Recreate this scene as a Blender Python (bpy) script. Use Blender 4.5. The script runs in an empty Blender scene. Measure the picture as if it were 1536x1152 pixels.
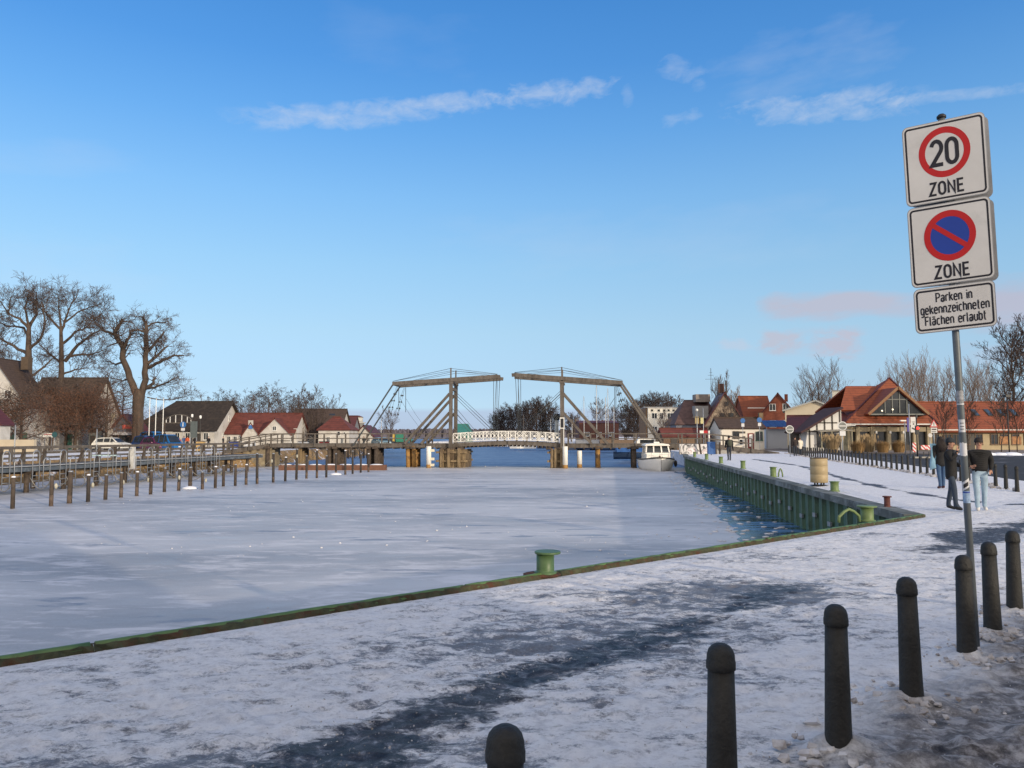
SKY_GRADE = [(0.0, (1.4, 2.0, 3.8)), (0.03, (1.35, 1.95, 3.7)), (0.104, (1.25, 1.5, 2.3)), (0.216, (1.65, 1.70, 1.95)), (0.354, (1.8, 1.98, 2.12)), (0.489, (1.7, 2.15, 2.45)), (0.619, (1.32, 2.08, 2.65)), (0.742, (1.0, 1.91, 2.72)), (1.0, (0.8, 1.8, 2.75))]
SKY_ABS = [(0.0, (184, 208, 231)), (0.02, (184, 210, 233)), (0.104, (182, 214, 237)), (0.216, (173, 213, 241)), (0.354, (153, 203, 242)), (0.489, (129, 187, 240)), (0.619, (104, 168, 232)), (0.742, (84, 151, 222)), (0.86, (72, 140, 213)), (1.0, (62, 128, 203))]
SKY_CLOUD = 1.0
SKY_STR = 0.10
SHADE = [('tall_shade_house', 'unseen tall brick house added behind the camera to shade the foreground', -14, 20, -24, 10, 8.5, 10.6), ('low_shade_house', 'unseen lower brick house added behind the camera, to the right, to cast shade', 20.5, 60, -24, 9, 4.6, 6.6)]


SKY_FILL = (1.12, 1.03, 0.96)
SUN_E = 3.3; SUN_C = (1.0, 0.84, 0.64)
SGN = dict(base=(3.81, 6.42), lean=(-0.053, -0.045, 1), yaw=26, top=4.40, kx=1.0, ky=1.115, roll=2.2)
import bpy, bmesh, math, random
import numpy as np
from mathutils import Vector, Matrix, Euler
PI = math.pi
R = math.radians
random.seed(7)
SC = bpy.context.scene
COL = SC.collection
# ---------------------------------------------------------------- camera frame
FPX = 1150.0; HC = 1.75; PITCH = math.atan(78 / 1150.0)
CP, SP = math.cos(PITCH), math.sin(PITCH)
ICE = -1.45

def ray(px, py):
    u = (px - 768) / FPX; v = (576 - py) / FPX
    return Vector((u, CP - v * SP, SP + v * CP))

def G(px, py, z=0.0):
    d = ray(px, py); t = (z - HC) / d.z
    return Vector((d.x * t, d.y * t, z))

def at(px, py, Y):
    d = ray(px, py); t = Y / d.y
    return Vector((d.x * t, Y, HC + d.z * t))

def X_(px, Y): return (px - 768) / FPX * Y * 0.999
def Z_(py, Y): return at(768, py, Y).z

# ---------------------------------------------------------------- materials
MATS = {}
def nn(nt, t, **kw):
    n = nt.nodes.new(t)
    for k, v in kw.items():
        if isinstance(k, str) and hasattr(n, k): setattr(n, k, v)
    return n

def ramp(nt, fac, stops):
    r = nt.nodes.new('ShaderNodeValToRGB')
    e = r.color_ramp.elements
    while len(e) < len(stops): e.new(0.5)
    for i, (p, c) in enumerate(stops):
        e[i].position = p
        e[i].color = (c[0], c[1], c[2], 1) if not isinstance(c, (int, float)) else (c, c, c, 1)
    nt.links.new(fac, r.inputs[0])
    return r.outputs[0]

def mixc(nt, fac, a, b, mode='MIX'):
    m = nt.nodes.new('ShaderNodeMix'); m.data_type = 'RGBA'; m.blend_type = mode
    for s, v in ((0, fac), (6, a), (7, b)):
        if hasattr(v, 'node'): nt.links.new(v, m.inputs[s])
        else: m.inputs[s].default_value = v if s == 0 else (v[0], v[1], v[2], 1)
    return m.outputs[2]

def math_(nt, op, a, b=None, c=None, clamp=False):
    m = nt.nodes.new('ShaderNodeMath'); m.operation = op; m.use_clamp = clamp
    for i, v in enumerate((a, b, c)):
        if v is None: continue
        if hasattr(v, 'node'): nt.links.new(v, m.inputs[i])
        else: m.inputs[i].default_value = v
    return m.outputs[0]

def coords(nt, kind='Object', scale=(1, 1, 1), rot=(0, 0, 0)):
    if kind == 'World':
        g = nt.nodes.new('ShaderNodeNewGeometry'); out = g.outputs['Position']
    else:
        g = nt.nodes.new('ShaderNodeTexCoord'); out = g.outputs[kind]
    mp = nt.nodes.new('ShaderNodeMapping')
    mp.inputs['Scale'].default_value = scale; mp.inputs['Rotation'].default_value = rot
    nt.links.new(out, mp.inputs[0])
    return mp.outputs[0]

def noise(nt, vec, scale, detail=4, rough=0.6, dist=0.0):
    n = nt.nodes.new('ShaderNodeTexNoise')
    n.inputs['Scale'].default_value = scale; n.inputs['Detail'].default_value = detail
    n.inputs['Roughness'].default_value = rough; n.inputs['Distortion'].default_value = dist
    nt.links.new(vec, n.inputs['Vector'])
    return n.outputs[0]

def base_mat(name):
    m = bpy.data.materials.new(name); m.use_nodes = True
    nt = m.node_tree; b = nt.nodes['Principled BSDF']
    return m, nt, b

def mat(name, col, rough=0.7, var=0.2, scale=6.0, bump=0.0, bscale=None, metal=0.0, spec=0.4, col2=None, c2amt=0.5,
        stretch=(1, 1, 1), rand=0.0, emit=None, estr=0.0):
    if name in MATS: return MATS[name]
    m, nt, b = base_mat(name)
    v = coords(nt, 'Object', stretch)
    n1 = noise(nt, v, scale, 6, 0.65)
    lo = [c * (1 - var) for c in col]; hi = [min(1, c * (1 + var)) for c in col]
    c = ramp(nt, n1, [(0.3, lo), (0.7, hi)])
    if col2:
        n2 = noise(nt, v, scale * 0.6, 8, 0.7, 0.4)
        f = ramp(nt, n2, [(max(0, 1 - c2amt - 0.12), 0.0), (min(1, 1 - c2amt + 0.06), 1.0)])
        c = mixc(nt, f, c, col2)
    if rand:
        oi = nt.nodes.new('ShaderNodeObjectInfo')
        f = math_(nt, 'MULTIPLY_ADD', oi.outputs['Random'], 2 * rand, 1 - rand)
        vm = nt.nodes.new('ShaderNodeVectorMath'); vm.operation = 'SCALE'
        nt.links.new(c, vm.inputs[0]); nt.links.new(f, vm.inputs['Scale']); c = vm.outputs[0]
    nt.links.new(c, b.inputs['Base Color'])
    b.inputs['Roughness'].default_value = rough; b.inputs['Metallic'].default_value = metal
    b.inputs['Specular IOR Level'].default_value = spec
    if bump:
        bn = nt.nodes.new('ShaderNodeBump'); bn.inputs['Strength'].default_value = min(1, bump); bn.inputs['Distance'].default_value = 0.02 * max(1, bump)
        nt.links.new(noise(nt, v, bscale or scale * 3, 5), bn.inputs['Height']); nt.links.new(bn.outputs[0], b.inputs['Normal'])
    if emit:
        b.inputs['Emission Color'].default_value = (*emit, 1); b.inputs['Emission Strength'].default_value = estr
    MATS[name] = m
    return m

def row_mat(name, col, col_line, period=0.3, axis=2, rough=0.8, var=0.25, depth=0.03, frac=0.18, nscale=3.0):
    """courses (tiles, boards, bricks): dark joints every period metres along one object axis"""
    if name in MATS: return MATS[name]
    m, nt, b = base_mat(name)
    v = coords(nt, 'Object')
    sx = nt.nodes.new('ShaderNodeSeparateXYZ'); nt.links.new(v, sx.inputs[0])
    t = math_(nt, 'FRACT', math_(nt, 'DIVIDE', sx.outputs[axis], period))
    n1 = noise(nt, v, nscale, 6, 0.7)
    c = ramp(nt, n1, [(0.3, [x * (1 - var) for x in col]), (0.7, [min(1, x * (1 + var)) for x in col])])
    f = ramp(nt, t, [(0.0, 1.0), (frac, 0.0)])
    c = mixc(nt, f, c, col_line)
    nt.links.new(c, b.inputs['Base Color']); b.inputs['Roughness'].default_value = rough
    bn = nt.nodes.new('ShaderNodeBump'); bn.inputs['Distance'].default_value = depth
    nt.links.new(t, bn.inputs['Height']); nt.links.new(bn.outputs[0], b.inputs['Normal'])
    MATS[name] = m
    return m

# ---------------------------------------------------------------- mesh builder
class MB:
    def __init__(s): s.v = []; s.f = []; s.m = []; s.smooth = []
    def add(s, vs, fs, mi=0, sm=False, T=None):
        o = len(s.v)
        for p in vs:
            p = Vector(p)
            s.v.append(tuple(T @ p) if T is not None else tuple(p))
        for f in fs:
            s.f.append(tuple(i + o for i in f)); s.m.append(mi); s.smooth.append(sm)
        return s
    def box(s, c, d, rz=0.0, mi=0, T=None):
        x, y, z = d[0] / 2, d[1] / 2, d[2] / 2
        cs, sn = math.cos(rz), math.sin(rz)
        vs = []
        for dz in (-z, z):
            for dx, dy in ((-x, -y), (x, -y), (x, y), (-x, y)):
                vs.append((c[0] + dx * cs - dy * sn, c[1] + dx * sn + dy * cs, c[2] + dz))
        return s.add(vs, [(3, 2, 1, 0), (4, 5, 6, 7), (0, 1, 5, 4), (1, 2, 6, 5), (2, 3, 7, 6), (3, 0, 4, 7)], mi, False, T)
    def bar(s, p0, p1, w, h=None, mi=0, up=(0, 0, 1)):
        h = h or w
        p0, p1 = Vector(p0), Vector(p1); d = (p1 - p0).normalized(); up = Vector(up)
        if abs(d.dot(up)) > 0.98: up = Vector((0, 1, 0))
        a = d.cross(up).normalized(); b = a.cross(d).normalized()
        vs = []
        for p in (p0, p1):
            for x, y in ((-1, -1), (1, -1), (1, 1), (-1, 1)): vs.append(p + a * (x * w / 2) + b * (y * h / 2))
        return s.add(vs, [(0, 1, 2, 3), (7, 6, 5, 4), (0, 4, 5, 1), (1, 5, 6, 2), (2, 6, 7, 3), (3, 7, 4, 0)], mi)
    def tube(s, pts, r, n=8, mi=0, cap=True, sm=True):
        pts = [Vector(p) for p in pts]
        rs = r if isinstance(r, (list, tuple)) else [r] * len(pts)
        vs = []; ref = None
        for i, p in enumerate(pts):
            d = (pts[min(i + 1, len(pts) - 1)] - pts[max(i - 1, 0)])
            if d.length < 1e-9: d = Vector((0, 0, 1))
            d.normalize()
            if ref is None: ref = Vector((1, 0, 0)) if abs(d.x) < 0.9 else Vector((0, 1, 0))
            a = (ref - d * ref.dot(d)).normalized(); b = d.cross(a); ref = a
            for k in range(n):
                t = 2 * PI * k / n; vs.append(p + (a * math.cos(t) + b * math.sin(t)) * rs[i])
        fs = []
        for i in range(len(pts) - 1):
            for k in range(n):
                k2 = (k + 1) % n; fs.append((i * n + k, i * n + k2, (i + 1) * n + k2, (i + 1) * n + k))
        s.add(vs, fs, mi, sm)
        if cap:
            o = len(s.v) - len(vs)
            s.f += [tuple(o + k for k in range(n - 1, -1, -1)), tuple(o + (len(pts) - 1) * n + k for k in range(n))]
            s.m += [mi, mi]; s.smooth += [False, False]
        return s
    def lathe(s, prof, c=(0, 0, 0), n=24, mi=0, sm=True, T=None):
        vs = []
        for r, z in prof:
            for k in range(n): vs.append((c[0] + r * math.cos(2 * PI * k / n), c[1] + r * math.sin(2 * PI * k / n), c[2] + z))
        fs = []
        for i in range(len(prof) - 1):
            for k in range(n): k2 = (k + 1) % n; fs.append((i * n + k, i * n + k2, (i + 1) * n + k2, (i + 1) * n + k))
        s.add(vs, fs, mi, sm, T)
        o = len(s.v) - len(vs)
        s.f += [tuple(o + k for k in range(n - 1, -1, -1)), tuple(o + (len(prof) - 1) * n + k for k in range(n))]
        s.m += [mi, mi]; s.smooth += [False, False]
        return s
    def prism(s, poly, z0, z1, mi=0, T=None):
        n = len(poly)
        vs = [(p[0], p[1], z0) for p in poly] + [(p[0], p[1], z1) for p in poly]
        fs = [tuple(range(n - 1, -1, -1)), tuple(range(n, 2 * n))] + [(i, (i + 1) % n, n + (i + 1) % n, n + i) for i in range(n)]
        return s.add(vs, fs, mi, False, T)
    def xz(s, poly, y0, y1, mi=0):          # polygon in x,z extruded along y
        n = len(poly)
        vs = [(p[0], y0, p[1]) for p in poly] + [(p[0], y1, p[1]) for p in poly]
        fs = [tuple(range(n)), tuple(range(2 * n - 1, n - 1, -1))] + [((i + 1) % n, i, n + i, n + (i + 1) % n) for i in range(n)]
        return s.add(vs, fs, mi)
    def yz(s, poly, x0, x1, mi=0):
        n = len(poly)
        vs = [(x0, p[0], p[1]) for p in poly] + [(x1, p[0], p[1]) for p in poly]
        fs = [tuple(range(n - 1, -1, -1)), tuple(range(n, 2 * n))] + [(i, (i + 1) % n, n + (i + 1) % n, n + i) for i in range(n)]
        return s.add(vs, fs, mi)
    def slab(s, quad, th, mi=0):             # a 3D quad or triangle given thickness downwards along its normal
        q = [Vector(p) for p in quad]; nrm = (q[1] - q[0]).cross(q[2] - q[0]).normalized()
        if nrm.z < 0: q.reverse(); nrm = -nrm
        n = len(q)
        vs = [p - nrm * th for p in q] + q
        fs = [tuple(range(n - 1, -1, -1)), tuple(range(n, 2 * n))] + [(i, (i + 1) % n, n + (i + 1) % n, n + i) for i in range(n)]
        return s.add(vs, fs, mi)
    def ball(s, c, r, n=8, mi=0, sq=(1, 1, 1)):
        prof = [(max(1e-4, r * math.sin(PI * i / n)), -r * math.cos(PI * i / n)) for i in range(n + 1)]
        T = Matrix.Translation(c) @ Matrix.Diagonal((*sq, 1))
        return s.lathe(prof, (0, 0, 0), n + 2, mi, True, T)
    def build(s, name, m, parent=None, label=None):
        me = bpy.data.meshes.new(name); me.from_pydata(s.v, [], s.f)
        ms = m if isinstance(m, (list, tuple)) else [m]
        for x in ms: me.materials.append(x)
        me.polygons.foreach_set('material_index', s.m); me.polygons.foreach_set('use_smooth', s.smooth)
        me.update()
        o = bpy.data.objects.new(name, me); COL.objects.link(o)
        if parent is not None: o.parent = parent
        if label: o['label'] = label
        return o

def tag(o, label, cat, group=None, kind=None):
    if label: o['label'] = label
    if cat: o['category'] = cat
    if group: o['group'] = group
    if kind: o['kind'] = kind
    return o

def thing(name, label, cat, loc=(0, 0, 0), rz=0.0, group=None):
    o = bpy.data.objects.new(name, None); COL.objects.link(o)
    o.location = loc; o.rotation_euler = (0, 0, rz); o.empty_display_size = 0.2
    return tag(o, label, cat, group)

KIDS = {}
def kids(o):
    return [c for c in COL.objects if c.parent is o]
def dup(root, loc, rz=None, label=None, scale=None, ch=None):
    """copy of a thing with copies of its parts and sub-parts; ch = cached children"""
    r = root.copy(); COL.objects.link(r); r.location = loc
    if rz is not None: r.rotation_euler = (0, 0, rz)
    if scale is not None: r.scale = scale if isinstance(scale, tuple) else (scale,) * 3
    if label: r['label'] = label
    for c0 in (ch if ch is not None else kids(root)):
        c = c0.copy(); COL.objects.link(c); c.parent = r
        for g0 in c0.children:
            g = g0.copy(); COL.objects.link(g); g.parent = c
    return r

def struct(o): o['kind'] = 'structure'; return o

def vnoise(x, y, seed=0):
    rng = np.random.RandomState(seed); n = 256
    g = rng.rand(n, n)
    xi = np.floor(x).astype(int); yi = np.floor(y).astype(int); fx = x - xi; fy = y - yi
    fx = fx * fx * (3 - 2 * fx); fy = fy * fy * (3 - 2 * fy)
    a = g[xi % n, yi % n]; b = g[(xi + 1) % n, yi % n]; c = g[xi % n, (yi + 1) % n]; d = g[(xi + 1) % n, (yi + 1) % n]
    return (a * (1 - fx) + b * fx) * (1 - fy) + (c * (1 - fx) + d * fx) * fy
def fbm(x, y, seed=0, oct=4, gain=0.5):
    s = 0; a = 1; t = 0
    for i in range(oct):
        s = s + a * vnoise(x * 2 ** i + 17.3 * i, y * 2 ** i + 9.1 * i, seed + i); t += a; a *= gain
    return s / t

# ---------------------------------------------------------------- shared materials
snowm = mat('snow', (0.78, 0.80, 0.86), 0.75, 0.06, 4, 0.6, 14)
whitewall = mat('white_plaster', (0.51, 0.49, 0.45), 0.85, 0.10, 1.2, 0.1, 20, col2=(0.40, 0.375, 0.33), c2amt=0.42)
creamwall = mat('cream_plaster', (0.46, 0.39, 0.28), 0.85, 0.10, 1.0)
darkglass = mat('dark_glass', (0.025, 0.03, 0.035), 0.12, 0.3, 1.5, spec=0.6)
framem = mat('white_frame', (0.75, 0.75, 0.72), 0.5, 0.05)
darkframe = mat('dark_frame', (0.05, 0.045, 0.04), 0.6, 0.2)
brick = row_mat('red_brick', (0.22, 0.065, 0.036), (0.16, 0.06, 0.04), 0.12, 2, 0.85, 0.2, 0.01)
tile_red = row_mat('red_roof_tile', (0.225, 0.058, 0.022), (0.10, 0.025, 0.015), 0.32, 2, 0.7, 0.22, 0.05, 0.2, 2.0)
tile_maroon = row_mat('maroon_roof_tile', (0.095, 0.025, 0.024), (0.035, 0.012, 0.012), 0.3, 2, 0.6, 0.25, 0.04)
tile_brown = row_mat('brown_roof_tile', (0.065, 0.042, 0.032), (0.04, 0.028, 0.02), 0.3, 2, 0.8, 0.3, 0.04)
tile_village = row_mat('village_roof_tile', (0.13, 0.034, 0.024), (0.06, 0.02, 0.015), 0.35, 2, 0.8, 0.38, 0.05, 0.2, 1.2)
thatch = mat('thatch', (0.032, 0.025, 0.021), 0.95, 0.4, 2.5, 0.8, 12, stretch=(1, 1, 0.25), col2=(0.055, 0.042, 0.032), c2amt=0.4)
wood = mat('weathered_wood', (0.125, 0.110, 0.096), 0.85, 0.3, 3, 0.5, 20, stretch=(1, 1, 0.4), col2=(0.075, 0.062, 0.05), c2amt=0.40)
wood_dark = mat('dark_wood', (0.065, 0.05, 0.04), 0.85, 0.4, 3, 0.5, 16, col2=(0.14, 0.105, 0.075), c2amt=0.38)
wood_tan = mat('tan_wood', (0.25, 0.185, 0.105), 0.85, 0.35, 2.5, 0.4, 16, stretch=(1, 1, 0.3), col2=(0.10, 0.07, 0.045), c2amt=0.45)
bark = mat('bark', (0.078, 0.058, 0.045), 0.95, 0.4, 2.0, 1.0, 9, stretch=(1, 1, 0.35))
twig = mat('twigs', (0.085, 0.062, 0.052), 0.95, 0.25, 1.0)
twig_pale = mat('pale_twigs', (0.17, 0.13, 0.105), 0.95, 0.25, 1.0)
twig_dark = mat('dark_twigs', (0.060, 0.046, 0.042), 0.95, 0.3, 0.6)
dryleaf = mat('dry_leaf', (0.155, 0.075, 0.045), 0.9, 0.55, 0.8)
steel = mat('galvanised_steel', (0.34, 0.36, 0.38), 0.45, 0.15, 8, metal=0.6)
steelblue = mat('blue_grey_steel', (0.10, 0.12, 0.14), 0.5, 0.2, 2, metal=0.2, col2=(0.22, 0.24, 0.25), c2amt=0.38)
ironm = mat('cast_iron_paint', (0.022, 0.022, 0.021), 0.62, 0.3, 30, 0.45, 60, spec=0.35, col2=(0.06, 0.058, 0.055), c2amt=0.27)
greenp = mat('green_steel_paint', (0.085, 0.155, 0.05), 0.5, 0.2, 5, 0.15, 20, col2=(0.05, 0.03, 0.018), c2amt=0.33)
bittgreen = mat('bollard_green_paint', (0.14, 0.20, 0.075), 0.5, 0.2, 6, 0.1, 20, col2=(0.30, 0.28, 0.09), c2amt=0.30)
sheetgreen = mat('sheet_pile_green', (0.058, 0.125, 0.082), 0.55, 0.25, 1.2, 0.1, 8, col2=(0.024, 0.04, 0.03), c2amt=0.36)
rust = mat('rusty_steel', (0.11, 0.045, 0.025), 0.85, 0.5, 12, 0.6, 40, col2=(0.03, 0.018, 0.012), c2amt=0.45)
whitepaint = mat('white_paint', (0.78, 0.77, 0.72), 0.5, 0.06, 4, col2=(0.55, 0.50, 0.40), c2amt=0.3)
blackp = mat('black_plastic', (0.02, 0.02, 0.022), 0.5, 0.2)
rubber = mat('rubber', (0.02, 0.02, 0.02), 0.8, 0.2)
concrete = mat('concrete', (0.33, 0.32, 0.30), 0.9, 0.2, 3, 0.3)
cable = mat('steel_cable', (0.07, 0.08, 0.085), 0.5, 0.1, metal=0.3)
# ================================================================ camera, sun, sky
cd = bpy.data.cameras.new('camera'); cam = bpy.data.objects.new('camera', cd); COL.objects.link(cam)
cam.location = (0, 0, HC); cam.rotation_euler = (PI / 2 + PITCH, 0, 0)
cd.sensor_width = 36; cd.lens = FPX / 1536 * 36; cd.clip_start = 0.05; cd.clip_end = 20000
SC.camera = cam
SUN_EL, SUN_AZ = R(10.5), R(42)          # azimuth: to the right of straight behind the photographer
sdir = Vector((math.sin(SUN_AZ) * math.cos(SUN_EL), -math.cos(SUN_AZ) * math.cos(SUN_EL), math.sin(SUN_EL)))
sl = bpy.data.lights.new('sun', 'SUN'); sl.energy = SUN_E; sl.angle = R(0.6); sl.color = SUN_C
so = bpy.data.objects.new('sun', sl); COL.objects.link(so)
so.rotation_euler = sdir.to_track_quat('Z', 'Y').to_euler()
SC.view_settings.view_transform = 'Standard'; SC.view_settings.look = 'None'
SC.view_settings.exposure = 0.0; SC.view_settings.gamma = 1.0
try: SC.view_settings.use_curve_mapping = False
except Exception: pass

def lin_(c):
    c = c / 255; return c / 12.92 if c <= .04045 else ((c + .055) / 1.055) ** 2.4
w = bpy.data.worlds.new('World'); SC.world = w; w.use_nodes = True
nt = w.node_tree; bg = nt.nodes['Background']
sky = nt.nodes.new('ShaderNodeTexSky'); sky.sky_type = 'NISHITA'; sky.sun_disc = False
sky.sun_elevation = SUN_EL; sky.sun_rotation = math.atan2(sdir.x, sdir.y)
sky.air_density = 1.0; sky.dust_density = 0.6; sky.ozone_density = 2.2; sky.altitude = 50
skyc = sky.outputs[0]
# direction -> azimuth and elevation in units of image pixels at the horizon (a plain spherical mapping)
tc = nt.nodes.new('ShaderNodeTexCoord'); sp = nt.nodes.new('ShaderNodeSeparateXYZ'); nt.links.new(tc.outputs['Generated'], sp.inputs[0])
az = math_(nt, 'ARCTAN2', sp.outputs[0], sp.outputs[1])
el = math_(nt, 'ARCSINE', sp.outputs[2])
# richer blue away from the horizon, pale and slightly violet low down
elp = math_(nt, 'MULTIPLY', el, 1 / 0.62, clamp=True)
g0 = ramp(nt, elp, [(p, [x / 4 for x in c]) for p, c in SKY_GRADE])
vm = nt.nodes.new('ShaderNodeVectorMath'); vm.operation = 'SCALE'; nt.links.new(g0, vm.inputs[0]); vm.inputs['Scale'].default_value = 4
grade = vm.outputs[0]
skyc = mixc(nt, 1.0, skyc, grade, 'MULTIPLY')
for n_ in nt.nodes:
    if n_.type == 'MIX': n_.clamp_factor = True
g2 = ramp(nt, elp, [(p, [lin_(x) for x in c]) for p, c in SKY_ABS])
vm = nt.nodes.new('ShaderNodeVectorMath'); vm.operation = 'SCALE'; nt.links.new(g2, vm.inputs[0]); vm.inputs['Scale'].default_value = 1 / SKY_STR
skyc = mixc(nt, 0.6, skyc, vm.outputs[0])

def azel(px, py):
    d = ray(px, py).normalized(); return math.atan2(d.x, d.y), math.asin(d.z)
cv = nt.nodes.new('ShaderNodeCombineXYZ'); nt.links.new(az, cv.inputs[0]); nt.links.new(el, cv.inputs[1])
def sky_noise(scale, stretch, detail, rough, dist=0.0):
    mp = nt.nodes.new('ShaderNodeMapping'); mp.vector_type = 'TEXTURE'
    mp.inputs['Rotation'].default_value = (0, 0, R(4)); mp.inputs['Scale'].default_value = (1 / stretch, 1, 1)
    nt.links.new(cv.outputs[0], mp.inputs[0])
    return noise(nt, mp.outputs[0], scale, detail, rough, dist)
N_FINE = sky_noise(62, 0.5, 4, 0.65, 0.3); N_MID = sky_noise(24, 0.35, 4, 0.6); N_WARP = sky_noise(14, 0.45, 2, 0.5)
def cloud(p0, p1, width, amt, col, nscale=30, stretch=0.35, thr=0.42, soft=0.25, edge=0.25, dist=0.0):
    """one streak of cloud between two directions of the sky"""
    global skyc
    a0, e0 = azel(*p0); a1, e1 = azel(*p1); L = math.hypot(a1 - a0, e1 - e0); ux, uy = (a1 - a0) / L, (e1 - e0) / L
    wd = width / 1150.0
    da = math_(nt, 'SUBTRACT', az, a0); de = math_(nt, 'SUBTRACT', el, e0)
    u = math_(nt, 'ADD', math_(nt, 'MULTIPLY', da, ux / L), math_(nt, 'MULTIPLY', de, uy / L))
    v = math_(nt, 'ADD', math_(nt, 'MULTIPLY', da, -uy), math_(nt, 'MULTIPLY', de, ux))
    n = N_FINE if nscale >= 50 else N_MID
    nw = N_WARP
    v = math_(nt, 'ADD', v, math_(nt, 'MULTIPLY', math_(nt, 'SUBTRACT', nw, 0.5), wd * 0.9))
    q = math_(nt, 'DIVIDE', v, wd)
    prof = math_(nt, 'SUBTRACT', 1.0, math_(nt, 'MULTIPLY', q, q), clamp=True)
    win = math_(nt, 'MULTIPLY', math_(nt, 'DIVIDE', u, edge, clamp=True), math_(nt, 'DIVIDE', math_(nt, 'SUBTRACT', 1.0, u), edge, clamp=True), clamp=True)
    body = math_(nt, 'MULTIPLY', prof, win)
    dens = math_(nt, 'ADD', n, math_(nt, 'MULTIPLY', math_(nt, 'SUBTRACT', body, 1.0), 0.35))
    f = math_(nt, 'DIVIDE', math_(nt, 'SUBTRACT', dens, thr), soft, clamp=True)
    f = math_(nt, 'MULTIPLY', math_(nt, 'MULTIPLY', f, amt), math_(nt, 'MULTIPLY', body, 2.2, clamp=True))
    skyc = mixc(nt, f, skyc, col)
W_ = (8.2, 8.6, 9.2); P_ = (5.8, 5.0, 5.5)
CLK = SKY_CLOUD
cloud((312, 178), (800, 140), 21, 0.62 , [c * CLK for c in (6.0, 6.8, 8.2)], 62, 0.45, 0.20, 0.55, 0.25)
cloud((700, 150), (955, 122), 20, 0.44, [c * CLK for c in (6.0, 6.8, 8.2)], 55, 0.35, 0.28, 0.35, 0.3)
cloud((1060, 168), (1420, 140), 24, 0.46, [c * CLK for c in (6.0, 6.8, 8.2)], 60, 0.35, 0.26, 0.4, 0.3)
cloud((1250, 158), (1600, 122), 9, 0.31, [c * CLK for c in (6.0, 6.8, 8.2)], 50, 0.3, 0.2, 0.4, 0.3)
cloud((1020, 110), (1420, 52), 60, 0.24, [c * CLK for c in (5.6, 6.4, 7.9)], 40, 0.4, 0.33, 0.4, 0.3)
cloud((975, 90), (1070, 128), 20, 0.24, [c * CLK for c in (6.0, 6.8, 8.2)], 70, 0.7, 0.3, 0.35, 0.3)
cloud((978, 188), (1066, 166), 13, 0.25, [c * CLK for c in (6.0, 6.8, 8.2)], 70, 0.7, 0.3, 0.35, 0.3)
cloud((930, 112), (950, 168), 12, 0.22, [c * CLK for c in (6.0, 6.8, 8.2)], 70, 0.7, 0.3, 0.35, 0.35)
cloud((560, 365), (1400, 322), 60, 0.14, [c * CLK for c in (6.0, 6.8, 8.2)], 14, 0.25, 0.25, 0.5, 0.3)
cloud((-200, 225), (260, 238), 30, 0.12, [c * CLK for c in (6.0, 6.8, 8.2)], 20, 0.25, 0.25, 0.5, 0.3)
cloud((-200, 372), (300, 420), 55, 0.15, [c * CLK for c in (6.6, 7.2, 8.2)], 18, 0.22, 0.25, 0.5, 0.3)
cloud((430, 30), (760, 80), 60, 0.09, [c * CLK for c in (6.0, 6.8, 8.2)], 25, 0.4, 0.3, 0.5, 0.3)
cloud((1105, 455), (1700, 462), 24, 0.95, [c * CLK for c in (5.0, 5.3, 6.5)], 30, 0.35, 0.20, 0.3, 0.12)
cloud((1340, 440), (1900, 475), 50, 0.75, [c * CLK for c in (4.8, 5.1, 6.4)], 26, 0.4, 0.22, 0.35, 0.2)
cloud((1130, 512), (1215, 510), 24, 0.9, [c * CLK for c in (5.2, 5.5, 6.6)], 60, 0.6, 0.16, 0.3, 0.35)
cloud((1205, 514), (1305, 516), 26, 0.9, [c * CLK for c in (5.3, 5.4, 6.5)], 60, 0.6, 0.16, 0.3, 0.35)
cloud((1060, 512), (1140, 518), 12, 0.34, [c * CLK for c in (6.2, 6.0, 6.9)], 60, 0.5, 0.2, 0.3, 0.35)
cloud((1400, 530), (1640, 524), 18, 0.28, [c * CLK for c in (5.3, 5.3, 6.5)], 50, 0.4, 0.24, 0.3, 0.3)
# low bank of violet-grey cloud along the horizon
nb = noise(nt, cv.outputs[0], 6, 3, 0.5)
eb = math_(nt, 'ADD', el, math_(nt, 'MULTIPLY', math_(nt, 'SUBTRACT', nb, 0.5), 0.006))
fb = math_(nt, 'MULTIPLY', math_(nt, 'DIVIDE', math_(nt, 'SUBTRACT', 0.037, eb), 0.006, clamp=True), 0.55)
skyc = mixc(nt, fb, skyc, [c * CLK for c in (4.4, 5.0, 6.9)])
# fill light added in the unseen sky behind the photographer, whitening and lifting the shade
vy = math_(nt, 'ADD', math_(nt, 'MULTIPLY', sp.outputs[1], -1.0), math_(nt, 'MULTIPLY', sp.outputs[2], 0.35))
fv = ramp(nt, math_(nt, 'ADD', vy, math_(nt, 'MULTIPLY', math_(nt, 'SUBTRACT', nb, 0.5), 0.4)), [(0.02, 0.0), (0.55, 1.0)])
skyc = mixc(nt, fv, skyc, [c / SKY_STR for c in SKY_FILL])
nt.links.new(skyc, bg.inputs[0]); bg.inputs[1].default_value = SKY_STR

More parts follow.
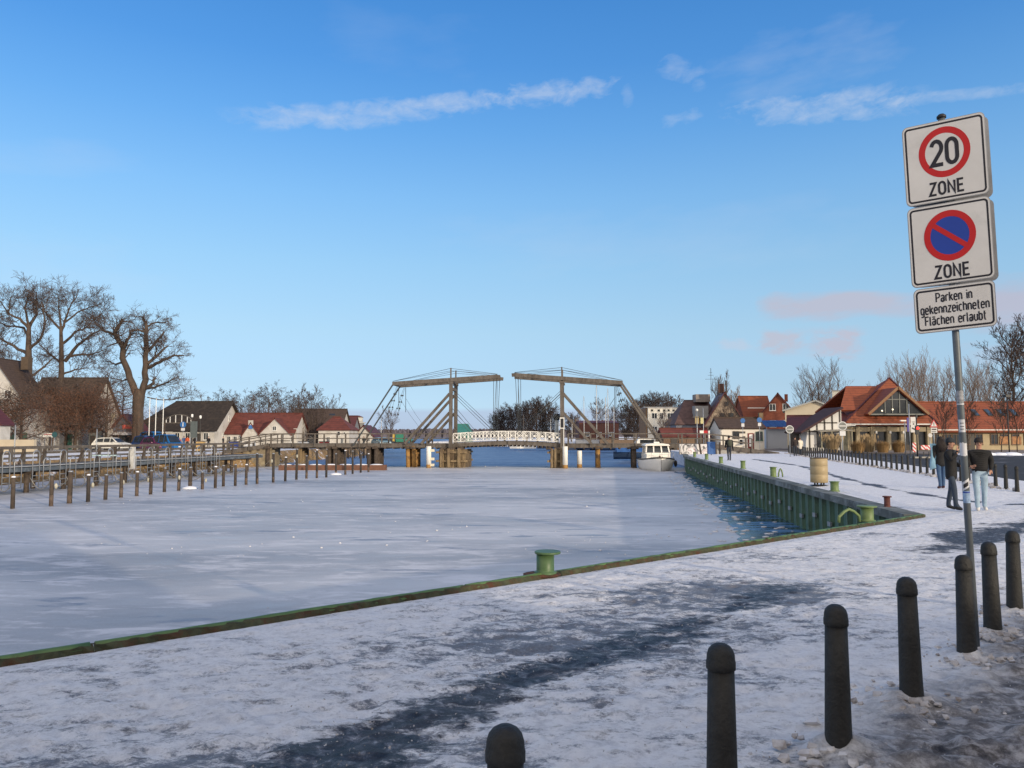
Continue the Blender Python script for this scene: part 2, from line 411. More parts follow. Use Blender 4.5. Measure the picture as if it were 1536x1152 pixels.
# ================================================================ ice
def ice_material():
    m, nt, b = base_mat('frozen_river')
    v = coords(nt, 'World'); vs = coords(nt, 'World', (0.35, 1, 1), (0, 0, R(12)))
    big = noise(nt, vs, 0.16, 5, 0.6, 0.3); fine = noise(nt, vs, 1.6, 7, 0.7, 0.4); tiny = noise(nt, v, 22, 4, 0.7)
    c = ramp(nt, big, [(0.30, (0.24, 0.25, 0.275)), (0.45, (0.39, 0.39, 0.405)), (0.60, (0.54, 0.53, 0.535))])
    f1 = ramp(nt, fine, [(0.50, 0.0), (0.62, 0.6)])
    c = mixc(nt, f1, c, (0.72, 0.72, 0.75))
    vp = coords(nt, 'World', (0.28, 1, 1), (0, 0, R(4)))
    f2 = ramp(nt, noise(nt, vp, 0.9, 5, 0.65, 0.2), [(0.60, 0.0), (0.65, 0.8)])
    c = mixc(nt, f2, c, (0.20, 0.23, 0.29))
    c = mixc(nt, ramp(nt, tiny, [(0.5, 0.0), (0.9, 0.25)]), c, (0.8, 0.8, 0.84))
    # ice beyond the bridge: shade painted in as a darker, bluer base colour
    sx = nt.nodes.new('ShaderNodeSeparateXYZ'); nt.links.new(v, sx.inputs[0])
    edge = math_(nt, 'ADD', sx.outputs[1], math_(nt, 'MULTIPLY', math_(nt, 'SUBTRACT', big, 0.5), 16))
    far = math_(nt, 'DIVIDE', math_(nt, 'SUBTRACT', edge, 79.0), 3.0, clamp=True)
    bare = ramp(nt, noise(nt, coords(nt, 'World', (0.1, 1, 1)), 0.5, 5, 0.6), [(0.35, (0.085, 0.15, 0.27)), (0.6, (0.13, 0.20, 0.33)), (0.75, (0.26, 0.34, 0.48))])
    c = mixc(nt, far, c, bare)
    # a wind-blown snow strip under the left jetty posts
    nt.links.new(c, b.inputs['Base Color'])
    r = ramp(nt, fine, [(0.35, 0.36), (0.65, 0.62)]); nt.links.new(r, b.inputs['Roughness'])
    b.inputs['Specular IOR Level'].default_value = 0.25
    bn = nt.nodes.new('ShaderNodeBump'); bn.inputs['Strength'].default_value = 0.5; bn.inputs['Distance'].default_value = 0.015
    nt.links.new(noise(nt, vs, 5, 6, 0.7), bn.inputs['Height']); nt.links.new(bn.outputs[0], b.inputs['Normal'])
    return m
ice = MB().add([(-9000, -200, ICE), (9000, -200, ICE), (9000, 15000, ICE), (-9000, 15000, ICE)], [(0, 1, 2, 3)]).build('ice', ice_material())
struct(ice)
# thin slushy water along the quay wall
def slush_material():
    m, nt, b = base_mat('slush_water')
    vs = coords(nt, 'World', (0.6, 1.5, 1), (0, 0, R(-8)))
    n = noise(nt, vs, 1.1, 7, 0.68, 0.6)
    c = ramp(nt, n, [(0.38, (0.010, 0.018, 0.028)), (0.48, (0.02, 0.055, 0.11)), (0.60, (0.07, 0.17, 0.32)), (0.74, (0.26, 0.38, 0.52))])
    nt.links.new(c, b.inputs['Base Color'])
    nt.links.new(ramp(nt, n, [(0.42, 0.06), (0.6, 0.42)]), b.inputs['Roughness'])
    bn = nt.nodes.new('ShaderNodeBump'); bn.inputs['Strength'].default_value = 0.6; bn.inputs['Distance'].default_value = 0.03
    nt.links.new(n, bn.inputs['Height']); nt.links.new(bn.outputs[0], b.inputs['Normal'])
    return m
CORNER = Vector((8.98, 17.0, 0)); W1 = Vector((15.3, 67.0, 0)); W2 = Vector((17.2, 76, 0))
DA = Vector((0.7657, 0.643, 0)); NA = Vector((0.643, -0.7657, 0))
random.seed(3)
lp = [(1006, 706), (1022, 712), (1032, 722), (1048, 735), (1056, 750), (1078, 765), (1082, 780), (1106, 800), (1118, 830)]
pts = []
for i in range(len(lp) - 1):
    a, b_ = G(*lp[i], ICE), G(*lp[i + 1], ICE)
    for k in range(6):
        t = k / 6; p = a.lerp(b_, t); pts.append((p.x + random.uniform(-.18, .18), p.y + random.uniform(-.15, .15)))
pts.append(tuple(G(1118, 830, ICE)[:2]))
pts += [(5.5, 13.0), (9.3, 16.8), (15.6, 67.0)]
wat = MB().add([(x, y, ICE + 0.006) for x, y in pts], [tuple(range(len(pts)))]).build('water', slush_material()); struct(wat)

# ================================================================ ground
def ground_material():
    m, nt, b = base_mat('trodden_snow')
    at_ = nt.nodes.new('ShaderNodeAttribute'); at_.attribute_name = 'wear'
    se = nt.nodes.new('ShaderNodeSeparateColor'); nt.links.new(at_.outputs['Color'], se.inputs[0])
    wet, slush, thin = se.outputs[0], se.outputs[1], se.outputs[2]
    v = coords(nt, 'World'); vs = coords(nt, 'World', (1.0, 1.9, 1), (0, 0, R(-38))); vh = coords(nt, 'World', (0.8, 1.25, 1), (0, 0, R(-20)))
    n_big = noise(nt, vs, 0.45, 6, 0.62, 0.5); n_mid = noise(nt, vs, 2.9, 12, 0.78, 0.15); n_f = noise(nt, v, 42, 6, 0.8); n_h = noise(nt, vh, 7.5, 10, 0.78, 0.15); n_g = noise(nt, v, 9, 6, 0.7, 0.3)
    snow = ramp(nt, n_g, [(0.3, (0.56, 0.56, 0.59)), (0.5, (0.80, 0.80, 0.82)), (0.68, (0.90, 0.90, 0.92))])
    icec = ramp(nt, n_f, [(0.3, (0.07, 0.08, 0.105)), (0.65, (0.24, 0.26, 0.30))])
    th = math_(nt, 'ADD', math_(nt, 'ADD', math_(nt, 'MULTIPLY', n_big, 0.45), math_(nt, 'MULTIPLY', n_mid, 0.55)), math_(nt, 'ADD', math_(nt, 'MULTIPLY', n_h, 0.45), math_(nt, 'MULTIPLY', n_f, 0.32)))
    th = math_(nt, 'ADD', th, math_(nt, 'MULTIPLY', thin, 0.22))
    f = ramp(nt, th, [(0.925, 0.0), (0.985, 0.66), (1.08, 0.97)])
    c = mixc(nt, f, snow, icec)
    dirt = ramp(nt, math_(nt, 'ADD', math_(nt, 'MULTIPLY', n_mid, 0.5), math_(nt, 'MULTIPLY', n_g, 0.5)), [(0.52, 0.0), (0.62, 0.6)])
    c = mixc(nt, dirt, c, (0.15, 0.13, 0.125))
    brown = ramp(nt, n_g, [(0.34, (0.022, 0.019, 0.019)), (0.48, (0.11, 0.10, 0.098)), (0.62, (0.42, 0.41, 0.42))])
    c = mixc(nt, math_(nt, 'MULTIPLY', slush, math_(nt, 'ADD', 0.35, n_mid), clamp=True), c, brown)
    wsoft = math_(nt, 'ADD', wet, math_(nt, 'MULTIPLY', math_(nt, 'SUBTRACT', math_(nt, 'ADD', math_(nt, 'MULTIPLY', n_mid, 0.6), math_(nt, 'MULTIPLY', n_h, 0.4)), 0.5), 3.0))
    wf = ramp(nt, wsoft, [(0.50, 0.0), (0.78, 0.96)])
    wetc = ramp(nt, n_g, [(0.35, (0.010, 0.011, 0.016)), (0.52, (0.035, 0.04, 0.055)), (0.62, (0.16, 0.17, 0.20)), (0.70, (0.5, 0.51, 0.55))])
    c = mixc(nt, wf, c, wetc)
    nt.links.new(c, b.inputs['Base Color'])
    rr = ramp(nt, math_(nt, 'ADD', math_(nt, 'MULTIPLY', f, 0.6), math_(nt, 'MULTIPLY', wf, 0.5)), [(0.0, 0.85), (0.6, 0.5), (1.0, 0.42)])
    nt.links.new(rr, b.inputs['Roughness']); b.inputs['Specular IOR Level'].default_value = 0.3
    bn = nt.nodes.new('ShaderNodeBump'); bn.inputs['Strength'].default_value = 1.0; bn.inputs['Distance'].default_value = 0.045
    hh = math_(nt, 'ADD', math_(nt, 'ADD', math_(nt, 'MULTIPLY', n_g, 0.6), math_(nt, 'MULTIPLY', n_f, 0.40)), math_(nt, 'MULTIPLY', n_h, 0.35))
    nt.links.new(hh, bn.inputs['Height']); nt.links.new(bn.outputs[0], b.inputs['Normal'])
    return m
GM = ground_material()

def seg_dist(X, Y, line):
    d = np.full(X.shape, 1e9)
    for (a, b_) in zip(line[:-1], line[1:]):
        ax, ay, bx, by = a[0], a[1], b_[0], b_[1]
        L2 = (bx - ax) ** 2 + (by - ay) ** 2
        t = np.clip(((X - ax) * (bx - ax) + (Y - ay) * (by - ay)) / L2, 0, 1)
        d = np.minimum(d, np.hypot(X - ax - t * (bx - ax), Y - ay - t * (by - ay)))
    return d

def lines(px): return [tuple(G(*p)[:2]) for p in px]
TRACK = lines([(250, 1300), (430, 1165), (540, 1110), (640, 1068), (760, 1022), (880, 985), (1000, 950), (1090, 915), (1180, 880)])
TRACK2 = lines([(820, 935), (930, 915), (1010, 905), (1130, 890)])
WETP = lines([(1405, 827), (1440, 812), (1490, 800), (1560, 785), (1700, 760)])
TRACKF = lines([(1130, 689), (1200, 699), (1260, 716), (1330, 733), (1420, 748), (1536, 757), (1650, 760)])
NEARROW = [(0.2, 2.75), (1.05, 3.55), (1.84, 4.37), (2.6, 5.05), (3.45, 6.0), (4.2, 6.8), (5.0, 7.75), (8.5, 12.2), (12.5, 18.2), (15.6, 23.4)]

def wear(X, Y):
    wob = (fbm(X * 0.9, Y * 0.9, 5) - 0.5)
    d1 = seg_dist(X, Y, TRACK) + wob * 0.5; d2 = seg_dist(X, Y, TRACK2) + wob * 0.6; d3 = seg_dist(X, Y, WETP) + wob * 1.2; d4 = seg_dist(X, Y, TRACKF) + wob * 0.6
    near = np.clip((7 - Y) / 3, 0.0, 1)
    wet = np.clip(1.3 - d1 / (0.36 + 0.16 * near), 0, 1) * (0.80 + 0.2 * near)
    wet = np.maximum(wet, 0.35 * np.clip(1 - d2 / 0.3, 0, 1))
    wet = np.maximum(wet, np.clip(1.1 - d3 / 0.85, 0, 1))
    wet = np.maximum(wet, 1.0 * np.clip(1.1 - d4 / 0.34, 0, 1))
    # signed side of the bollard row: slush on the road side
    side = np.full(X.shape, -9.0)
    dr = seg_dist(X, Y, NEARROW)
    for (a, b_) in zip(NEARROW[:-1], NEARROW[1:]):
        ux, uy = b_[0] - a[0], b_[1] - a[1]; L = math.hypot(ux, uy)
        s_ = ((X - a[0]) * uy - (Y - a[1]) * ux) / L; t = ((X - a[0]) * ux + (Y - a[1]) * uy) / L ** 2
        side = np.where((t >= -0.2) & (t < 1.2), np.maximum(side, s_), side)
    slush = np.clip((side + 0.25 + wob * 0.8) / 0.55, 0, 1) * (Y < 24)
    curb = np.clip((side - 0.75 + wob * 0.5) / 0.25, 0, 1) * (Y < 24) * 0.75
    wet = np.maximum(wet, curb)
    thin = np.clip(1.1 - seg_dist(X, Y, TRACK) / 1.5, 0, 1) * 0.36 + 0.28 * np.clip(1 - seg_dist(X, Y, TRACK2) / 1.2, 0, 1) - 0.5 * np.clip((Y - 14) / 8, 0, 1)
    return wet, slush, thin, side

def grid_ground(name, P, ns, nt_, z0, amp, fade):
    """P: (ns*nt,2) xy positions"""
    X, Y = P[:, 0], P[:, 1]
    wet, slush, thin, side = wear(X, Y)
    h = (fbm(X * 2.2, Y * 2.2, 11, 4) - 0.35) * 0.35 + (fbm(X * 13 + 3, Y * 13, 23, 3) - 0.5) * 0.45
    lump = np.clip(fbm(X * 5, Y * 5, 31, 4) - 0.52, 0, 1) * 3.0
    h = h * amp * (1 - 0.75 * wet) + lump * amp * (0.14 + 0.8 * slush) - 0.012 * wet
    for bx, by in BOLL_NEAR:       # snow thrown up round each bollard foot
        d = np.hypot(X - bx, Y - by); h += 0.07 * np.exp(-(d / 0.17) ** 2) * (0.4 + 1.2 * fbm(X * 16, Y * 16, 41, 3))
    # footprints trodden into the snow
    rng = np.random.RandomState(99); ft = np.zeros(X.shape)
    if amp > 0.05:
        for k in range(170):
            i0 = rng.randint(0, 5); a, b_ = TRACK[i0 + 1], TRACK[i0 + 2]; t_ = rng.rand()
            x0 = a[0] + (b_[0] - a[0]) * t_ + rng.normal(0, 1.5); y0 = a[1] + (b_[1] - a[1]) * t_ + rng.normal(0, 1.3)
            an = rng.normal(0.75, 0.35) + (PI if rng.rand() < .5 else 0); cx, sx_ = math.cos(an), math.sin(an)
            for st in range(4):
                px_ = x0 + cx * .68 * st - sx_ * .09 * (1 if st % 2 else -1); py_ = y0 + sx_ * .68 * st + cx * .09 * (1 if st % 2 else -1)
                m_ = (np.abs(X - px_) < .25) & (np.abs(Y - py_) < .25); dx, dy = X[m_] - px_, Y[m_] - py_
                u_ = (dx * cx + dy * sx_) / .135; v_ = (-dx * sx_ + dy * cx) / (.048 + .006 * np.sin(u_ * 3)); d_ = np.clip(1.15 - (np.abs(u_) ** 3 + np.abs(v_) ** 3), 0, 1)
                ft[m_] = np.maximum(ft[m_], d_ * rng.uniform(.4, 1))
        tr = seg_dist(X, Y, TRACK)
        rut = np.exp(-((tr - .42) / .07) ** 2) * fbm(X * 2, Y * 2, 77, 3)
        h = h - 0.020 * ft - 0.02 * rut; thin = thin + 0.16 * ft + .12 * rut
    Z = z0 + h * fade
    vs = np.column_stack([X, Y, Z])
    idx = np.arange(ns * nt_).reshape(ns, nt_)
    q = np.stack([idx[:-1, :-1], idx[:-1, 1:], idx[1:, 1:], idx[1:, :-1]], -1).reshape(-1, 4)
    me = bpy.data.meshes.new(name)
    me.vertices.add(len(vs)); me.vertices.foreach_set('co', vs.ravel())
    me.loops.add(q.size); me.loops.foreach_set('vertex_index', q.ravel().astype(np.int32))
    me.polygons.add(len(q)); me.polygons.foreach_set('loop_start', (np.arange(len(q)) * 4).astype(np.int32))
    try: me.polygons.foreach_set('loop_total', np.full(len(q), 4, np.int32))
    except Exception: pass
    me.update(calc_edges=True)
    me.polygons.foreach_set('use_smooth', np.ones(len(q), bool))
    a = me.color_attributes.new('wear', 'FLOAT_COLOR', 'POINT')
    a.data.foreach_set('color', np.column_stack([wet, slush, np.clip(thin, -1, 1), np.ones(len(X))]).astype(np.float32).ravel())
    me.materials.append(GM); me.validate(); me.update()
    if me.polygons[0].normal.z < 0: me.flip_normals()
    o = bpy.data.objects.new(name, me); COL.objects.link(o); struct(o)
    return o
BOLL_NEAR = [tuple(G(px, py, 0.815)[:2]) for px, py in ((758, 1087), (1079, 964), (1252, 906), (1361.5, 865.5), (1445, 832), (1484, 812.5), (1517, 795.5))]

# base sheets: everything right of and behind the quay edge, out to the horizon
LAND = [(CORNER - DA * 90)[:2], CORNER[:2], W1[:2], W2[:2], (18.5, 82), (19.5, 96), (24, 112), (26, 150), (20, 205), (0, 232), (-26, 240), (-24, 330), (60, 800), (500, 3000), (6000, 9000), (9000, 9000), (9000, -300), (-70, -300)]
LAND = [(p[0], p[1]) for p in LAND]
land = MB(); land.v = []
n = len(LAND)
land.add([(x, y, -0.03) for x, y in LAND] + [(x, y, -3.5) for x, y in LAND], [tuple(range(n - 1, -1, -1))] + [(i, (i + 1) % n, n + (i + 1) % n, n + i) for i in range(n)])
lo = land.build('ground', GM)
lo.data.polygons[0].flip() if lo.data.polygons[0].normal.z < 0 else None
struct(lo)
# sculpted trodden snow near the camera
NS, NT = 840, 330
s = np.linspace(-25, 11, NS); t = 0.10 + (np.linspace(0, 1, NT)) * 16
S, T_ = np.meshgrid(s, t, indexing='ij')
fade = np.clip(np.minimum.reduce([(S + 25) / 1.0, (11 - S) / 1.5, (T_ - 0.08) / 0.35, (16.1 - T_) / 1.5]), 0, 1)
PX = CORNER.x + DA.x * S + NA.x * T_; PY = CORNER.y + DA.y * S + NA.y * T_
z0 = -0.026 + 0.030 * fade.ravel()
grid_ground('pavement', np.column_stack([PX.ravel(), PY.ravel()]), NS, NT, z0, 0.075, fade.ravel())
# quay surface further on
NS, NT = 230, 130
s = 1.0 + (np.linspace(0, 1, NS) ** 1.5) * 62; t = np.linspace(0.0, 1, NT)
S, T_ = np.meshgrid(s, t, indexing='ij')
WD = (W1 - CORNER).normalized()
wid = 8.0 + 0.12 * S
PX = CORNER.x + WD.x * S + 0.35 + T_ * wid; PY = CORNER.y + WD.y * S
fade = np.clip(np.minimum.reduce([(S - 1) / 2.0, (63 - S) / 4, T_ / 0.06, (1 - T_) / 0.1]), 0, 1)
# keep clear of the near patch
sx = (PX - CORNER.x) * NA.x + (PY - CORNER.y) * NA.y
fade = fade * np.clip((-sx) / 1.5, 0, 1)
z0 = -0.045 + 0.055 * fade.ravel()
grid_ground('quay_snow', np.column_stack([PX.ravel(), PY.ravel()]), NS, NT, z0, 0.03, fade.ravel())

# asphalt road right of the bollard row, kerb and pavement in front of the restaurant
def asphalt():
    m, nt, b = base_mat('wet_asphalt')
    v = coords(nt, 'World'); vs = coords(nt, 'World', (0.4, 1, 1))
    c = ramp(nt, noise(nt, v, 40, 4, 0.7), [(0.3, (0.03, 0.032, 0.036)), (0.7, (0.07, 0.072, 0.08))])
    f = ramp(nt, noise(nt, vs, 0.5, 7, 0.7, 0.4), [(0.58, 0.0), (0.66, 0.75)])
    c = mixc(nt, f, c, (0.45, 0.46, 0.5)); nt.links.new(c, b.inputs['Base Color']); b.inputs['Roughness'].default_value = 0.9; b.inputs['Specular IOR Level'].default_value = 0.15
    return m
ASPH = asphalt()
road = [(16.9, 24.0), (19.9, 34.7), (22.1, 46), (25.0, 63), (28.5, 79), (33, 92), (36, 93), (42, 70), (60, 66), (110, 66), (110, 24)]
struct(MB().add([(x, y, -0.018) for x, y in road], [tuple(range(len(road)))]).build('road', ASPH))
plaza = mat('paving', (0.21, 0.175, 0.15), 0.85, 0.2, 2, 0.2, 10)
pz = MB().prism([(31, 84), (41, 73), (110, 73), (110, 130), (31, 130)], -0.10, 0.06); struct(pz.build('paving', plaza))
kerbm = mat('kerb_stone', (0.36, 0.35, 0.34), 0.85, 0.15, 2)
kb = MB(); kb.bar((41.0, 72.85, 0.03), (110, 72.85, 0.03), 0.25, 0.16); struct(kb.build('kerb', kerbm))
# snow heaps along the far kerb
hs = MB()
for i in range(46):
    x = 42 + i * 1.25 + random.uniform(-.4, .4)
    hs.ball((x, 72.2 + random.uniform(-.3, .3), 0.0), random.uniform(0.3, 0.7), 6, 0, (1.4, 1, 0.35))
tag(hs.build('snow_bank', snowm), None, None, kind='stuff')

# left bank: snowy village ground with an earth and reed slope down to the ice
def bank_material():
    m, nt, b = base_mat('reed_bank')
    v = coords(nt, 'World', (1, 1, 0.6))
    c = ramp(nt, noise(nt, v, 3.5, 8, 0.75), [(0.3, (0.09, 0.055, 0.025)), (0.55, (0.30, 0.19, 0.08)), (0.75, (0.42, 0.30, 0.15))])
    f = ramp(nt, noise(nt, v, 0.8, 6, 0.7), [(0.58, 0.0), (0.64, 1.0)])
    nt.links.new(mixc(nt, f, c, (0.62, 0.63, 0.68)), b.inputs['Base Color']); b.inputs['Roughness'].default_value = 0.9
    return m
shore = [(-36, 12), (-34.2, 45), (-33.0, 62), (-31.5, 70), (-28.8, 76), (-27, 82), (-27, 100), (-24.5, 125), (-26, 150), (-40, 200), (-110, 500), (-500, 1400)]
poly = shore + [(-6000, 1400), (-6000, 12)]
n = len(poly)
g = MB().add([(x - 1.6 if i < len(shore) else x, y, -0.08) for i, (x, y) in enumerate(poly)], [tuple(range(n - 1, -1, -1))]); lb = g.build('left_bank', GM)
if lb.data.polygons[0].normal.z < 0: lb.data.flip_normals()
struct(lb)
bk = MB(); vs = []; fs = []
random.seed(5)
fine_sh = []
for a, b_ in zip(shore[:-1], shore[1:]):
    k = 10 if a[1] < 150 else 2
    for j in range(k): fine_sh.append((a[0] + (b_[0] - a[0]) * j / k, a[1] + (b_[1] - a[1]) * j / k))
for i, (x, y) in enumerate(fine_sh):
    for dx, z in ((-1.7, -0.06), (-1.0, -0.05), (-0.4, -0.55), (0.1, -1.1), (0.5, -1.46)):
        vs.append((x + dx + random.uniform(-.15, .15) * (z > -1.4), y, z + random.uniform(-.08, .08) * (-1.4 < z < -.06)))
for i in range(len(fine_sh) - 1):
    for j in range(4): fs.append((i * 5 + j, i * 5 + j + 1, (i + 1) * 5 + j + 1, (i + 1) * 5 + j))
struct(bk.add(vs, fs, 0, True).build('embankment', bank_material()))
# reeds along the slope
rd = MB()
for i in range(2600):
    j = random.randrange(4, 62); a = fine_sh[j]; b_ = fine_sh[j + 1]; t = random.random()
    x = a[0] + (b_[0] - a[0]) * t + random.uniform(-.5, .45); y = a[1] + (b_[1] - a[1]) * t
    if (int(y / 5) % 3 == 0): continue
    h = random.uniform(.25, .7); z = -0.6 if x < a[0] - .1 else -1.3
    dx, dy = random.uniform(-.15, .15), random.uniform(-.15, .15)
    rd.add([(x - .02, y, z), (x + .02, y, z), (x + dx, y + dy, z + h)], [(0, 1, 2)])
tag(rd.build('reeds', mat('reed', (0.36, 0.24, 0.10), 0.9, 0.3, 2)), None, None, kind='stuff')

# ================================================================ quay edge, sheet piling, bollards
mossrust = mat('mossy_rust', (0.05, 0.055, 0.028), 0.85, 0.5, 9, 0.6, 40, col2=(0.075, 0.03, 0.015), c2amt=0.4)
qe = thing('quay_edge_beam', 'long green steel edging of the quay, flaking and rusty', 'quay edge', CORNER)
random.seed(12)
joints = [-40, -25.5, -16.3, -12.46, -11.2, -6.2, -3.0, 0.05]
for a, b_ in zip(joints[:-1], joints[1:]):
    m_ = MB(); npt = max(3, int((b_ - a) * 6)); pr = []
    for i in range(npt + 1):
        q = DA * (a + 0.02 + (b_ - a - 0.04) * i / npt); o_ = random.uniform(-.004, .004)
        pr.append(q + NA * (0.02 + o_) + Vector((0, 0, 0.0 + o_)))
    m_.tube(pr, 0.045, 10); m_.build('edge_tube', greenp, qe)
    m2 = MB(); vs = []; fs = []
    for i in range(npt * 2 + 1):
        q = DA * (a + (b_ - a) * i / (npt * 2)); w0 = 0.085 + random.uniform(-.025, .04)
        vs += [q + NA * 0.03 + Vector((0, 0, 0.036)), q + NA * 0.065 + Vector((0, 0, 0.024 + random.uniform(-.008, .012))), q + NA * w0 + Vector((0, 0, -0.03))]
    for i in range(npt * 2): fs += [(i * 3, i * 3 + 1, i * 3 + 4, i * 3 + 3), (i * 3 + 1, i * 3 + 2, i * 3 + 5, i * 3 + 4)]
    m2.add(vs, fs, 0, False).build('rusty_lip', mossrust, qe)

def sheet_wall(p0, p1, name, label, cap_w=0.45):
    root = thing(name, label, 'quay wall', p0)
    d = (p1 - p0); L = d.length; d.normalize(); nrm = Vector((-d.y, d.x, 0))      # towards the water
    if nrm.x > 0 and abs(d.y) > 0.9: nrm = -nrm
    per = 0.86; k = int(L / per); m_ = MB(); vs = []
    for i in range(k + 1):
        for a, o_ in ((0.0, 0.0), (0.34, 0.0), (0.40, 0.10), (0.80, 0.10)):
            if (i * per + a) > L: break
            q = d * (i * per + a) + nrm * (0.06 + o_); vs.append(q)
    n_ = len(vs)
    allv = [v_ + Vector((0, 0, z)) for z in (-0.16, -1.05, ICE - 0.5) for v_ in vs]
    fs = [(r_ * n_ + i, r_ * n_ + i + 1, (r_ + 1) * n_ + i + 1, (r_ + 1) * n_ + i) for r_ in (0, 1) for i in range(n_ - 1)]
    m_.add(allv, fs).build('sheet_piling', sheetgreen, root)
    edge = MB()
    for i in range(0, n_ - 1, 2):
        q = vs[i] + nrm * 0.02; edge.bar(q + Vector((0, 0, -0.17)), q + Vector((0, 0, ICE + .1)), 0.022, 0.022)
    edge.build('interlock_seams', mat('seam_green', (0.16, 0.25, 0.20), 0.5, 0.2, 3), root)
    c_ = MB(); c_.bar(nrm * (0.15 - cap_w / 2 + 0.2) + Vector((0, 0, -0.065)), d * L + nrm * (0.15 - cap_w / 2 + 0.2) + Vector((0, 0, -0.065)), cap_w, 0.19)
    c_.build('coping', mat('stained_coping', (0.11, 0.12, 0.11), 0.85, 0.35, 1.5, 0.4, 9, col2=(0.28, 0.30, 0.30), c2amt=0.4), root)
    for i in range(3, k - 2, 2):                                   # small fixing plates
        q = vs[min(n_ - 1, i * 4 + 2)] + nrm * 0.03; MB().box((q.x, q.y, -0.80 - 0.1 * (i % 3)), (0.06, 0.22, 0.13), 0.0).build('fixing_plate', steel, root)
    return root
sheet_wall(CORNER, W1, 'quay_wall', 'dark green steel sheet pile wall running from the corner to the boat')
sheet_wall(W1, W2, 'quay_wall', 'short end of green sheet pile wall hidden behind the white boat')

def bitt(loc, h=0.27, r=0.125, plate=0.20, label='', off=(0.03, 0), m=None, rz=0, loop=None):
    root = thing('mooring_bollard', label, 'mooring bollard', loc, rz, 'mooring bollards along the quay')
    m = m or bittgreen
    b_ = MB(); b_.lathe([(r * 1.28, 0.0), (r * 1.28, 0.03), (r * 1.02, 0.035), (r, 0.06), (r, h - 0.02)], n=28); b_.build('post', m, root)
    t_ = MB(); t_.lathe([(plate - .006, h - 0.02), (plate, h - .014), (plate, h + .004), (plate - .008, h + .01)], (off[0], off[1], 0), 32); t_.build('top_plate', m, root)
    if loop:
        l_ = MB(); x0, x1, hh = loop
        pp = [(x0, 0, 0), (x0 + .015, 0, hh * .45), (x0 + (x1 - x0) * .28, 0, hh * .82), (x0 + (x1 - x0) * .5, 0, hh), (x0 + (x1 - x0) * .74, 0, hh * .82), (x1 - .01, 0, hh * .45), (x1, 0, 0)]
        l_.tube(pp, 0.032, 8); l_.build('hoop', m, root)
    return root
dkg = mat('olive_green_paint', (0.068, 0.125, 0.05), 0.45, 0.15, 6, 0.1, 20)
b1 = G(818, 862); bitt((b1.x, b1.y, 0.01), 0.275, 0.112, 0.165, 'green steel bollard alone on the near quay edge, round top plate', (0.03, 0), dkg)
rs = MB(); random.seed(9)
rs.ball((b1.x - .05, b1.y, 0.0), 0.2, 7, 0, (1.25, 0.9, 0.2)); tag(rs.build('rust_scale', rust), 'brown rust scale around the foot of the near bollard', 'rust')
b2 = G(1301, 782); bitt((b2.x, b2.y, 0), 0.31, 0.125, 0.195, 'yellow-green bollard at the quay corner with a pipe hoop on its left', (0.0, 0), bittgreen, R(18), (-0.72, -0.2, 0.26))
bt = [((1252, 737), 0.30, 'yellow-stained green bollard just right of the tan litter bin'), ((1160, 715.5), 0.28, 'green bollard with a small hoop, left of the tan litter bin'), ((1114.6, 703), 0.28, 'small green bollard fifth along the far quay, left of the hooped one'), ((1081.5, 695), 0.30, 'pale green bollard in front of the walker with the backpack'), ((1060, 689.5), 0.27, 'thin shadowed green bollard on the far quay, second from the boat'), ((1042, 685.5), 0.26, 'faint green bollard nearest the white boat')]
for (p, h, lab) in bt:
    q = G(*p); bitt((q.x + 0.0, q.y, 0), h * q.y / 24 if q.y < 30 else 0.42, 0.125, 0.155, lab, (0.0, 0), bittgreen, 0, (0.22, 0.40, 0.36) if p[0] == 1160 else None)
b3 = G(1331, 762); bitt((b3.x, b3.y, 0), 0.28, 0.07, 0.105, 'small rust-red bollard behind the quay corner', (0, 0), mat('rusty_red_paint', (0.11, 0.035, 0.028), 0.7, 0.4, 8, col2=(0.3, 0.25, 0.2), c2amt=0.35))

# litter bin
q = G(1229, 728); lbn = thing('litter_bin', 'tan cylindrical litter bin on short legs standing on the snowy quay', 'litter bin', (q.x, q.y, 0.0))
tanp = mat('tan_metal', (0.36, 0.28, 0.155), 0.5, 0.06, 3)
m_ = MB(); z = 0.10
m_.lathe([(0.27, 0.10), (0.297, 0.11), (0.297, 0.385), (0.292, 0.39), (0.297, 0.395), (0.297, 0.675), (0.292, 0.68), (0.297, 0.685), (0.297, 0.955), (0.285, 0.96), (0.28, 0.90)], n=40); m_.build('drum', tanp, lbn)
m_ = MB(); m_.lathe([(0.30, 0.955), (0.30, 0.985), (0.27, 0.99)], n=40); m_.build('rim', mat('brown_metal', (0.09, 0.06, 0.035), 0.6), lbn)
for k in range(4):
    a = PI / 4 + k * PI / 2; MB().box((0.16 * math.cos(a), 0.16 * math.sin(a), 0.05), (0.045, 0.045, 0.12)).build('foot', blackp, lbn)
MB().lathe([(0.33, 0), (0.33, 0.012)], n=30).build('base_plate', blackp, lbn)

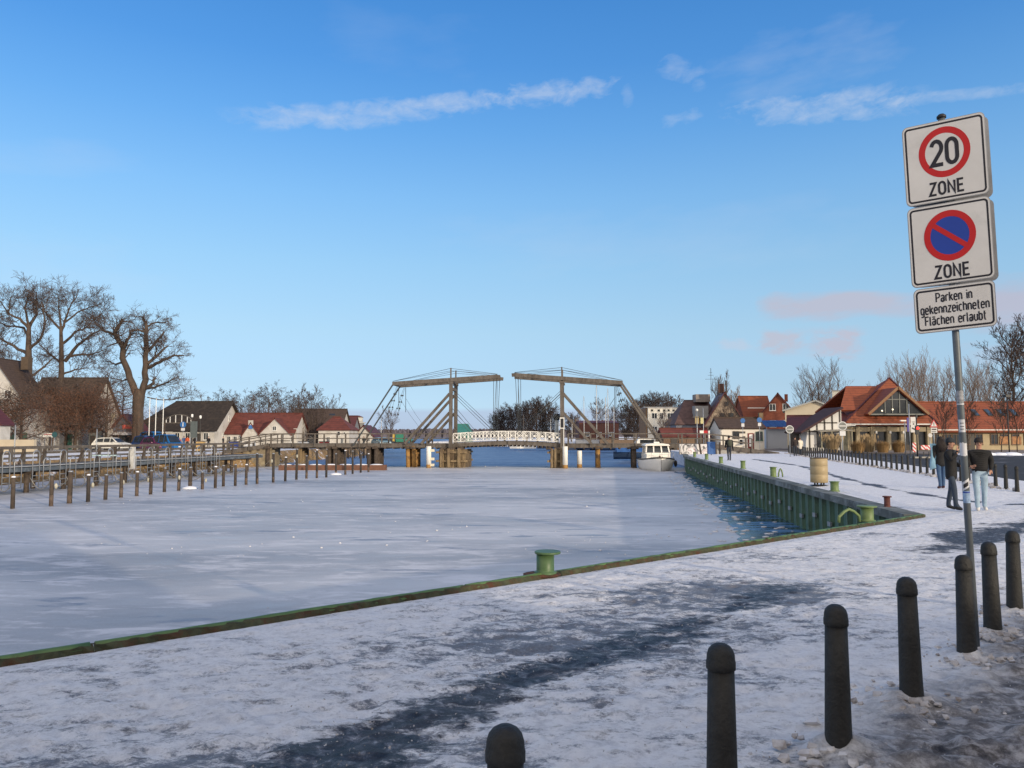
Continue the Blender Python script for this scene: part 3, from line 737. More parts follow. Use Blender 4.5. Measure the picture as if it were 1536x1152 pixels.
# near and far rows of cast iron bollards
def bollard_mesh(root):
    b_ = MB(); b_.lathe([(0.077, -0.08), (0.074, 0.05), (0.071, 0.12), (0.065, 0.40), (0.059, 0.70)], n=28); b_.build('shaft', ironm, root)
    c_ = MB(); c_.lathe([(0.061, 0.699), (0.0655, 0.703), (0.0655, 0.735), (0.063, 0.742), (0.0615, 0.765), (0.055, 0.786), (0.042, 0.802), (0.024, 0.812), (0.002, 0.815)], n=28); c_.build('domed_cap', ironm, root)
nl = ['dark iron bollard nearest the camera, only its dome above the bottom edge', 'tall dark bollard second from the camera, cut by the bottom edge',
      'dark bollard with a heap of dirty snow at its foot', 'dark iron bollard fourth along the near row, left of the sign pole', 'dark bollard standing directly in front of the sign pole foot',
      'dark bollard just right of the sign pole', 'dark bollard at the right edge, last of the near row']
rt = thing('bollard', nl[0], 'bollard', (*BOLL_NEAR[0], 0.0), 0, 'dark bollards of the near row'); bollard_mesh(rt); bk_ = kids(rt)
for i, (x, y) in enumerate(BOLL_NEAR[1:]):
    c = dup(rt, (x, y, 0), random.uniform(0, 6), nl[i + 1], ch=bk_)
    c.rotation_euler = (R([0.4, 0.3, -0.4, 0.3, -0.5, 0.5][i]), R([0.3, 0.2, -0.5, -0.3, -0.4, 0.3][i]), 0)
ROW = [(15.9, 24.3), (17.3, 29.6), (18.45, 34.0), (19.7, 40.0), (20.9, 46.0), (22.6, 54.5), (24.6, 64), (27.6, 77)]
def walk(line, step):
    out = []; acc = 0
    for a, b_ in zip(line[:-1], line[1:]):
        a = Vector(a); b_ = Vector(b_); L = (b_ - a).length; d = acc
        while d < L: out.append(a.lerp(b_, d / L)); d += step
        acc = d - L
    return out
for p in walk(ROW, 0.95):
    c = dup(rt, (p.x, p.y, -0.01), random.uniform(0, 6), 'dark iron bollard in the long row between the snowy quay and the road', ch=bk_)
    c['group'] = 'dark bollards along the road'
    c.scale = (.88, .88, random.uniform(1.0, 1.05))
# snow clods at the feet of the row
cl = MB(); random.seed(8)
def clod(mb, c, r):
    """an irregular broken lump"""
    vs = []; 
    for k in range(9):
        a = k * 2.4; z = 1 - 2 * (k + .5) / 9; q = math.sqrt(1 - z * z); rr = r * random.uniform(.55, 1.25); vs.append(Vector((c[0] + rr * q * math.cos(a) * 1.2, c[1] + rr * q * math.sin(a), c[2] + rr * z * .75)))
    bm = bmesh.new(); [bm.verts.new(v) for v in vs]; r_ = bmesh.ops.convex_hull(bm, input=bm.verts); bm.verts.index_update()
    mb.add([tuple(v.co) for v in bm.verts], [tuple(v.index for v in f.verts) for f in bm.faces]); bm.free()
for p in walk(ROW, 0.33):
    for k in range(2):
        r = random.uniform(0.04, 0.13); clod(cl, (p.x + random.uniform(-.25, .2), p.y + random.uniform(-.3, .3), r * .4), r)
for (x, y) in BOLL_NEAR:
    for k in range(60):
        a = random.uniform(0, 6.28); d = random.uniform(0.07, 0.30) + random.random() ** 3 * .3; r = random.uniform(0.008, 0.042) * (1 - .5 * min(1, d))
        if k % 2: a = -PI / 2 + random.gauss(0, .9)
        clod(cl, (x + d * math.cos(a), y + d * math.sin(a), 0.045 - d * .08 + r * .3), r * (1.6 if k % 9 == 0 else 1))
def dirty():
    m, nt, b = base_mat('dirty_snow'); v = coords(nt, 'World')
    c = ramp(nt, noise(nt, v, 3, 6, .7), [(0.35, (0.20, 0.17, 0.15)), (0.6, (0.55, 0.54, 0.55))])
    nt.links.new(c, b.inputs['Base Color']); b.inputs['Roughness'].default_value = .9
    return m
DIRTY = dirty()
tag(cl.build('snow_clods', DIRTY), None, None, kind='stuff')
# loose crumbs of ice over the trodden snow by the kerb and the track
cr = MB(); random.seed(77)
for i in range(1500):
    if i % 3:
        t = random.random(); j = random.randrange(0, 6); a, b_ = BOLL_NEAR[j], BOLL_NEAR[min(6, j + 1)]
        x = a[0] + (b_[0] - a[0]) * t + random.gauss(0.55, .6); y = a[1] + (b_[1] - a[1]) * t + random.gauss(-.3, .6)
        # keep to the road side of the row
    else:
        t = random.random(); j = random.randrange(1, 7); a, b_ = TRACK[j], TRACK[j + 1]
        x = a[0] + (b_[0] - a[0]) * t + random.gauss(0, .35); y = a[1] + (b_[1] - a[1]) * t + random.gauss(0, .35)
    if y < 2.2: continue
    r = random.uniform(0.003, 0.010) * (1.6 if i % 17 == 0 else 1)
    q = [(x + r * random.uniform(-1, 1), y + r * random.uniform(-1, 1), 0.012 + r * random.uniform(-.5, 1.2)) for _ in range(5)]
    cr.add(q, [(0, 1, 2), (0, 2, 3), (0, 3, 4), (1, 2, 4), (1, 3, 4), (0, 1, 4)])
tag(cr.build('ice_crumbs', DIRTY), None, None, kind='stuff')
# lumps of snow thrown onto the ice
lm = MB(); random.seed(21)
chunks = [(970, 800), (985, 802), (992, 807), (1003, 805), (938, 832), (402, 912), (258, 823), (375, 820), (393, 816), (482, 822), (510, 815), (1012, 712), (1008, 722), (1046, 732), (1051, 741), (1014, 745), (972, 738), (968, 730), (1030, 805), (1042, 806), (1048, 808), (900, 826), (440, 806), (580, 818), (640, 812), (700, 790), (655, 796), (745, 700), (790, 699), (728, 700), (860, 745), (880, 760), (905, 742)]
for c in chunks:
    q = G(c[0], c[1], ICE); r = random.uniform(.018, .034) * (q.y / 40 + .45)
    lm.ball((q.x, q.y, ICE + r * .3), r, 5, 0, (random.uniform(.8, 1.5), 1, .7))
for i in range(120):
    px = random.uniform(120, 1060); py = random.uniform(712, 840); q = G(px, py, ICE); r = random.uniform(.008, .022) * (q.y / 40 + .4)
    if q.x > 5: q.x -= 2
    lm.ball((q.x, q.y, ICE + r * .3), r, 4, 0, (1.2, 1, .6))
for i in range(240):     # broken pieces in the slush strip
    t = random.random(); y = 17 + 45 * t; x = 8.98 + (y - 17) * .1265 - random.uniform(.6, 4.2 - 2 * t)
    r = random.uniform(.02, .09); lm.ball((x, y, ICE + .01), r, 4, 0, (1.6, 1, .35))
tag(lm.build('snow_lumps', mat('lump_snow', (0.58, 0.58, 0.60), 0.9, 0.2, 2)), None, None, kind='stuff')
# ================================================================ bascule bridge
BR = thing('drawbridge', 'old wooden double bascule bridge with two balance beams over the frozen river', 'bridge', (-0.5, 78.4, 0), -R(5.2))
BW = 2.7                                    # width across, near face at local y=0, far face at y=BW
def dz(s):                                   # deck surface height along the bridge
    if s < -25: return max(0.15, 1.0 + (s + 25) * 0.16)
    if s > 20.5: return max(0.05, 1.0 - (s - 20.5) * 0.13)
    if abs(s) < 5.7: return 1.0 + 0.26 * (1 - (s / 5.7) ** 2)
    return 1.0
def brpart(mb, name, m, label=None): return mb.build(name, m, BR, label)
# decks (left approach, two flaps, right approach)
for nm, a, b_ in (('approach_deck', -30, -5.9), ('flap', -5.7, -0.04), ('flap', 0.04, 5.6), ('approach_deck', 5.8, 27)):
    m_ = MB(); k = max(2, int((b_ - a) / 1.2)); flap = nm == 'flap'
    for i in range(k):
        s0, s1 = a + (b_ - a) * i / k, a + (b_ - a) * (i + 1) / k
        m_.bar((s0, 0.25, dz(s0) - 0.05), (s1, 0.25, dz(s1) - 0.05), 0.5, 0.08); m_.bar((s0, BW / 2 + .2, dz(s0) - 0.05), (s1, BW / 2 + .2, dz(s1) - 0.05), BW - 0.9, 0.075)
    brpart(m_, nm, wood)
    m_ = MB()
    for y in (0.08, BW - 0.08):
        for i in range(k):
            s0, s1 = a + (b_ - a) * i / k, a + (b_ - a) * (i + 1) / k
            h = 0.34 if not flap else 0.32
            m_.bar((s0, y, dz(s0) - 0.10 - h / 2), (s1, y, dz(s1) - 0.10 - h / 2), 0.2, h)
    brpart(m_, 'edge_beam', wood)
    m_ = MB(); j = a + 0.2
    while j < b_ - .1:
        m_.box((j, BW / 2, dz(j) - 0.50), (0.13, BW + 0.1, 0.16)); j += 0.42 if flap else 0.9
    brpart(m_, 'cross_joists', wood_dark)
# timber railings
def post_rail(a, b_, step, y):
    pts = []; s_ = a
    while s_ <= b_ + .01: pts.append(s_); s_ += step
    for s_ in pts:
        m_ = MB(); m_.box((s_, y, dz(s_) + 0.30), (0.14, 0.13, 1.35)); brpart(m_, 'railing_post', wood)
    for hh, th in ((0.98, 0.10), (0.50, 0.085)):
        m_ = MB()
        for s0, s1 in zip(pts[:-1], pts[1:]): m_.bar((s0, y + (.09 if hh < .9 else 0), dz(s0) + hh), (s1, y + (.09 if hh < .9 else 0), dz(s1) + hh), 0.11, th)
        brpart(m_, 'handrail' if hh > .9 else 'middle_rail', wood)
post_rail(-29.6, -5.9, 2.37, -0.08); post_rail(-29.6, -5.9, 2.37, BW + 0.08)
post_rail(6.2, 26.6, 2.27, -0.08); post_rail(6.2, 26.6, 2.27, BW + 0.08)
# white lattice railings on the flaps: rosettes between two rails
lat = whitepaint
for y in (-0.10, BW + 0.10):
    for a, b_ in ((-5.55, -0.10), (0.10, 5.45)):
        m_ = MB(); n_ = 7; pit = (b_ - a) / n_
        for hh, th in ((0.98, 0.07), (0.12, 0.06)):
            for i in range(n_):
                s0, s1 = a + pit * i, a + pit * (i + 1); m_.bar((s0, y, dz(s0) + hh), (s1, y, dz(s1) + hh), 0.05, th)
        for i in range(n_ + 1):
            s0 = a + pit * i; m_.box((s0, y, dz(s0) + .52), (0.075, 0.06, 0.86))
        brpart(m_, 'white_railing', lat)
        m_ = MB()
        for i in range(n_):
            c = a + pit * (i + .5); z = dz(c) + .55; r = 0.33
            T = Matrix.Translation((c, y, z)) @ Matrix.Rotation(PI / 2, 4, 'X')
            m_.lathe([(0.09, -0.03), (0.09, 0.03)], n=12, T=T)
            ring = [(c + r * math.cos(2 * PI * t / 16), y, z + r * math.sin(2 * PI * t / 16)) for t in range(17)]
            m_.tube(ring, 0.017, 5, cap=False)
            for q in range(4):
                t = PI / 4 + q * PI / 2
                m_.bar((c, y, z), (c + 0.50 * math.cos(t), y, z + 0.50 * math.sin(t)), 0.03, 0.03)
        brpart(m_, 'rosettes', lat)
# portals
def portal(s0, sg):
    """sg = -1 left portal, +1 right: beams slope from the tail (outer end, lower) up to the nose"""
    for y, lbl in ((-0.22, 'near'), (BW + 0.22, 'far')):
        m_ = MB(); m_.bar((s0, y, -0.3), (s0 - 0.02 * sg, y, 7.15), 0.34, 0.34); m_.box((s0, y, 7.2), (0.5, 0.42, 0.22)); brpart(m_, 'portal_post', wood)
        # balance beam
        nose = (s0 - sg * 4.82, y, 7.82 if sg < 0 else 7.98); tail = (s0 + sg * 6.1, y, 7.10 if sg > 0 else 7.15)
        mid = s0
        m_ = MB(); m_.bar(nose, tail, 0.34, 0.40); m_.bar((nose[0] + sg * .1, y, nose[2] + .02), (nose[0] - sg * 0.28, y, nose[2] - .02), 0.28, 0.34); brpart(m_, 'balance_beam', wood)
        zt = lambda s_: nose[2] + (tail[2] - nose[2]) * (s_ - nose[0]) / (tail[0] - nose[0])
        m_ = MB(); m_.bar((mid, y, zt(mid) + .2), (mid, y, 8.75), 0.13, 0.13); brpart(m_, 'king_post', wood)
        m_ = MB(); m_.tube([(nose[0], y, nose[2] + .26), (mid, y, 8.7), (tail[0], y, tail[2] + .26)], 0.022, 5)
        m_.tube([(nose[0], y, nose[2] + .22), (mid, y, 8.45), (tail[0], y, tail[2] + .26)], 0.018, 5); brpart(m_, 'top_stay', cable)
        # hangers to the flap tip
        m_ = MB()
        for dx in (0.0, 0.28): m_.tube([(nose[0] + sg * dx + sg * .1, y, nose[2] - .2), (nose[0] + sg * dx * .2 + sg * .35, y, dz(0.9) + 1.0)], 0.028, 5)
        brpart(m_, 'hanger_chain', cable)
        # raking struts on the land side
        for top, foot in ((6.1, 4.75), (4.15, 3.05)):
            m_ = MB(); m_.bar((s0 + sg * 0.12, y, top), (s0 + sg * foot * (1.0 if sg < 0 else 0.97), y, 0.95 if y < 0 else 0.95), 0.24, 0.25); brpart(m_, 'raking_strut', wood)
        # rope stays on the flap side
        m_ = MB()
        for top, foot in ((6.3, 4.6), (6.0, 4.2), (4.6, 2.3), (4.0, 2.0)): m_.tube([(s0 - sg * .15, y, top), (s0 - sg * foot, y, dz(0) + .85)], 0.022, 5)
        brpart(m_, 'flap_stay', cable)
        # back rods from the beam tail down to the approach deck
        m_ = MB(); m_.bar((tail[0] - sg * .05, y, tail[2] - .05), (tail[0] + sg * 4.1, y, 0.75), 0.13 if sg < 0 else .2, 0.13 if sg < 0 else .2)
        brpart(m_, 'back_rod', cable if sg < 0 else wood)
        # counterweight tackle chains with blocks
        m_ = MB()
        for j, dx in enumerate((0.35, 0.75)):
            x1, z1 = tail[0] + sg * (0.95 - dx * .9 - .1), 3.9
            p0 = Vector((tail[0] - sg * (.35 + dx * .25), y, tail[2] - .25)); p1 = Vector((x1 + (-sg) * 0.0, y, z1))
            m_.tube([p0, p1], 0.014, 4)
            for t in (0.27, 0.5, 0.73, 0.95):
                m_.ball(p0.lerp(p1, t), 0.095, 6)
        m_.tube([(tail[0] - sg * .65, y, tail[2] - .2), (tail[0] - sg * .68, y, 4.3)], 0.03, 5)
        m_.tube([(tail[0] - sg * .7, y, tail[2] - 1.4), (tail[0] - sg * 1.8, y, 4.0), (tail[0] - sg * 3.4, y, 1.9)], 0.012, 4)
        brpart(m_, 'tackle_chain', cable)
    m_ = MB(); m_.bar((s0 - .02 * sg, -0.2, 6.6), (s0 - .02 * sg, BW + 0.2, 6.6), 0.28, 0.3); m_.bar((s0, -0.2, 7.32), (s0, BW + .2, 7.32), 0.2, 0.2); brpart(m_, 'portal_crossbeam', wood)
    m_ = MB(); m_.bar((s0 + sg * 6.0, 0, 7.15), (s0 + sg * 6.0, BW, 7.15), 0.3, 0.3); brpart(m_, 'tail_crossbeam', wood)
portal(-5.8, -1); portal(5.6, 1)
# piled supports
def pile_group(s0, m, n_=5, r=0.2, spread=2.6, lean=0.05, w_=None):
    for i in range(n_):
        y = 0.1 + spread * i / max(1, n_ - 1)
        MB().tube([(s0 + random.uniform(-.04, .04), y, 0.72), (s0 + lean * random.uniform(-1, 1.5), y, ICE - 0.4)], [r, r * 1.08], 10).build('pile', m, BR)
    for z in (0.55,):
        MB().box((s0, 1.4, z), (0.5, 3.4, 0.24)).build('pile_cap', wood_dark, BR)
random.seed(31)
orange_pile = mat('rusted_pile', (0.36, 0.20, 0.06), 0.8, 0.25, 3, 0.3, col2=(0.10, 0.06, 0.035), c2amt=0.42)
for sx, m in ((-25.2, wood_dark), (-22.0, wood_tan), (-18.6, wood_dark), (-18.0, wood_dark), (-14.4, wood_dark), (-13.7, wood_dark), (-10.3, orange_pile), (-9.7, orange_pile)):
    pile_group(sx, m, 5, 0.21)
for sx, m in ((9.2, orange_pile), (12.8, wood_dark), (16.2, wood_dark)): pile_group(sx, m, 4, 0.22)
# sheathed cutwater piers under the portals
def pier_box(s0, w_, lbl):
    m_ = MB()
    k = int(w_ / 0.24)
    for yy in (-0.75,):
        for i in range(k): m_.box((s0 - w_ / 2 + (i + .5) * w_ / k, yy, (0.40 + ICE - .4) / 2), (w_ / k - 0.025, 0.10, 0.40 - ICE + .4))
    for xx in (s0 - w_ / 2, s0 + w_ / 2):
        for i in range(14): m_.box((xx, -0.62 + i * 0.34, (0.40 + ICE - .4) / 2), (0.10, 0.315, 0.40 - ICE + .4))
    brpart(m_, 'pier_planking', wood_tan)
    m_ = MB(); m_.box((s0, 1.7, -0.62), (w_ - 0.2, 4.6, 1.9)); brpart(m_, 'pier_core', wood_dark)
    for z in (0.10, -0.78):
        m_ = MB(); m_.box((s0, -0.9, z), (w_ + 0.7, 0.2, 0.2)); m_.box((s0 - w_ / 2 - .12, 1.6, z), (0.16, 4.8, 0.19)); m_.box((s0 + w_ / 2 + .12, 1.6, z), (0.16, 4.8, 0.19)); brpart(m_, 'waling', wood_tan)
    for xx in (s0 - w_ * .40, s0 - w_ * .12, s0 + w_ * 0.3):
        MB().box((xx, -1.08, -0.45), (0.26, 0.16, 1.9)).build('fender_post', wood_tan, BR)
    for xx in (s0 - .9, s0, s0 + .9): MB().box((xx, -0.2, 0.48), (0.5, 1.2, 0.22)).build('bearing_block', wood_dark, BR)
pier_box(-5.55, 2.55, 'l'); pier_box(5.15, 1.35, 'r')
# signal lamp board on the right portal
m_ = MB(); m_.box((5.62, -0.46, 3.05), (0.46, 0.08, 1.12)); sg_ = brpart(m_, 'signal_board', whitepaint)
MB().box((5.62, -0.505, 3.05), (0.30, 0.05, 0.92)).build('signal_lamps', blackp, sg_)
MB().box((5.78, -0.43, 1.4), (0.07, 0.06, 2.4)).build('cable_duct', whitepaint, BR)

def BP(s_, y, z): return BR.matrix_basis @ Vector((s_, y, z))
BR.matrix_basis  # evaluated lazily
MBR = Matrix.Translation((-0.5, 78.4, 0)) @ Matrix.Rotation(-R(5.2), 4, 'Z')
def bp(s_, y, z): return MBR @ Vector((s_, y, z))
# white guide piles standing in the ice beside the piers
for s_, y, h, lab in ((-7.75, -1.7, 1.0, 'white guide pile with rubber fenders left of the left bridge pier'), (5.95, -1.7, 1.0, 'white guide pile directly in front of the right bridge pier'), (7.35, 0.2, 0.55, 'shorter white guide pile just right of the right bridge pier')):
    q = bp(s_, y, 0); t_ = thing('guide_pile', lab, 'pile', (q.x, q.y, ICE), 0, 'white guide piles at the bridge')
    MB().lathe([(0.25, -0.5), (0.25, 0.35)], n=18).build('base', orange_pile, t_)
    MB().lathe([(0.25, 0.35), (0.25, h - ICE - .3), (0.24, h - ICE - .28)], n=18).build('shaft', whitepaint, t_)
    if h > .9 and s_ < 0:
        for z in (0.9, 1.75, 0.3): MB().box((0.36, -0.05, z), (0.42, 0.26, 0.26)).build('fender', mat('pale_fender', (0.62, 0.58, 0.45), 0.7), t_)
q = bp(5.0, 3.0, 0); t_ = thing('navigation_post', 'grey cylindrical post with dark cap behind the right portal', 'post', (q.x, q.y + .8, 0.0))
MB().lathe([(0.22, 0.9), (0.22, 3.4), (0.18, 3.45)], n=14).build('shaft', mat('pale_grey', (0.42, 0.46, 0.46), 0.6), t_)
MB().lathe([(0.27, 3.45), (0.42, 3.75), (0.30, 4.1), (0.1, 4.15)], n=10).build('lamp_head', blackp, t_)

# floating timber boom left, in front of the bridge
a, b_ = G(448, 701, ICE), G(580, 705.5, ICE)
bm = thing('timber_boom', 'low reddish brown timber beam frozen in the ice before the bridge', 'boom', (a.x, 72.5, ICE))
mm = mat('reddish_timber', (0.15, 0.075, 0.05), 0.85, 0.25, 2)
L = X_(580, 72.5) - a.x
m_ = MB(); m_.box((L / 2, 0, 0.24), (L, 0.9, 0.5)); m_.build('beam', mm, bm)
m_ = MB(); 
for i in range(7): m_.ball((0.5 + i * L / 7, 0, 0.49), 0.42, 6, 0, (1.5, .9, .22))
m_.build('snow_cap', snowm, bm)
# stone bastion of the left bridge head
ab = MB(); q0, q1 = bp(-31.5, 0, 0), bp(-24.8, 0, 0)
ab.xz([(-31.5, -0.7), (-24.9, -1.6), (-24.9, 0.55), (-27.5, 0.35), (-31.5, -0.1)], 0.1, BW - .1)
o = ab.build('abutment', mat('stone_abutment', (0.22, 0.18, 0.12), 0.9, 0.3, 3, 0.5, 6, col2=(0.35, 0.30, 0.2), c2amt=0.4)); o.matrix_basis = MBR
tag(o, 'ochre stone and earth abutment carrying the left end of the bridge', 'abutment')
ab = MB(); ab.xz([(19.2, -1.6), (27.5, -1.6), (27.5, 0.0), (20.5, 0.50), (19.2, 0.45)], 0.1, BW - .1)
o = ab.build('abutment', concrete); o.matrix_basis = MBR; tag(o, 'right bridge abutment beside the white boat and the graffiti wall', 'abutment')
# graffiti covered low wall right of the boat
gm_, nt, b = base_mat('graffiti'); v = coords(nt, 'Object')
c = ramp(nt, noise(nt, v, 1.3, 2, 0.5, 1.2), [(0.42, (0.62, 0.61, 0.60)), (0.46, (0.03, 0.03, 0.035)), (0.52, (0.65, 0.64, 0.64)), (0.60, (0.58, 0.56, 0.55)), (0.62, (0.30, 0.10, 0.12)), (0.66, (0.7, 0.7, 0.7))])
nt.links.new(c, b.inputs['Base Color'])
m_ = MB(); m_.box((1.6, 0, 0.5), (3.4, 0.3, 1.0)); o = m_.build('graffiti_wall', gm_); o.location = (X_(1020, 74.5), 74.5, -0.03)
tag(o, 'low pale wall with black graffiti scrawls right of the white boat', 'wall')

# ================================================================ mooring posts in the ice (left)
POSTS = [(18.8, 714, 763), (76.5, 711, 759), (104, 706, 755), (132, 711, 752.6), (158, 711, 749.5), (181.5, 708, 746.4), (205, 706.5, 744), (225.8, 705, 741.7), (246.5, 701, 738), (268, 702, 736), (285, 700, 733), (303.6, 707, 734), (322.8, 699, 732), (335, 697.5, 729.5), (352.8, 696, 728.7), (369, 696, 727), (385.6, 679.5, 725.6), (409.8, 679.5, 723.7), (427.8, 685, 721.7), (444.5, 673, 719.4), (459.7, 683, 717.8), (475.3, 674, 717), (489.4, 683, 716), (503.8, 680, 712), (518, 675, 712), (529, 676, 710.8), (541, 680, 709), (552.7, 680, 708)]
random.seed(4)
desc = {0: 'leftmost brown mooring post in the ice, at the left edge', 2: 'thick chain-wrapped mooring post, third from the left', 10: 'mooring post with a flat white cap and an ice collar at its foot', 16: 'tall dark mooring post, first of the taller ones, left of the bridge', 19: 'tall dark mooring post with orange-brown foot', 27: 'last mooring post of the row, nearest the bridge'}
for i, (px, yt, yb) in enumerate(POSTS):
    q = G(px, yb, ICE); top = at(px, yt, q.y).z - ICE
    lab = desc.get(i, 'slim brown mooring post standing in the river ice before the left jetty')
    t_ = thing('mooring_post', lab, 'mooring post', (q.x, q.y, ICE), random.uniform(0, 6), 'mooring posts in the ice')
    r = 0.088 * (1.3 if i in (2, 10) else 1); lx, ly = random.uniform(-.03, .03), random.uniform(-.03, .03)
    m = wood_dark if (i < 16 and i not in (3, 9)) else mat('tarred_post', (0.045, 0.038, 0.034), 0.8, 0.3, 4)
    MB().tube([(0, 0, -0.3), (lx * .5, ly * .5, top * .5), (lx, ly, top - .06)], [r * 1.05, r, r * .92], 10).build('shaft', m, t_)
    MB().lathe([(r * 1.02, -0.05), (r * 1.04, random.uniform(.3, .55))], n=10).build('foot_band', mat('frosted_band', (0.11, 0.08, 0.062), 0.85, 0.4, 6), t_)
    m_ = MB(); m_.lathe([(r * .98, top - .07), (r * .98, top - .02), (r * .5, top)], (lx, ly, 0), 10); m_.build('cap', snowm if i % 3 == 0 else steel, t_)
    if i in (10, 23): 
        MB().lathe([(0.5, 0.0), (0.42, 0.08), (0.14, 0.16)], n=12).build('ice_collar', snowm, t_)
    if i % 2 == 1 and i < 22:      # ring or float tied to the post
        MB().ball((r + .09, -.05, top - .55), 0.075, 6, 0, (1, 1, 1.8)).build('float', mat('pale_float', (0.42, 0.40, 0.32), 0.6), t_)
# mooring lines sagging between posts and the jetty
for i in range(0, 22):
    px, yt, yb = POSTS[i]; q = G(px, yb, ICE); z0 = at(px, yt, q.y).z - .25
    p0 = Vector((q.x, q.y, z0)); p1 = Vector((q.x - 3.0, q.y + 3.2, -.35)); 
    pts = [p0.lerp(p1, t / 8) - Vector((0, 0, 0.5 * math.sin(PI * t / 8))) for t in range(9)]
    o = MB().tube(pts, 0.018, 5).build('mooring_line', mat('rope', (0.42, 0.36, 0.26), 0.9)); tag(o, 'sagging rope tied from a mooring post to the jetty', 'rope', 'mooring lines of the jetty')

# ================================================================ the long jetty on the left
P0, P1 = Vector((-28.5, 34, 0)), Vector((-23.7, 73, 0))
jd = (P1 - P0); JL = jd.length; jd.normalize(); jn = Vector((-jd.y, jd.x, 0))       # away from the river
JT = thing('jetty', 'long wooden jetty with steel edge beam, boarding hoops and timber railing on the left', 'jetty', P0)
def jp(l, o, z): return jd * l + jn * o + Vector((0, 0, z))
m_ = MB(); m_.bar(jp(0, 1.4, 0.0), jp(JL, 1.4, 0.0), 2.6, 0.10); m_.build('deck', wood, JT)
m_ = MB(); m_.bar(jp(-.1, 0.0, -0.12), jp(JL, 0.0, -0.17), 0.16, 0.22); m_.build('edge_beam', steelblue, JT)
m_ = MB(); m_.bar(jp(-.1, -0.02, 0.06), jp(JL, -0.02, 0.02), 0.20, 0.05); m_.build('snow_edge', mat('frosted_steel', (0.30, 0.32, 0.34), 0.5, 0.3, 3), JT)
l = 0.8; k = 0
while l < JL:
    for o_ in (0.25, 2.45):
        MB().tube([jp(l + o_ * .1, o_, -0.06), jp(l + o_ * .1, o_, ICE - .4)], 0.14, 9).build('pile', wood_dark, JT)
    MB().bar(jp(l, -0.1, -0.30), jp(l, 2.8, -0.30), 0.2, 0.22).build('crosshead', wood_dark, JT)
    l += 3.0; k += 1
l = 0.2; prev = None
while l < JL + .3:
    MB().box(jp(l, 2.65, 0.48), (0.15, 0.15, 1.05), math.atan2(jd.y, jd.x)).build('railing_post', wood, JT)
    MB().bar(jp(l - .1, 2.55, 0.85), jp(l - .75, 2.35, 0.08), 0.1, 0.12).build('railing_brace', wood_dark, JT)
    l += 1.75
for z, w_ in ((1.02, 0.16), (0.72, 0.09), (0.42, 0.10)): MB().bar(jp(0, 2.62, z), jp(JL, 2.62, z), w_, 0.13).build('rail', wood, JT)
l = 1.2; k = 0
while l < JL - 8:
    m_ = MB(); w_ = 0.26; lean = 0.10 if k % 2 else 0.0
    H_ = 0.92 if k % 2 == 0 else 0.50
    arc = [jp(l - w_ * math.cos(PI * t / 10), -.16, H_ - .26 + .26 * math.sin(PI * t / 10)) for t in range(11)]
    m_.tube([jp(l - w_, -.16, -1.15)] + arc + [jp(l + w_, -.16, -1.15)], 0.028, 6)
    for z in (-0.5, -0.8, -1.1): m_.tube([jp(l - w_, -.16, z), jp(l + w_, -.16, z)], 0.02, 5)
    m_.build('boarding_hoop', steel, JT)
    l += 0.85 if k % 2 == 0 else 1.35; k += 1
MB().box(jp(19.0, -.15, 0.25), (0.26, 0.26, 1.5)).build('power_pillar', mat('pillar_grey', (0.5, 0.5, 0.48), 0.6), JT)
MB().box(jp(17.6, 0.9, 0.45), (1.5, 0.5, 0.07), 0.1).build('bench_plank', mat('snowy_plank', (0.45, 0.6, 0.62), 0.8), JT)
for px, h, lab in ((21, 2.1, 'thin pale steel lamp pole rising from the left jetty near the left edge'), (144, 1.9, 'thin grey steel pole on the jetty in front of the white car')):
    q = at(px, 690, 46 if px == 21 else 52); t_ = thing('pole', lab, 'pole', (q.x, q.y, 0.05)); MB().tube([(0, 0, 0), (0, 0, h + .3)], 0.035, 8).build('shaft', steel, t_); MB().lathe([(0.05, h + .28), (0.05, h + .36)], n=8).build('cap', blackp, t_)
# wooden bollard rail along the shore, behind the jetty
SF = thing('shore_railing', 'rustic brown timber railing on the bank behind the jetty, left', 'railing', (-36, 52, 0))
for i in range(15):
    x, y = i * 0.45, i * 2.6
    MB().box((x, y, 0.45), (0.2, 0.2, 1.1)).build('post', wood, SF)
for z in (0.95, 0.5): MB().bar((0, 0, z), (14 * .45, 14 * 2.6, z), 0.12, 0.14).build('rail', wood, SF)

# ================================================================ motorboat
q = G(990, 705.5, ICE)
BT = thing('motorboat', 'white motorboat with wheelhouse moored bow-on at the end of the quay wall', 'motorboat', (X_(991, 69.8), 69.8, ICE), R(-4))
white_gel = mat('white_gelcoat', (0.82, 0.79, 0.72), 0.35, 0.04, 2)
stations = [(0.0, 0.02, 0.02, 1.22), (0.25, 0.42, 0.10, 1.20), (0.7, 0.85, 0.40, 1.15), (1.4, 1.25, 0.85, 1.08), (2.4, 1.52, 1.25, 1.02), (4.0, 1.62, 1.42, 0.98), (6.0, 1.58, 1.42, 0.96), (7.4, 1.48, 1.35, 0.96)]
m_ = MB(); vs = []; 
for (y, wd, ww, hd) in stations:
    y0 = y + (0.35 if y < .3 else 0) * 1
    sec = [(-wd, y, hd), (-wd * 1.0, y, hd - 0.16), (-(wd * .93), y + .02, hd * .62), (-(ww + (wd - ww) * .35), y + .08, 0.30), (-ww * .9, y + .2, -0.05), (-ww * .3, y + .35, -0.35)]
    sec += [(-x, yy, z) for x, yy, z in reversed(sec)]
    vs += sec
n_ = 12; fs = []
for i in range(len(stations) - 1):
    for j in range(n_ - 1): fs.append((i * n_ + j, (i + 1) * n_ + j, (i + 1) * n_ + j + 1, i * n_ + j + 1))
    fs.append((i * n_ + n_ - 1, (i + 1) * n_ + n_ - 1, (i + 1) * n_, i * n_))
fs.append(tuple((len(stations) - 1) * n_ + j for j in range(n_)))
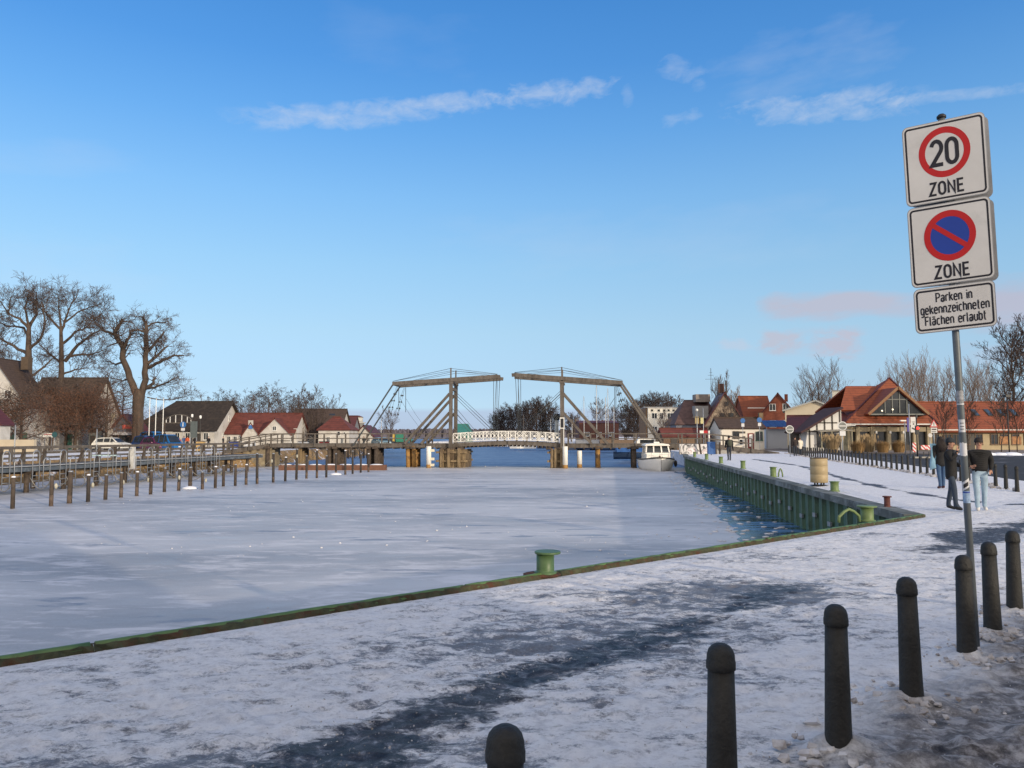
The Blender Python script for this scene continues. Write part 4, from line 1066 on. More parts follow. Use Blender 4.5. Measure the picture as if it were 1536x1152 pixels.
m_.add(vs, fs, 0, True).build('hull', white_gel, BT)
m_ = MB()
for sgn in (-1, 1): m_.tube([(sgn * s_[1], s_[0] - .02, s_[3] + .01) for s_ in stations], 0.06, 8)
m_.build('rubbing_strake', mat('strake', (0.045, 0.04, 0.035), 0.6), BT)
m_ = MB(); m_.xz([(-1.12, 1.0), (1.12, 1.0), (1.08, 1.55), (-1.08, 1.55)], 2.0, 6.6)
m_.build('cabin_base', white_gel, BT)
# wheelhouse: raked frame pillars with glass between
m_ = MB(); z0, z1 = 1.5, 2.28
for x in (-1.1, -0.38, 0.38, 1.1): m_.bar((x, 2.45, z0), (x * .9, 2.95, z1), 0.12, 0.10)
for x in (-1.06, 1.06):
    m_.bar((x, 4.3, z0), (x * .94, 4.3, z1), 0.12, .1); m_.bar((x, 5.9, z0), (x * .94, 5.8, z1), 0.12, .1)
m_.bar((-1.1, 2.45, 1.55), (1.1, 2.45, 1.55), 0.1, 0.16); m_.build('window_frame', white_gel, BT)
m_ = MB(); m_.add([(-1.05, 2.5, z0), (1.05, 2.5, z0), (0.96, 2.98, z1), (-0.96, 2.98, z1)], [(0, 1, 2, 3)]); 
for s_ in (-1, 1): m_.add([(s_ * 1.05, 2.5, z0), (s_ * 1.04, 5.9, z0), (s_ * .97, 5.8, z1), (s_ * .97, 2.98, z1)], [(0, 1, 2, 3)])
m_.build('windscreen', darkglass, BT)
m_ = MB(); m_.xz([(-1.18, 2.28), (1.18, 2.28), (1.05, 2.43), (0.5, 2.50), (-0.5, 2.50), (-1.05, 2.43)], 2.72, 6.3); m_.build('roof', white_gel, BT)
m_ = MB(); m_.box((0, 3.5, 2.58), (0.5, 0.5, 0.14)); m_.build('roof_hatch', white_gel, BT)
m_ = MB()
for s_ in (-1, 1):
    pr = [(s_ * 0.1, 0.15, 1.75), (s_ * .8, .75, 1.72), (s_ * 1.3, 1.6, 1.65), (s_ * 1.5, 2.6, 1.6)]; m_.tube(pr, 0.02, 5)
    for p in pr: m_.tube([p, (p[0], p[1], 1.1)], 0.016, 5)
m_.build('bow_rail', steel, BT)
MB().box((0, 1.6, 1.22), (0.7, 0.7, 0.16)).build('fore_hatch', white_gel, BT)
MB().ball((1.55, 1.9, 0.65), 0.16, 7, 0, (1, 1, 2)).build('fender', rubber, BT)
MB().box((0, 1.05, 1.28), (0.14, 0.25, 0.22)).build('windlass', rust, BT)
# ================================================================ buildings
def window(parent, x, z, w_, h_, y=0.0, side=None, frame=framem, cross=True, glass=None):
    """a window on the front (local -y) face at y, or on a side wall: side=+1 right end at x=y param"""
    f = MB(); t = 0.07 * max(.6, min(1.3, w_))
    def bx(cx, cz, sx, sz, d0, d1, mb):
        if side is None: mb.box((cx, y - (d0 + d1) / 2, cz), (sx, abs(d1 - d0), sz))
        else: mb.box((y + side * (d0 + d1) / 2, cx, cz), (abs(d1 - d0), sx, sz))
    for (cx, cz, sx, sz) in ((x, z + h_ / 2 - t / 2, w_, t), (x, z - h_ / 2 + t / 2, w_, t), (x - w_ / 2 + t / 2, z, t, h_ - 2 * t), (x + w_ / 2 - t / 2, z, t, h_ - 2 * t)): bx(cx, cz, sx, sz, 0.01, 0.09, f)
    if cross: bx(x, z, t * .8, h_ - 2 * t, 0.015, 0.075, f)
    bx(x, z - h_ / 2 - 0.03, w_ + .12, 0.05, 0.0, 0.14, f)
    o = f.build('window', frame, parent)
    g_ = MB(); bx(x, z, w_ - 2 * t, h_ - 2 * t, 0.004, 0.035, g_); g_.build('pane', glass or darkglass, o)
    return o

def gable_house(name, label, x0, x1, y0, dep, eave, ridge, axis='x', wall=whitewall, roof=tile_village, base=0.0, over=0.35, hipl=0, hipr=0, cat='house', rz=0, th=0.18, ridge_y=0.5):
    """front wall on y0 between world x0 and x1; ridge along x or y; hips cut the ends of an x ridge"""
    w_ = x1 - x0; root = thing(name, label, cat, ((x0 + x1) / 2, y0, base), rz)
    hw = w_ / 2; m_ = MB(); e = eave; r_ = ridge
    if axis == 'x':
        ry = dep * ridge_y
        el_ = r_ if hipl == 0 else e; er_ = r_ if hipr == 0 else e
        m_.box((0, dep / 2, e / 2), (w_, dep, e))
        if not hipl: m_.yz([(0, e), (dep, e), (ry, r_ - .05)], -hw, -hw + .3)
        if not hipr: m_.yz([(0, e), (dep, e), (ry, r_ - .05)], hw - .3, hw)
        m_.build('wall', wall, root)
        sl = (r_ - e) / ry; o_ = over
        L0, R0 = -hw - o_, hw + o_; LR, RR = (-hw + hipl if hipl else L0), (hw - hipr if hipr else R0)
        ze = e - sl * o_ + .06; sb = (r_ - e) / (dep - ry); zb = e - sb * o_ + .06
        q = MB(); q.slab([(L0, -o_, ze), (R0, -o_, ze), (RR, ry, r_ + .1), (LR, ry, r_ + .1)], th)
        q.slab([(L0, dep + o_, zb), (LR, ry, r_ + .1), (RR, ry, r_ + .1), (R0, dep + o_, zb)], th)
        if hipl: q.slab([(L0, -o_, ze), (LR, ry, r_ + .1), (L0, dep + o_, zb)], th)
        if hipr: q.slab([(R0, -o_, ze), (R0, dep + o_, zb), (RR, ry, r_ + .1)], th)
        q.build('roof', roof, root)
        MB().bar((LR, ry, r_ + .12), (RR, ry, r_ + .12), 0.24, 0.14).build('ridge_cap', roof, root)
    else:
        m_.box((0, dep / 2, e / 2), (w_, dep, e)); m_.xz([(-hw, e), (hw, e), (0, r_ - .05)], 0.0, 0.3); m_.xz([(-hw, e), (hw, e), (0, r_ - .05)], dep - .3, dep); m_.build('wall', wall, root)
        sl = (r_ - e) / hw; o_ = over; q = MB()
        for s_ in (-1, 1): q.slab([(s_ * (hw + o_), -o_, e - sl * o_ + .06), (s_ * (hw + o_), dep + o_, e - sl * o_ + .06), (0, dep + o_, r_ + .1), (0, -o_, r_ + .1)], th)
        q.build('roof', roof, root)
    return root

def chimney(root, x, y, z, w_=0.6, h=1.2, m=brick):
    MB().box((x, y, z + h / 2), (w_, w_, h)).build('chimney', m, root)
def door(root, x, w_, h, y=0.0, m=None):
    o = MB().box((x, y - 0.03, h / 2), (w_, 0.08, h)).build('door', m or mat('green_door', (0.02, 0.10, 0.07), 0.5, 0.2, 3), root)
    MB().box((x + w_ * .36, y - 0.10, h * .48), (0.05, 0.05, 0.14)).build('handle', steel, o)
    return o

# ---- left bank
# big white gabled farmhouse at the far left
Y = 92
h = gable_house('farmhouse', 'tall whitewashed gabled house with green doors at the far left edge', X_(-62, Y), X_(42, Y), Y, 4.5, 5.6, 11.2, 'y', whitewall, tile_brown, -.05)
door(h, 2.2, 1.1, 2.2); door(h, 3.9, 0.5, 2.2); window(h, 0.6, 1.6, 1.0, 1.2); window(h, 1.6, 6.8, .8, 1.0); chimney(h, 1.8, 3.0, 10.0, 0.9, 1.6, mat('tan_brick', (0.09, 0.065, 0.045), 0.9))
h = gable_house('porch_house', 'small house with dark red lean roof, cut by the left edge', X_(-70, 80), X_(1, 80), 80, 1.6, 3.2, 5.6, 'y', whitewall, tile_maroon, 0)
window(h, 0.6, 1.8, .8, 1.0); door(h, -0.8, .9, 2.0)
m_ = MB(); m_.box((0, 0, 0.7), (8.0, 0.4, 1.4)); o = m_.build('garden_wall', creamwall); o.location = (X_(-8, 74), 74, 0); tag(o, 'low cream garden wall before the farmhouse at the left edge', 'wall')
# long thatched house behind the bare trees
Y = 104
h = gable_house('thatched_house', 'long thatched house behind the big bare trees, white gable at its right end', X_(26, Y), X_(124, Y), Y, 11, 3.2, 10.0, 'x', whitewall, mat('old_thatch', (0.075, 0.055, 0.045), 0.95, 0.35, 2, 0.8, 10), -.05)
for x in (-3.2, -1.6, 0.2): window(h, x, 1.7, .9, 1.2)
window(h, 4.0, 1.5, .9, 1.1, y=(X_(124, Y) - X_(26, Y)) / 2, side=1); window(h, 5.0, 5.2, .9, 1.0, y=(X_(124, Y) - X_(26, Y)) / 2, side=1)
door(h, 2.6, 1.0, 2.1)
sh = gable_house('shed', 'small grey garden shed beside the white car', X_(134, 100), X_(146, 100), 100, 1.6, 2.3, 2.6, 'x', mat('grey_boards', (0.16, 0.17, 0.16), 0.8, 0.2, 3), tile_brown, 0, cat='shed', over=.1); door(sh, 0, .6, 1.8, m=darkframe)
# kiosk
Y = 112
k = gable_house('kiosk', 'snack kiosk with maroon gable roof and red sign behind the oak trunk', X_(166, Y), X_(206, Y), Y, 3.5, 2.6, 4.9, 'y', mat('blue_grey_boards', (0.10, 0.12, 0.16), 0.8), tile_maroon, 0, cat='kiosk', over=.5)
MB().box((0.6, -0.1, 3.1), (1.5, 0.1, 0.6)).build('sign_board', mat('salmon_red', (0.62, 0.10, 0.08), 0.5, 0.1), k)
MB().slab([(-1.9, -1.2, 1.95), (1.9, -1.2, 1.95), (1.9, 0, 2.35), (-1.9, 0, 2.35)], 0.05).build('awning', mat('grey_white_awning', (0.55, 0.55, 0.56), 0.8), k)
MB().slab([(-3.0, -0.6, 2.5), (-2.0, -0.6, 2.5), (-0.9, -0.6, 5.0), (-1.6, -0.6, 5.0)], 0.05).build('bargeboard', mat('cream_board', (0.6, 0.56, 0.42), 0.8), k)
MB().box((0, -0.03, 1.4), (3.0, 0.05, 1.0)).build('hatch', darkglass, k)
# big dark thatched hall
Y = 118
x0, x1 = X_(196, Y), X_(322, Y)
h = gable_house('thatched_hall', 'large hall with very dark hipped thatch roof and low white walls', x0, x1, Y, 13, 2.9, 7.3, 'x', whitewall, thatch, -.05, 0.5, 4.0, 0.0, 'hall')
wd = x1 - x0
for i, x in enumerate((-4.6, -3.0, -1.2, 0.8, 2.4, 5.2)): window(h, x, 1.75, .75, 1.1)
MB().box((3.9, -0.05, 1.1), (1.0, 0.1, 2.2)).build('door', darkframe, h)
window(h, 3.5, 1.6, .7, 1.2, y=wd / 2, side=1); window(h, 6.0, 4.6, .7, .9, y=wd / 2, side=1)
MB().box((-0.6, -0.2, 2.5), (1.4, 0.06, .35)).build('name_board', whitepaint, h)
# red roofed row with two white gables
Y = 122
x0, x1 = X_(335, Y), X_(440, Y); w_ = x1 - x0
h = gable_house('village_house', 'low red-tiled house with two white half-timbered gable dormers', x0, x1, Y, 9, 2.3, 5.45, 'x', whitewall, tile_village, -.05, 0.3)
for x in (-4.6, -3.6, -2.6, 0.2, 3.0, 4.4, 5.2): window(h, x, 1.3, .6, .9)
def front_gable(root, cx, hw, e, r_, out, m=whitewall, rf=tile_village, timber=True, flat=False):
    g_ = MB(); g_.xz([(cx - hw, 0.02), (cx + hw, 0.02), (cx + hw, e), (cx, r_), (cx - hw, e)], -out, 2.0); o = g_.build('gable_wall', m, root)
    q = MB(); sl = (r_ - e) / hw
    if flat:
        pass
    for s_ in (-1, 1): q.slab([(cx + s_ * (hw + .2), -out - .2, e - sl * .2 + .05), (cx + s_ * (hw + .2), 3.0, e - sl * .2 + .05), (cx, 3.0, r_ + .08), (cx, -out - .2, r_ + .08)], 0.12)
    q.build('gable_roof', rf, root)
    if timber:
        b_ = MB()
        for dx in (-.55, -.2, .2, .55): b_.box((cx + dx * hw, -out - .02, e * .5), (0.12, 0.04, e))
        b_.box((cx, -out - .02, e), (2 * hw, 0.05, 0.12)); b_.box((cx, -out - .02, e * .5), (2 * hw, 0.045, 0.10)); b_.build('timber_frame', darkframe, root)
    return o
gx = X_(378, Y) - (x0 + x1) / 2; o = front_gable(h, gx, 1.35, 2.0, 3.9, .5, timber=False); MB().box((gx, -.55, 3.9), (0.75, 0.2, 0.75)).build('gable_turret', whitewall, h)
MB().box((gx, -.6, 3.3), (0.6, 0.05, 0.75)).build('blue_shutter', mat('blue_panel', (0.05, 0.16, 0.42), 0.5), h)
gx = X_(414, Y) - (x0 + x1) / 2; front_gable(h, gx, 2.5, 2.1, 4.6, .6); window(h, gx, 3.0, .6, .7, y=-.6)
MB().box((X_(441, Y) - (x0 + x1) / 2, 1, 1.5), (.5, .5, 3.0)).build('white_chimney', whitewall, h)
# dark roofed house
Y = 132
x0, x1 = X_(432, Y), X_(509, Y)
h = gable_house('long_roof_house', 'tall dark brown roofed house behind the hedge trees, mid left', x0, x1, Y, 10, 2.6, 6.5, 'x', whitewall, tile_brown, -.05, .3); 
for x in (-2.5, -1, .6, 2.4): window(h, x, 1.5, .7, 1.0)
MB().slab([(1.8, 3.0, 5.0), (2.8, 3.0, 5.0), (2.8, 3.9, 5.75), (1.8, 3.9, 5.75)], 0.06).build('skylight', darkglass, h)
Y = 126
x0, x1 = X_(478, Y), X_(524, Y)
h = gable_house('white_house', 'white house with red hipped roof beside the dark roofed house', x0, x1, Y, 7, 2.95, 4.9, 'x', whitewall, tile_village, -.05, .3, 1.5, 2.2)
window(h, 0.8, 2.2, .5, .7, cross=False); window(h, 1.8, 2.25, .3, .4, cross=False); window(h, -0.9, 1.2, .6, .9); window(h, 1.4, 1.0, .5, .8)
Y = 142
x0, x1 = X_(512, Y), X_(530, Y)
h = gable_house('annex', 'narrow dark roofed annex between white houses at mid left', x0, x1, Y, 6, 3.2, 5.5, 'x', mat('grey_wall', (0.20, 0.21, 0.22), 0.8), tile_maroon, -.05, .2)
window(h, 0, 2.6, .6, .8)
Y = 136
x0, x1 = X_(529, Y), X_(562, Y)
h = gable_house('cottage', 'small white cottage with brown-red roof left of the bridge tackle', x0, x1, Y, 7, 1.7, 3.7, 'y', whitewall, tile_maroon, -.05, .25); window(h, -.8, 1.3, .5, .8); window(h, .9, 1.2, .5, .7)
t_ = thing('lookout_tower', 'pale round harbour tower with flat cap behind the small cottage', 'tower', (X_(538, 150), 150, 0))
MB().lathe([(1.1, 0), (1.05, 4.2), (1.35, 4.25), (1.35, 4.45)], n=16).build('shaft', mat('pale_stone', (0.42, 0.43, 0.42), 0.8, 0.1, 1), t_)
MB().lathe([(0.85, 4.45), (0.85, 5.4)], n=14).build('lantern_room', mat('pale_stone2', (0.50, 0.50, 0.47), 0.7), t_); MB().lathe([(1.0, 5.4), (0.1, 5.75)], n=14).build('cap', tile_maroon, t_)
x0, x1 = X_(545, 146), X_(566, 146)
h = gable_house('gabled_cottage', 'tiny white gable peeking behind the cottage roof near the dark bush', x0, x1, 146, 5, 2.2, 3.4, 'y', whitewall, tile_maroon, 0, .2); window(h, 0.2, 2.0, .4, .5)
# arched wooden gateway sign
Y = 106
ar = thing('arch_sign', 'curved wooden arch structure on posts before the dark hall', 'arch', (X_(268, Y), Y, 0))
m_ = MB(); pw = 1.9
m_.tube([(pw * math.cos(PI * t / 14) * 1.0, 0, 3.55 + 1.15 * math.sin(PI * t / 14)) for t in range(15)], 0.07, 6); m_.bar((-2.4, 0, 3.55), (2.6, 0, 3.55), .1, .1); m_.build('arch_beam', wood, ar)
m_ = MB()
for t in range(2, 13, 2): m_.bar((pw * math.cos(PI * t / 14), 0, 3.55), (pw * math.cos(PI * t / 14), 0, 3.55 + 1.15 * math.sin(PI * t / 14)), .08, .08)
m_.build('spindles', whitepaint, ar)
for s_ in (-1.9, 1.9): MB().box((s_, 0, 1.77), (.14, .14, 3.5)).build('post', wood_dark, ar)

# ---- beyond the river
h = gable_house('boat_hangar', 'green curved-roof hangar just right of the left bridge portal', X_(682, 236), X_(707, 236), 236, 10, 2.8, 5.4, 'x', mat('teal_sheet', (0.03, 0.14, 0.11), 0.5, 0.1, 1), mat('teal_roof', (0.05, 0.20, 0.16), 0.5, 0.1, 1), 0, .2, 0, 1.2, 'hangar'); MB().box((0, -.05, .8), (2, .1, 1.6)).build('door', darkframe, h)
h = gable_house('brown_warehouse', 'long flat brown warehouse behind the sailing masts', X_(869, 190), X_(928, 190), 190, 12, 5.0, 5.5, 'x', row_mat('brown_boards', (0.13, 0.05, 0.035), (0.07, 0.03, 0.02), .5, 0, .8), tile_maroon, 0, .1, cat='warehouse')
for x in (-3, 0, 3): window(h, x, 2.2, 1.2, 1)
h = gable_house('white_flats', 'white cubic block with square windows above the boat', X_(972, 170), X_(1017, 170), 170, 10, 8.05, 8.2, 'x', mat('white_render', (0.66, 0.63, 0.55), .8, .06, 1), mat('flat_roof', (.3, .3, .3), .8), 0, .15, cat='apartment block')
for z, row in ((6.2, 1.35), (3.2, 1.35)):
    for x in (-1.9, -0.3, 1.6): window(h, x, z, 0.75 if abs(x) < 1 else 1.25, row)
for x in (-2.4, -.9, .3, 1.3, 2.4): window(h, x, 7.45, .45, .35, cross=False, frame=darkframe)
MB().box((-3.55, 5, 4.0), (.3, 9, 8)).build('brown_side_cladding', mat('brown_cladding', (0.22, 0.13, 0.07), .8), h)
# old grey-brown gabled warehouse
Y = 132
x0, x1 = X_(1058, Y), X_(1118, Y)
oldw = mat('old_plaster', (0.34, 0.27, 0.20), .9, .3, .8, col2=(0.14, 0.11, 0.09), c2amt=.45)
h = gable_house('old_storehouse', 'tall old brown-grey gabled storehouse with bare creeper', x0, x1, Y, 14, 3.8, 9.3, 'y', oldw, tile_maroon, 0, .35, cat='storehouse', rz=-R(9))
window(h, -.5, 5.2, .8, 1.0, frame=darkframe); window(h, 1.0, 5.2, .8, 1.0, frame=darkframe); window(h, .3, 7.3, .6, .7, frame=darkframe); window(h, -1.5, 2.2, .8, 1.1, frame=darkframe)
MB().box((-0.2, 4, 10.2), (1.0, .8, 1.6)).build('chimney', mat('sooty_brick', (.09, .05, .04), .9), h); MB().box((0.6, 3, 10.2), (.25, .25, 2.6)).build('flue', darkframe, h)
m_ = MB(); m_.tube([(-1.7, 6, 9.5), (-1.7, 6, 14.0)], .05, 5); m_.bar((-2.7, 6, 12.0), (-.7, 6, 12.0), .05, .05); m_.bar((-2.2, 6, 12.7), (-1.2, 6, 12.7), .05, .05); m_.bar((-1.95, 6, 13.2), (-1.45, 6, 13.2), .05, .05); m_.build('antenna', cable, h)
Y = 136
x0, x1 = X_(1014, Y), X_(1072, Y)
h = gable_house('grey_wing', 'grey side wing with mansard roof left of the old storehouse', x0, x1, Y, 10, 4.0, 8.2, 'x', mat('grey_blue_wall', (0.17, 0.18, 0.21), .85, .3, 1, col2=(0.3, .27, .24), c2amt=.3), mat('grey_maroon_roof', (0.10, 0.06, 0.055), .8, .3, 1.5), 0, .3, 2.6, 0, 'building')
for x in (-2, -.6, .9, 2.2): window(h, x, 2.6, .7, 1.1, frame=darkframe)
h2 = h; MB().box((1.2, 1.2, 6.0), (2.4, 2.0, 2.2)).build('dormer', mat('dormer_grey', (.30, .30, .29), .8, .2, 1), h2)
MB().box((2.1, 4.0, 8.6), (2.6, 2.6, 1.4)).build('roof_turret', mat('turret_grey', (.24, .21, .19), .8, .2, 1), h2)
# low red roofs behind the bridge right end
Y = 98
h = gable_house('net_shed', 'long low boarded shed with orange-red roof behind the right bridge railing', X_(995, Y), X_(1064, Y), Y, 4, 1.75, 2.65, 'x', row_mat('brown_planks', (0.17, 0.11, 0.07), (.07, .05, .03), .25, 0, .85), tile_village, 0, .2, cat='shed')
for x in (-1.6, 1.5): door(h, x, .8, 1.6, m=darkframe)
# white ticket kiosk
Y = 96
x0, x1 = X_(1080, Y), X_(1146, Y)
h = gable_house('harbour_office', 'small white office with dark red door and brown roof near the bridge end', x0, x1, Y, 5, 2.75, 4.0, 'x', mat('bright_white_wall', (0.62, 0.58, 0.50), .8, .05, 1), tile_brown, 0, .15, cat='office')
door(h, 1.05, .75, 2.1, m=mat('maroon_door', (0.16, 0.03, 0.025), .6)); MB().box((1.05, -.09, 1.2), (.42, .03, 1.5)).build('door_panel', whitepaint, h)
window(h, 2.1, 1.75, .85, 1.1, frame=mat('green_frame', (.03, .10, .07), .5)); window(h, -.8, 1.9, .8, .9, frame=darkframe); window(h, -.2, 1.0, .5, .7, cross=False)
for x, z in ((0.2, 2.2), (.2, 1.6), (-.2, 2.2)): MB().box((x, -.03, z), (.35, .04, .25)).build('notice', darkframe, h)
MB().box((3.0, 2, 4.3), (.5, .5, .8)).build('chimney', wood_tan, h)
# red brick house
Y = 140
x0, x1 = X_(1137, Y), X_(1198, Y)
h = gable_house('brick_house', 'red brick gabled house with white windows', x0, x1, Y, 12, 5.0, 9.6, 'y', brick, tile_maroon, 0, .35, th=.2, rz=-R(19))
for x in (-.95, 1.35):
    window(h, x, 7.0, 1.1, 1.25); window(h, x, 4.0, 1.1, 1.25)
chimney(h, 1.5, 5, 8.2, .6, 1.4)
x0, x1 = X_(1117, 144), X_(1160, 144)
h = gable_house('brick_wing', 'side wing with red roof and white fascia, left of the brick gable', x0, x1, 144, 7, 5.3, 9.3, 'x', brick, tile_red, 0, .2); window(h, -1.6, 4.2, .9, 1.1)
MB().box((-.4, -.25, 7.0), (3.4, .4, .18)).build('fascia', whitepaint, h)
# cream hall with shallow roof
Y = 112
x0, x1 = X_(1180, Y), X_(1250, Y); w_ = x1 - x0
h = thing('cream_hall', 'cream hall with a shallow pale curved roof behind the maroon roofs', 'hall', ((x0 + x1) / 2, Y, 0), -R(20))
MB().xz([(-w_ / 2, 0), (w_ / 2, 0), (w_ / 2, 5.8), (w_ * .12, 6.9), (-w_ / 2, 5.6)], 0, 9).build('wall', mat('pale_cream', (.60, .53, .40), .8, .05, 1), h)
m_ = MB(); m_.slab([(-w_ / 2 - .4, -.4, 5.55), (w_ * .12, -.4, 7.0), (w_ * .12, 9, 7.0), (-w_ / 2 - .4, 9, 5.55)], .2); m_.slab([(w_ / 2 + .3, -.4, 5.75), (w_ * .12, -.4, 7.0), (w_ * .12, 9, 7.0), (w_ / 2 + .3, 9, 5.75)], .2); m_.build('roof', mat('pale_metal_roof', (.40, .41, .40), .9), h)
window(h, 1.4, 5.0, 1.0, .7); window(h, 2.5, 5.7, .5, .5, cross=False)
MB().box((w_ / 2 + .2, 1, 6.2), (.95, .95, 4.2)).build('chimney', mat('pale_chimney', (.55, .53, .46), .8), h); MB().box((w_ / 2 + .2, 1, 8.35), (1.2, 1.2, .12)).build('chimney_cap', steel, h)
# blue tarpaulin market roofs and white container
h = thing('market_tent', 'blue tarpaulin stall roof over a white container beside the office', 'market stall', (X_(1164, 104), 104, 0))
MB().box((0, 1, 1.35), (2.9, 2.2, 2.7)).build('container', mat('container_white', (.52, .55, .60), .7, .05, 1), h)
m_ = MB()
for i in range(4): m_.slab([(-1.7 + i * .85, -1, 3.0), (-.9 + i * .85, -1, 3.0), (-.9 + i * .85, 1.5, 3.9), (-1.7 + i * .85, 1.5, 3.9)], .06)
m_.build('tarpaulin', mat('blue_tarp', (.03, .07, .20), .5, .2, 2), h)
for x in (-1.6, 1.6): MB().box((x, -.95, 1.5), (.08, .08, 3.0)).build('pole', steel, h)
# maroon timber framed pub, low
Y = 92
x0, x1 = X_(1184, Y), X_(1226, Y)
timb = mat('timber_white', (.62, .62, .60), .8, .05, 1)
h = gable_house('timbered_inn', 'low half-timbered inn with dark maroon roof behind the bollard row', x0, x1, Y, 8, 2.5, 4.2, 'x', mat('dark_olive_wall', (.09, .09, .07), .8), tile_maroon, 0, .3, cat='inn', rz=-R(21))
def frame_timbers(root, xs, z1, y=-.03, diag=True):
    b_ = MB()
    for x in xs: b_.box((x, y, z1 / 2), (.16, .06, z1))
    for z in (.1, 1.0, z1): b_.box(((xs[0] + xs[-1]) / 2, y - .003, z), (xs[-1] - xs[0], .05, .14))
    if diag:
        for a, c in zip(xs[:-1], xs[1:]): b_.bar((a, y - .006, z1), (c, y - .006, 1.0), .05, .14)
    b_.build('timber_frame', darkframe, root)
MB().box((.45, -.012, 1.65), (1.9, .02, 1.2)).build('white_panels', timb, h)
frame_timbers(h, [-1.4, -.6, .3, 1.4], 2.3, y=-.06)
MB().box((-1.0, -.08, 1.1), (.7, .08, 2.0)).build('door', darkframe, h)
# slanted gabled wing with verge rising to the right
x0, x1 = X_(1206, 90), X_(1262, 90)
h = thing('timbered_gable_wing', 'half-timbered wing whose maroon roof climbs to the right', 'inn wing', (x0, 90, 0)); w_ = x1 - x0
MB().xz([(0, 0), (w_, 0), (w_, 5.0), (0.4, 2.4)], 0, 5).build('wall', timb, h)
MB().slab([(-.6, -.5, 2.25), (w_, -.5, 5.15), (w_, 5, 5.15), (-.6, 5, 2.25)], .22).build('roof', mat('plum_roof', (.065, .036, .038), .95, .2, 1), h)
b_ = MB()
for x in (.6, 1.5, 2.4, 3.3, 4.2): zz = 2.25 + 2.9 * (x + .6) / (w_ + .6) - .3; b_.box((x, -.03, zz / 2), (.15, .06, zz))
b_.box((w_ / 2, -.035, 2.3), (w_, .05, .16)); b_.box((w_ / 2 + .6, -.035, 3.3), (w_ * .5, .05, .14)); b_.build('timber_frame', darkframe, h)
MB().slab([(1.2, -1.6, 2.3), (w_ + .6, -1.6, 2.45), (w_ + .6, 0, 2.55), (1.2, 0, 2.45)], .09).build('veranda_roof', mat('veranda_grey', (.26, .24, .20), .7), h)
for x in (1.4, 2.6, 3.8, 4.9): MB().box((x, -1.5, 1.15), (.12, .12, 2.3)).build('veranda_post', mat('khaki_post', (.26, .24, .17), .8), h)
MB().box((w_ / 2 + .6, -.05, 1.2), (w_ * .6, .06, 1.6)).build('glazing', darkglass, h)

# ---- the big red roofed restaurant
Y = 91; sc_ = Y / 1150
def xl(px): return (px - 768) * sc_ * .999
RX = xl(1268); rs_ = thing('restaurant', 'restaurant with big orange-red hipped roof and glazed gable facing the quay', 'restaurant', (RX, Y, 0))
cream = mat('eave_shade_cream', (.33, .28, .19), .8, .08, 1)  # wall tone lowered: the shade under the eaves is put into the colour
def L_(px): return xl(px) - RX
e, xa, xr = 3.0, X_(1336, 96.5) - RX, L_(1402)
# walls under the eaves: piers with dark glazing
MB().box((L_(1334), 1.2, e / 2), (L_(1400) - L_(1272), .3, e)).build('glazing', darkglass, rs_)
for px in (1275, 1290, 1312, 1337, 1357, 1377, 1398): MB().box((L_(px), 0.85, e / 2), (.42 if px in (1290, 1312, 1337, 1357) else .55, .5, e)).build('wall_pier', cream, rs_)
MB().box((L_(1334), 0.9, 2.55), (L_(1400) - L_(1272), .4, .55)).build('lintel', cream, rs_)
MB().box((L_(1334), 1.0, .35), (L_(1400) - L_(1272), .3, .7)).build('plinth', mat('dark_plinth', (.07, .06, .05), .8), rs_)
MB().bar((L_(1267), -.15, e + .14), (xr, -.15, e + .14), .16, .14).build('gutter', mat('pale_gutter', (.62, .62, .60), .5), rs_)
apex = Vector((xa, 5.5, 9.05))
m_ = MB(); A = (L_(1264), 0, e + .1); B_ = (L_(1408), 0, e + .1)
m_.slab([A, B_, apex], .25)
m_.slab([A, apex, (L_(1264), 11, e + .1)], .25); m_.slab([B_, (L_(1408), 11, e + .1), apex], .25); m_.build('hipped_roof', tile_red, rs_)
for a_ in (A, B_): MB().bar(Vector(a_) + Vector((0, 0, .05)), apex + Vector((0, 0, .05)), .18, .12).build('hip_ridge', tile_maroon, rs_)
# left ridge wing
m_ = MB(); zr = 8.05; xl0, xl1 = X_(1273, 96.6) - RX, X_(1336, 96.6) - RX
m_.slab([(L_(1270), 1.8, 4.9), (xl1, 1.8, 4.9), (xl1, 5.6, zr), (xl0 - .2, 5.6, zr)], .22); m_.slab([(L_(1270), 9.5, 4.9), (xl0 - .2, 5.6, zr), (xl1, 5.6, zr), (xl1, 9.5, 4.9)], .22); m_.build('wing_roof', tile_red, rs_)
m_ = MB(); m_.yz([(2.1, 3), (9.2, 3), (9.2, 4.8), (5.6, 7.8), (2.1, 4.8)], xl0 + .45, xl0 + .6); m_.build('gable_glazing', darkglass, rs_)
m_ = MB(); m_.slab([(L_(1236), -.2, 3.1), (L_(1282), -.2, 3.1), (L_(1282), 3, 4.7), (L_(1262), 3, 4.7)], .2); m_.build('lean_to_roof', tile_maroon, rs_)
MB().box((L_(1256), 1.6, 1.4), (2.6, 2.6, 2.8)).build('lean_to_wall', mat('dark_olive_wall', (.09, .09, .07), .8), rs_)
MB().bar((L_(1222), -.5, 2.75), (L_(1280), -.5, 3.0), .14, .10).build('canopy_edge', mat('pale_gutter', (.62, .62, .60), .5), rs_)
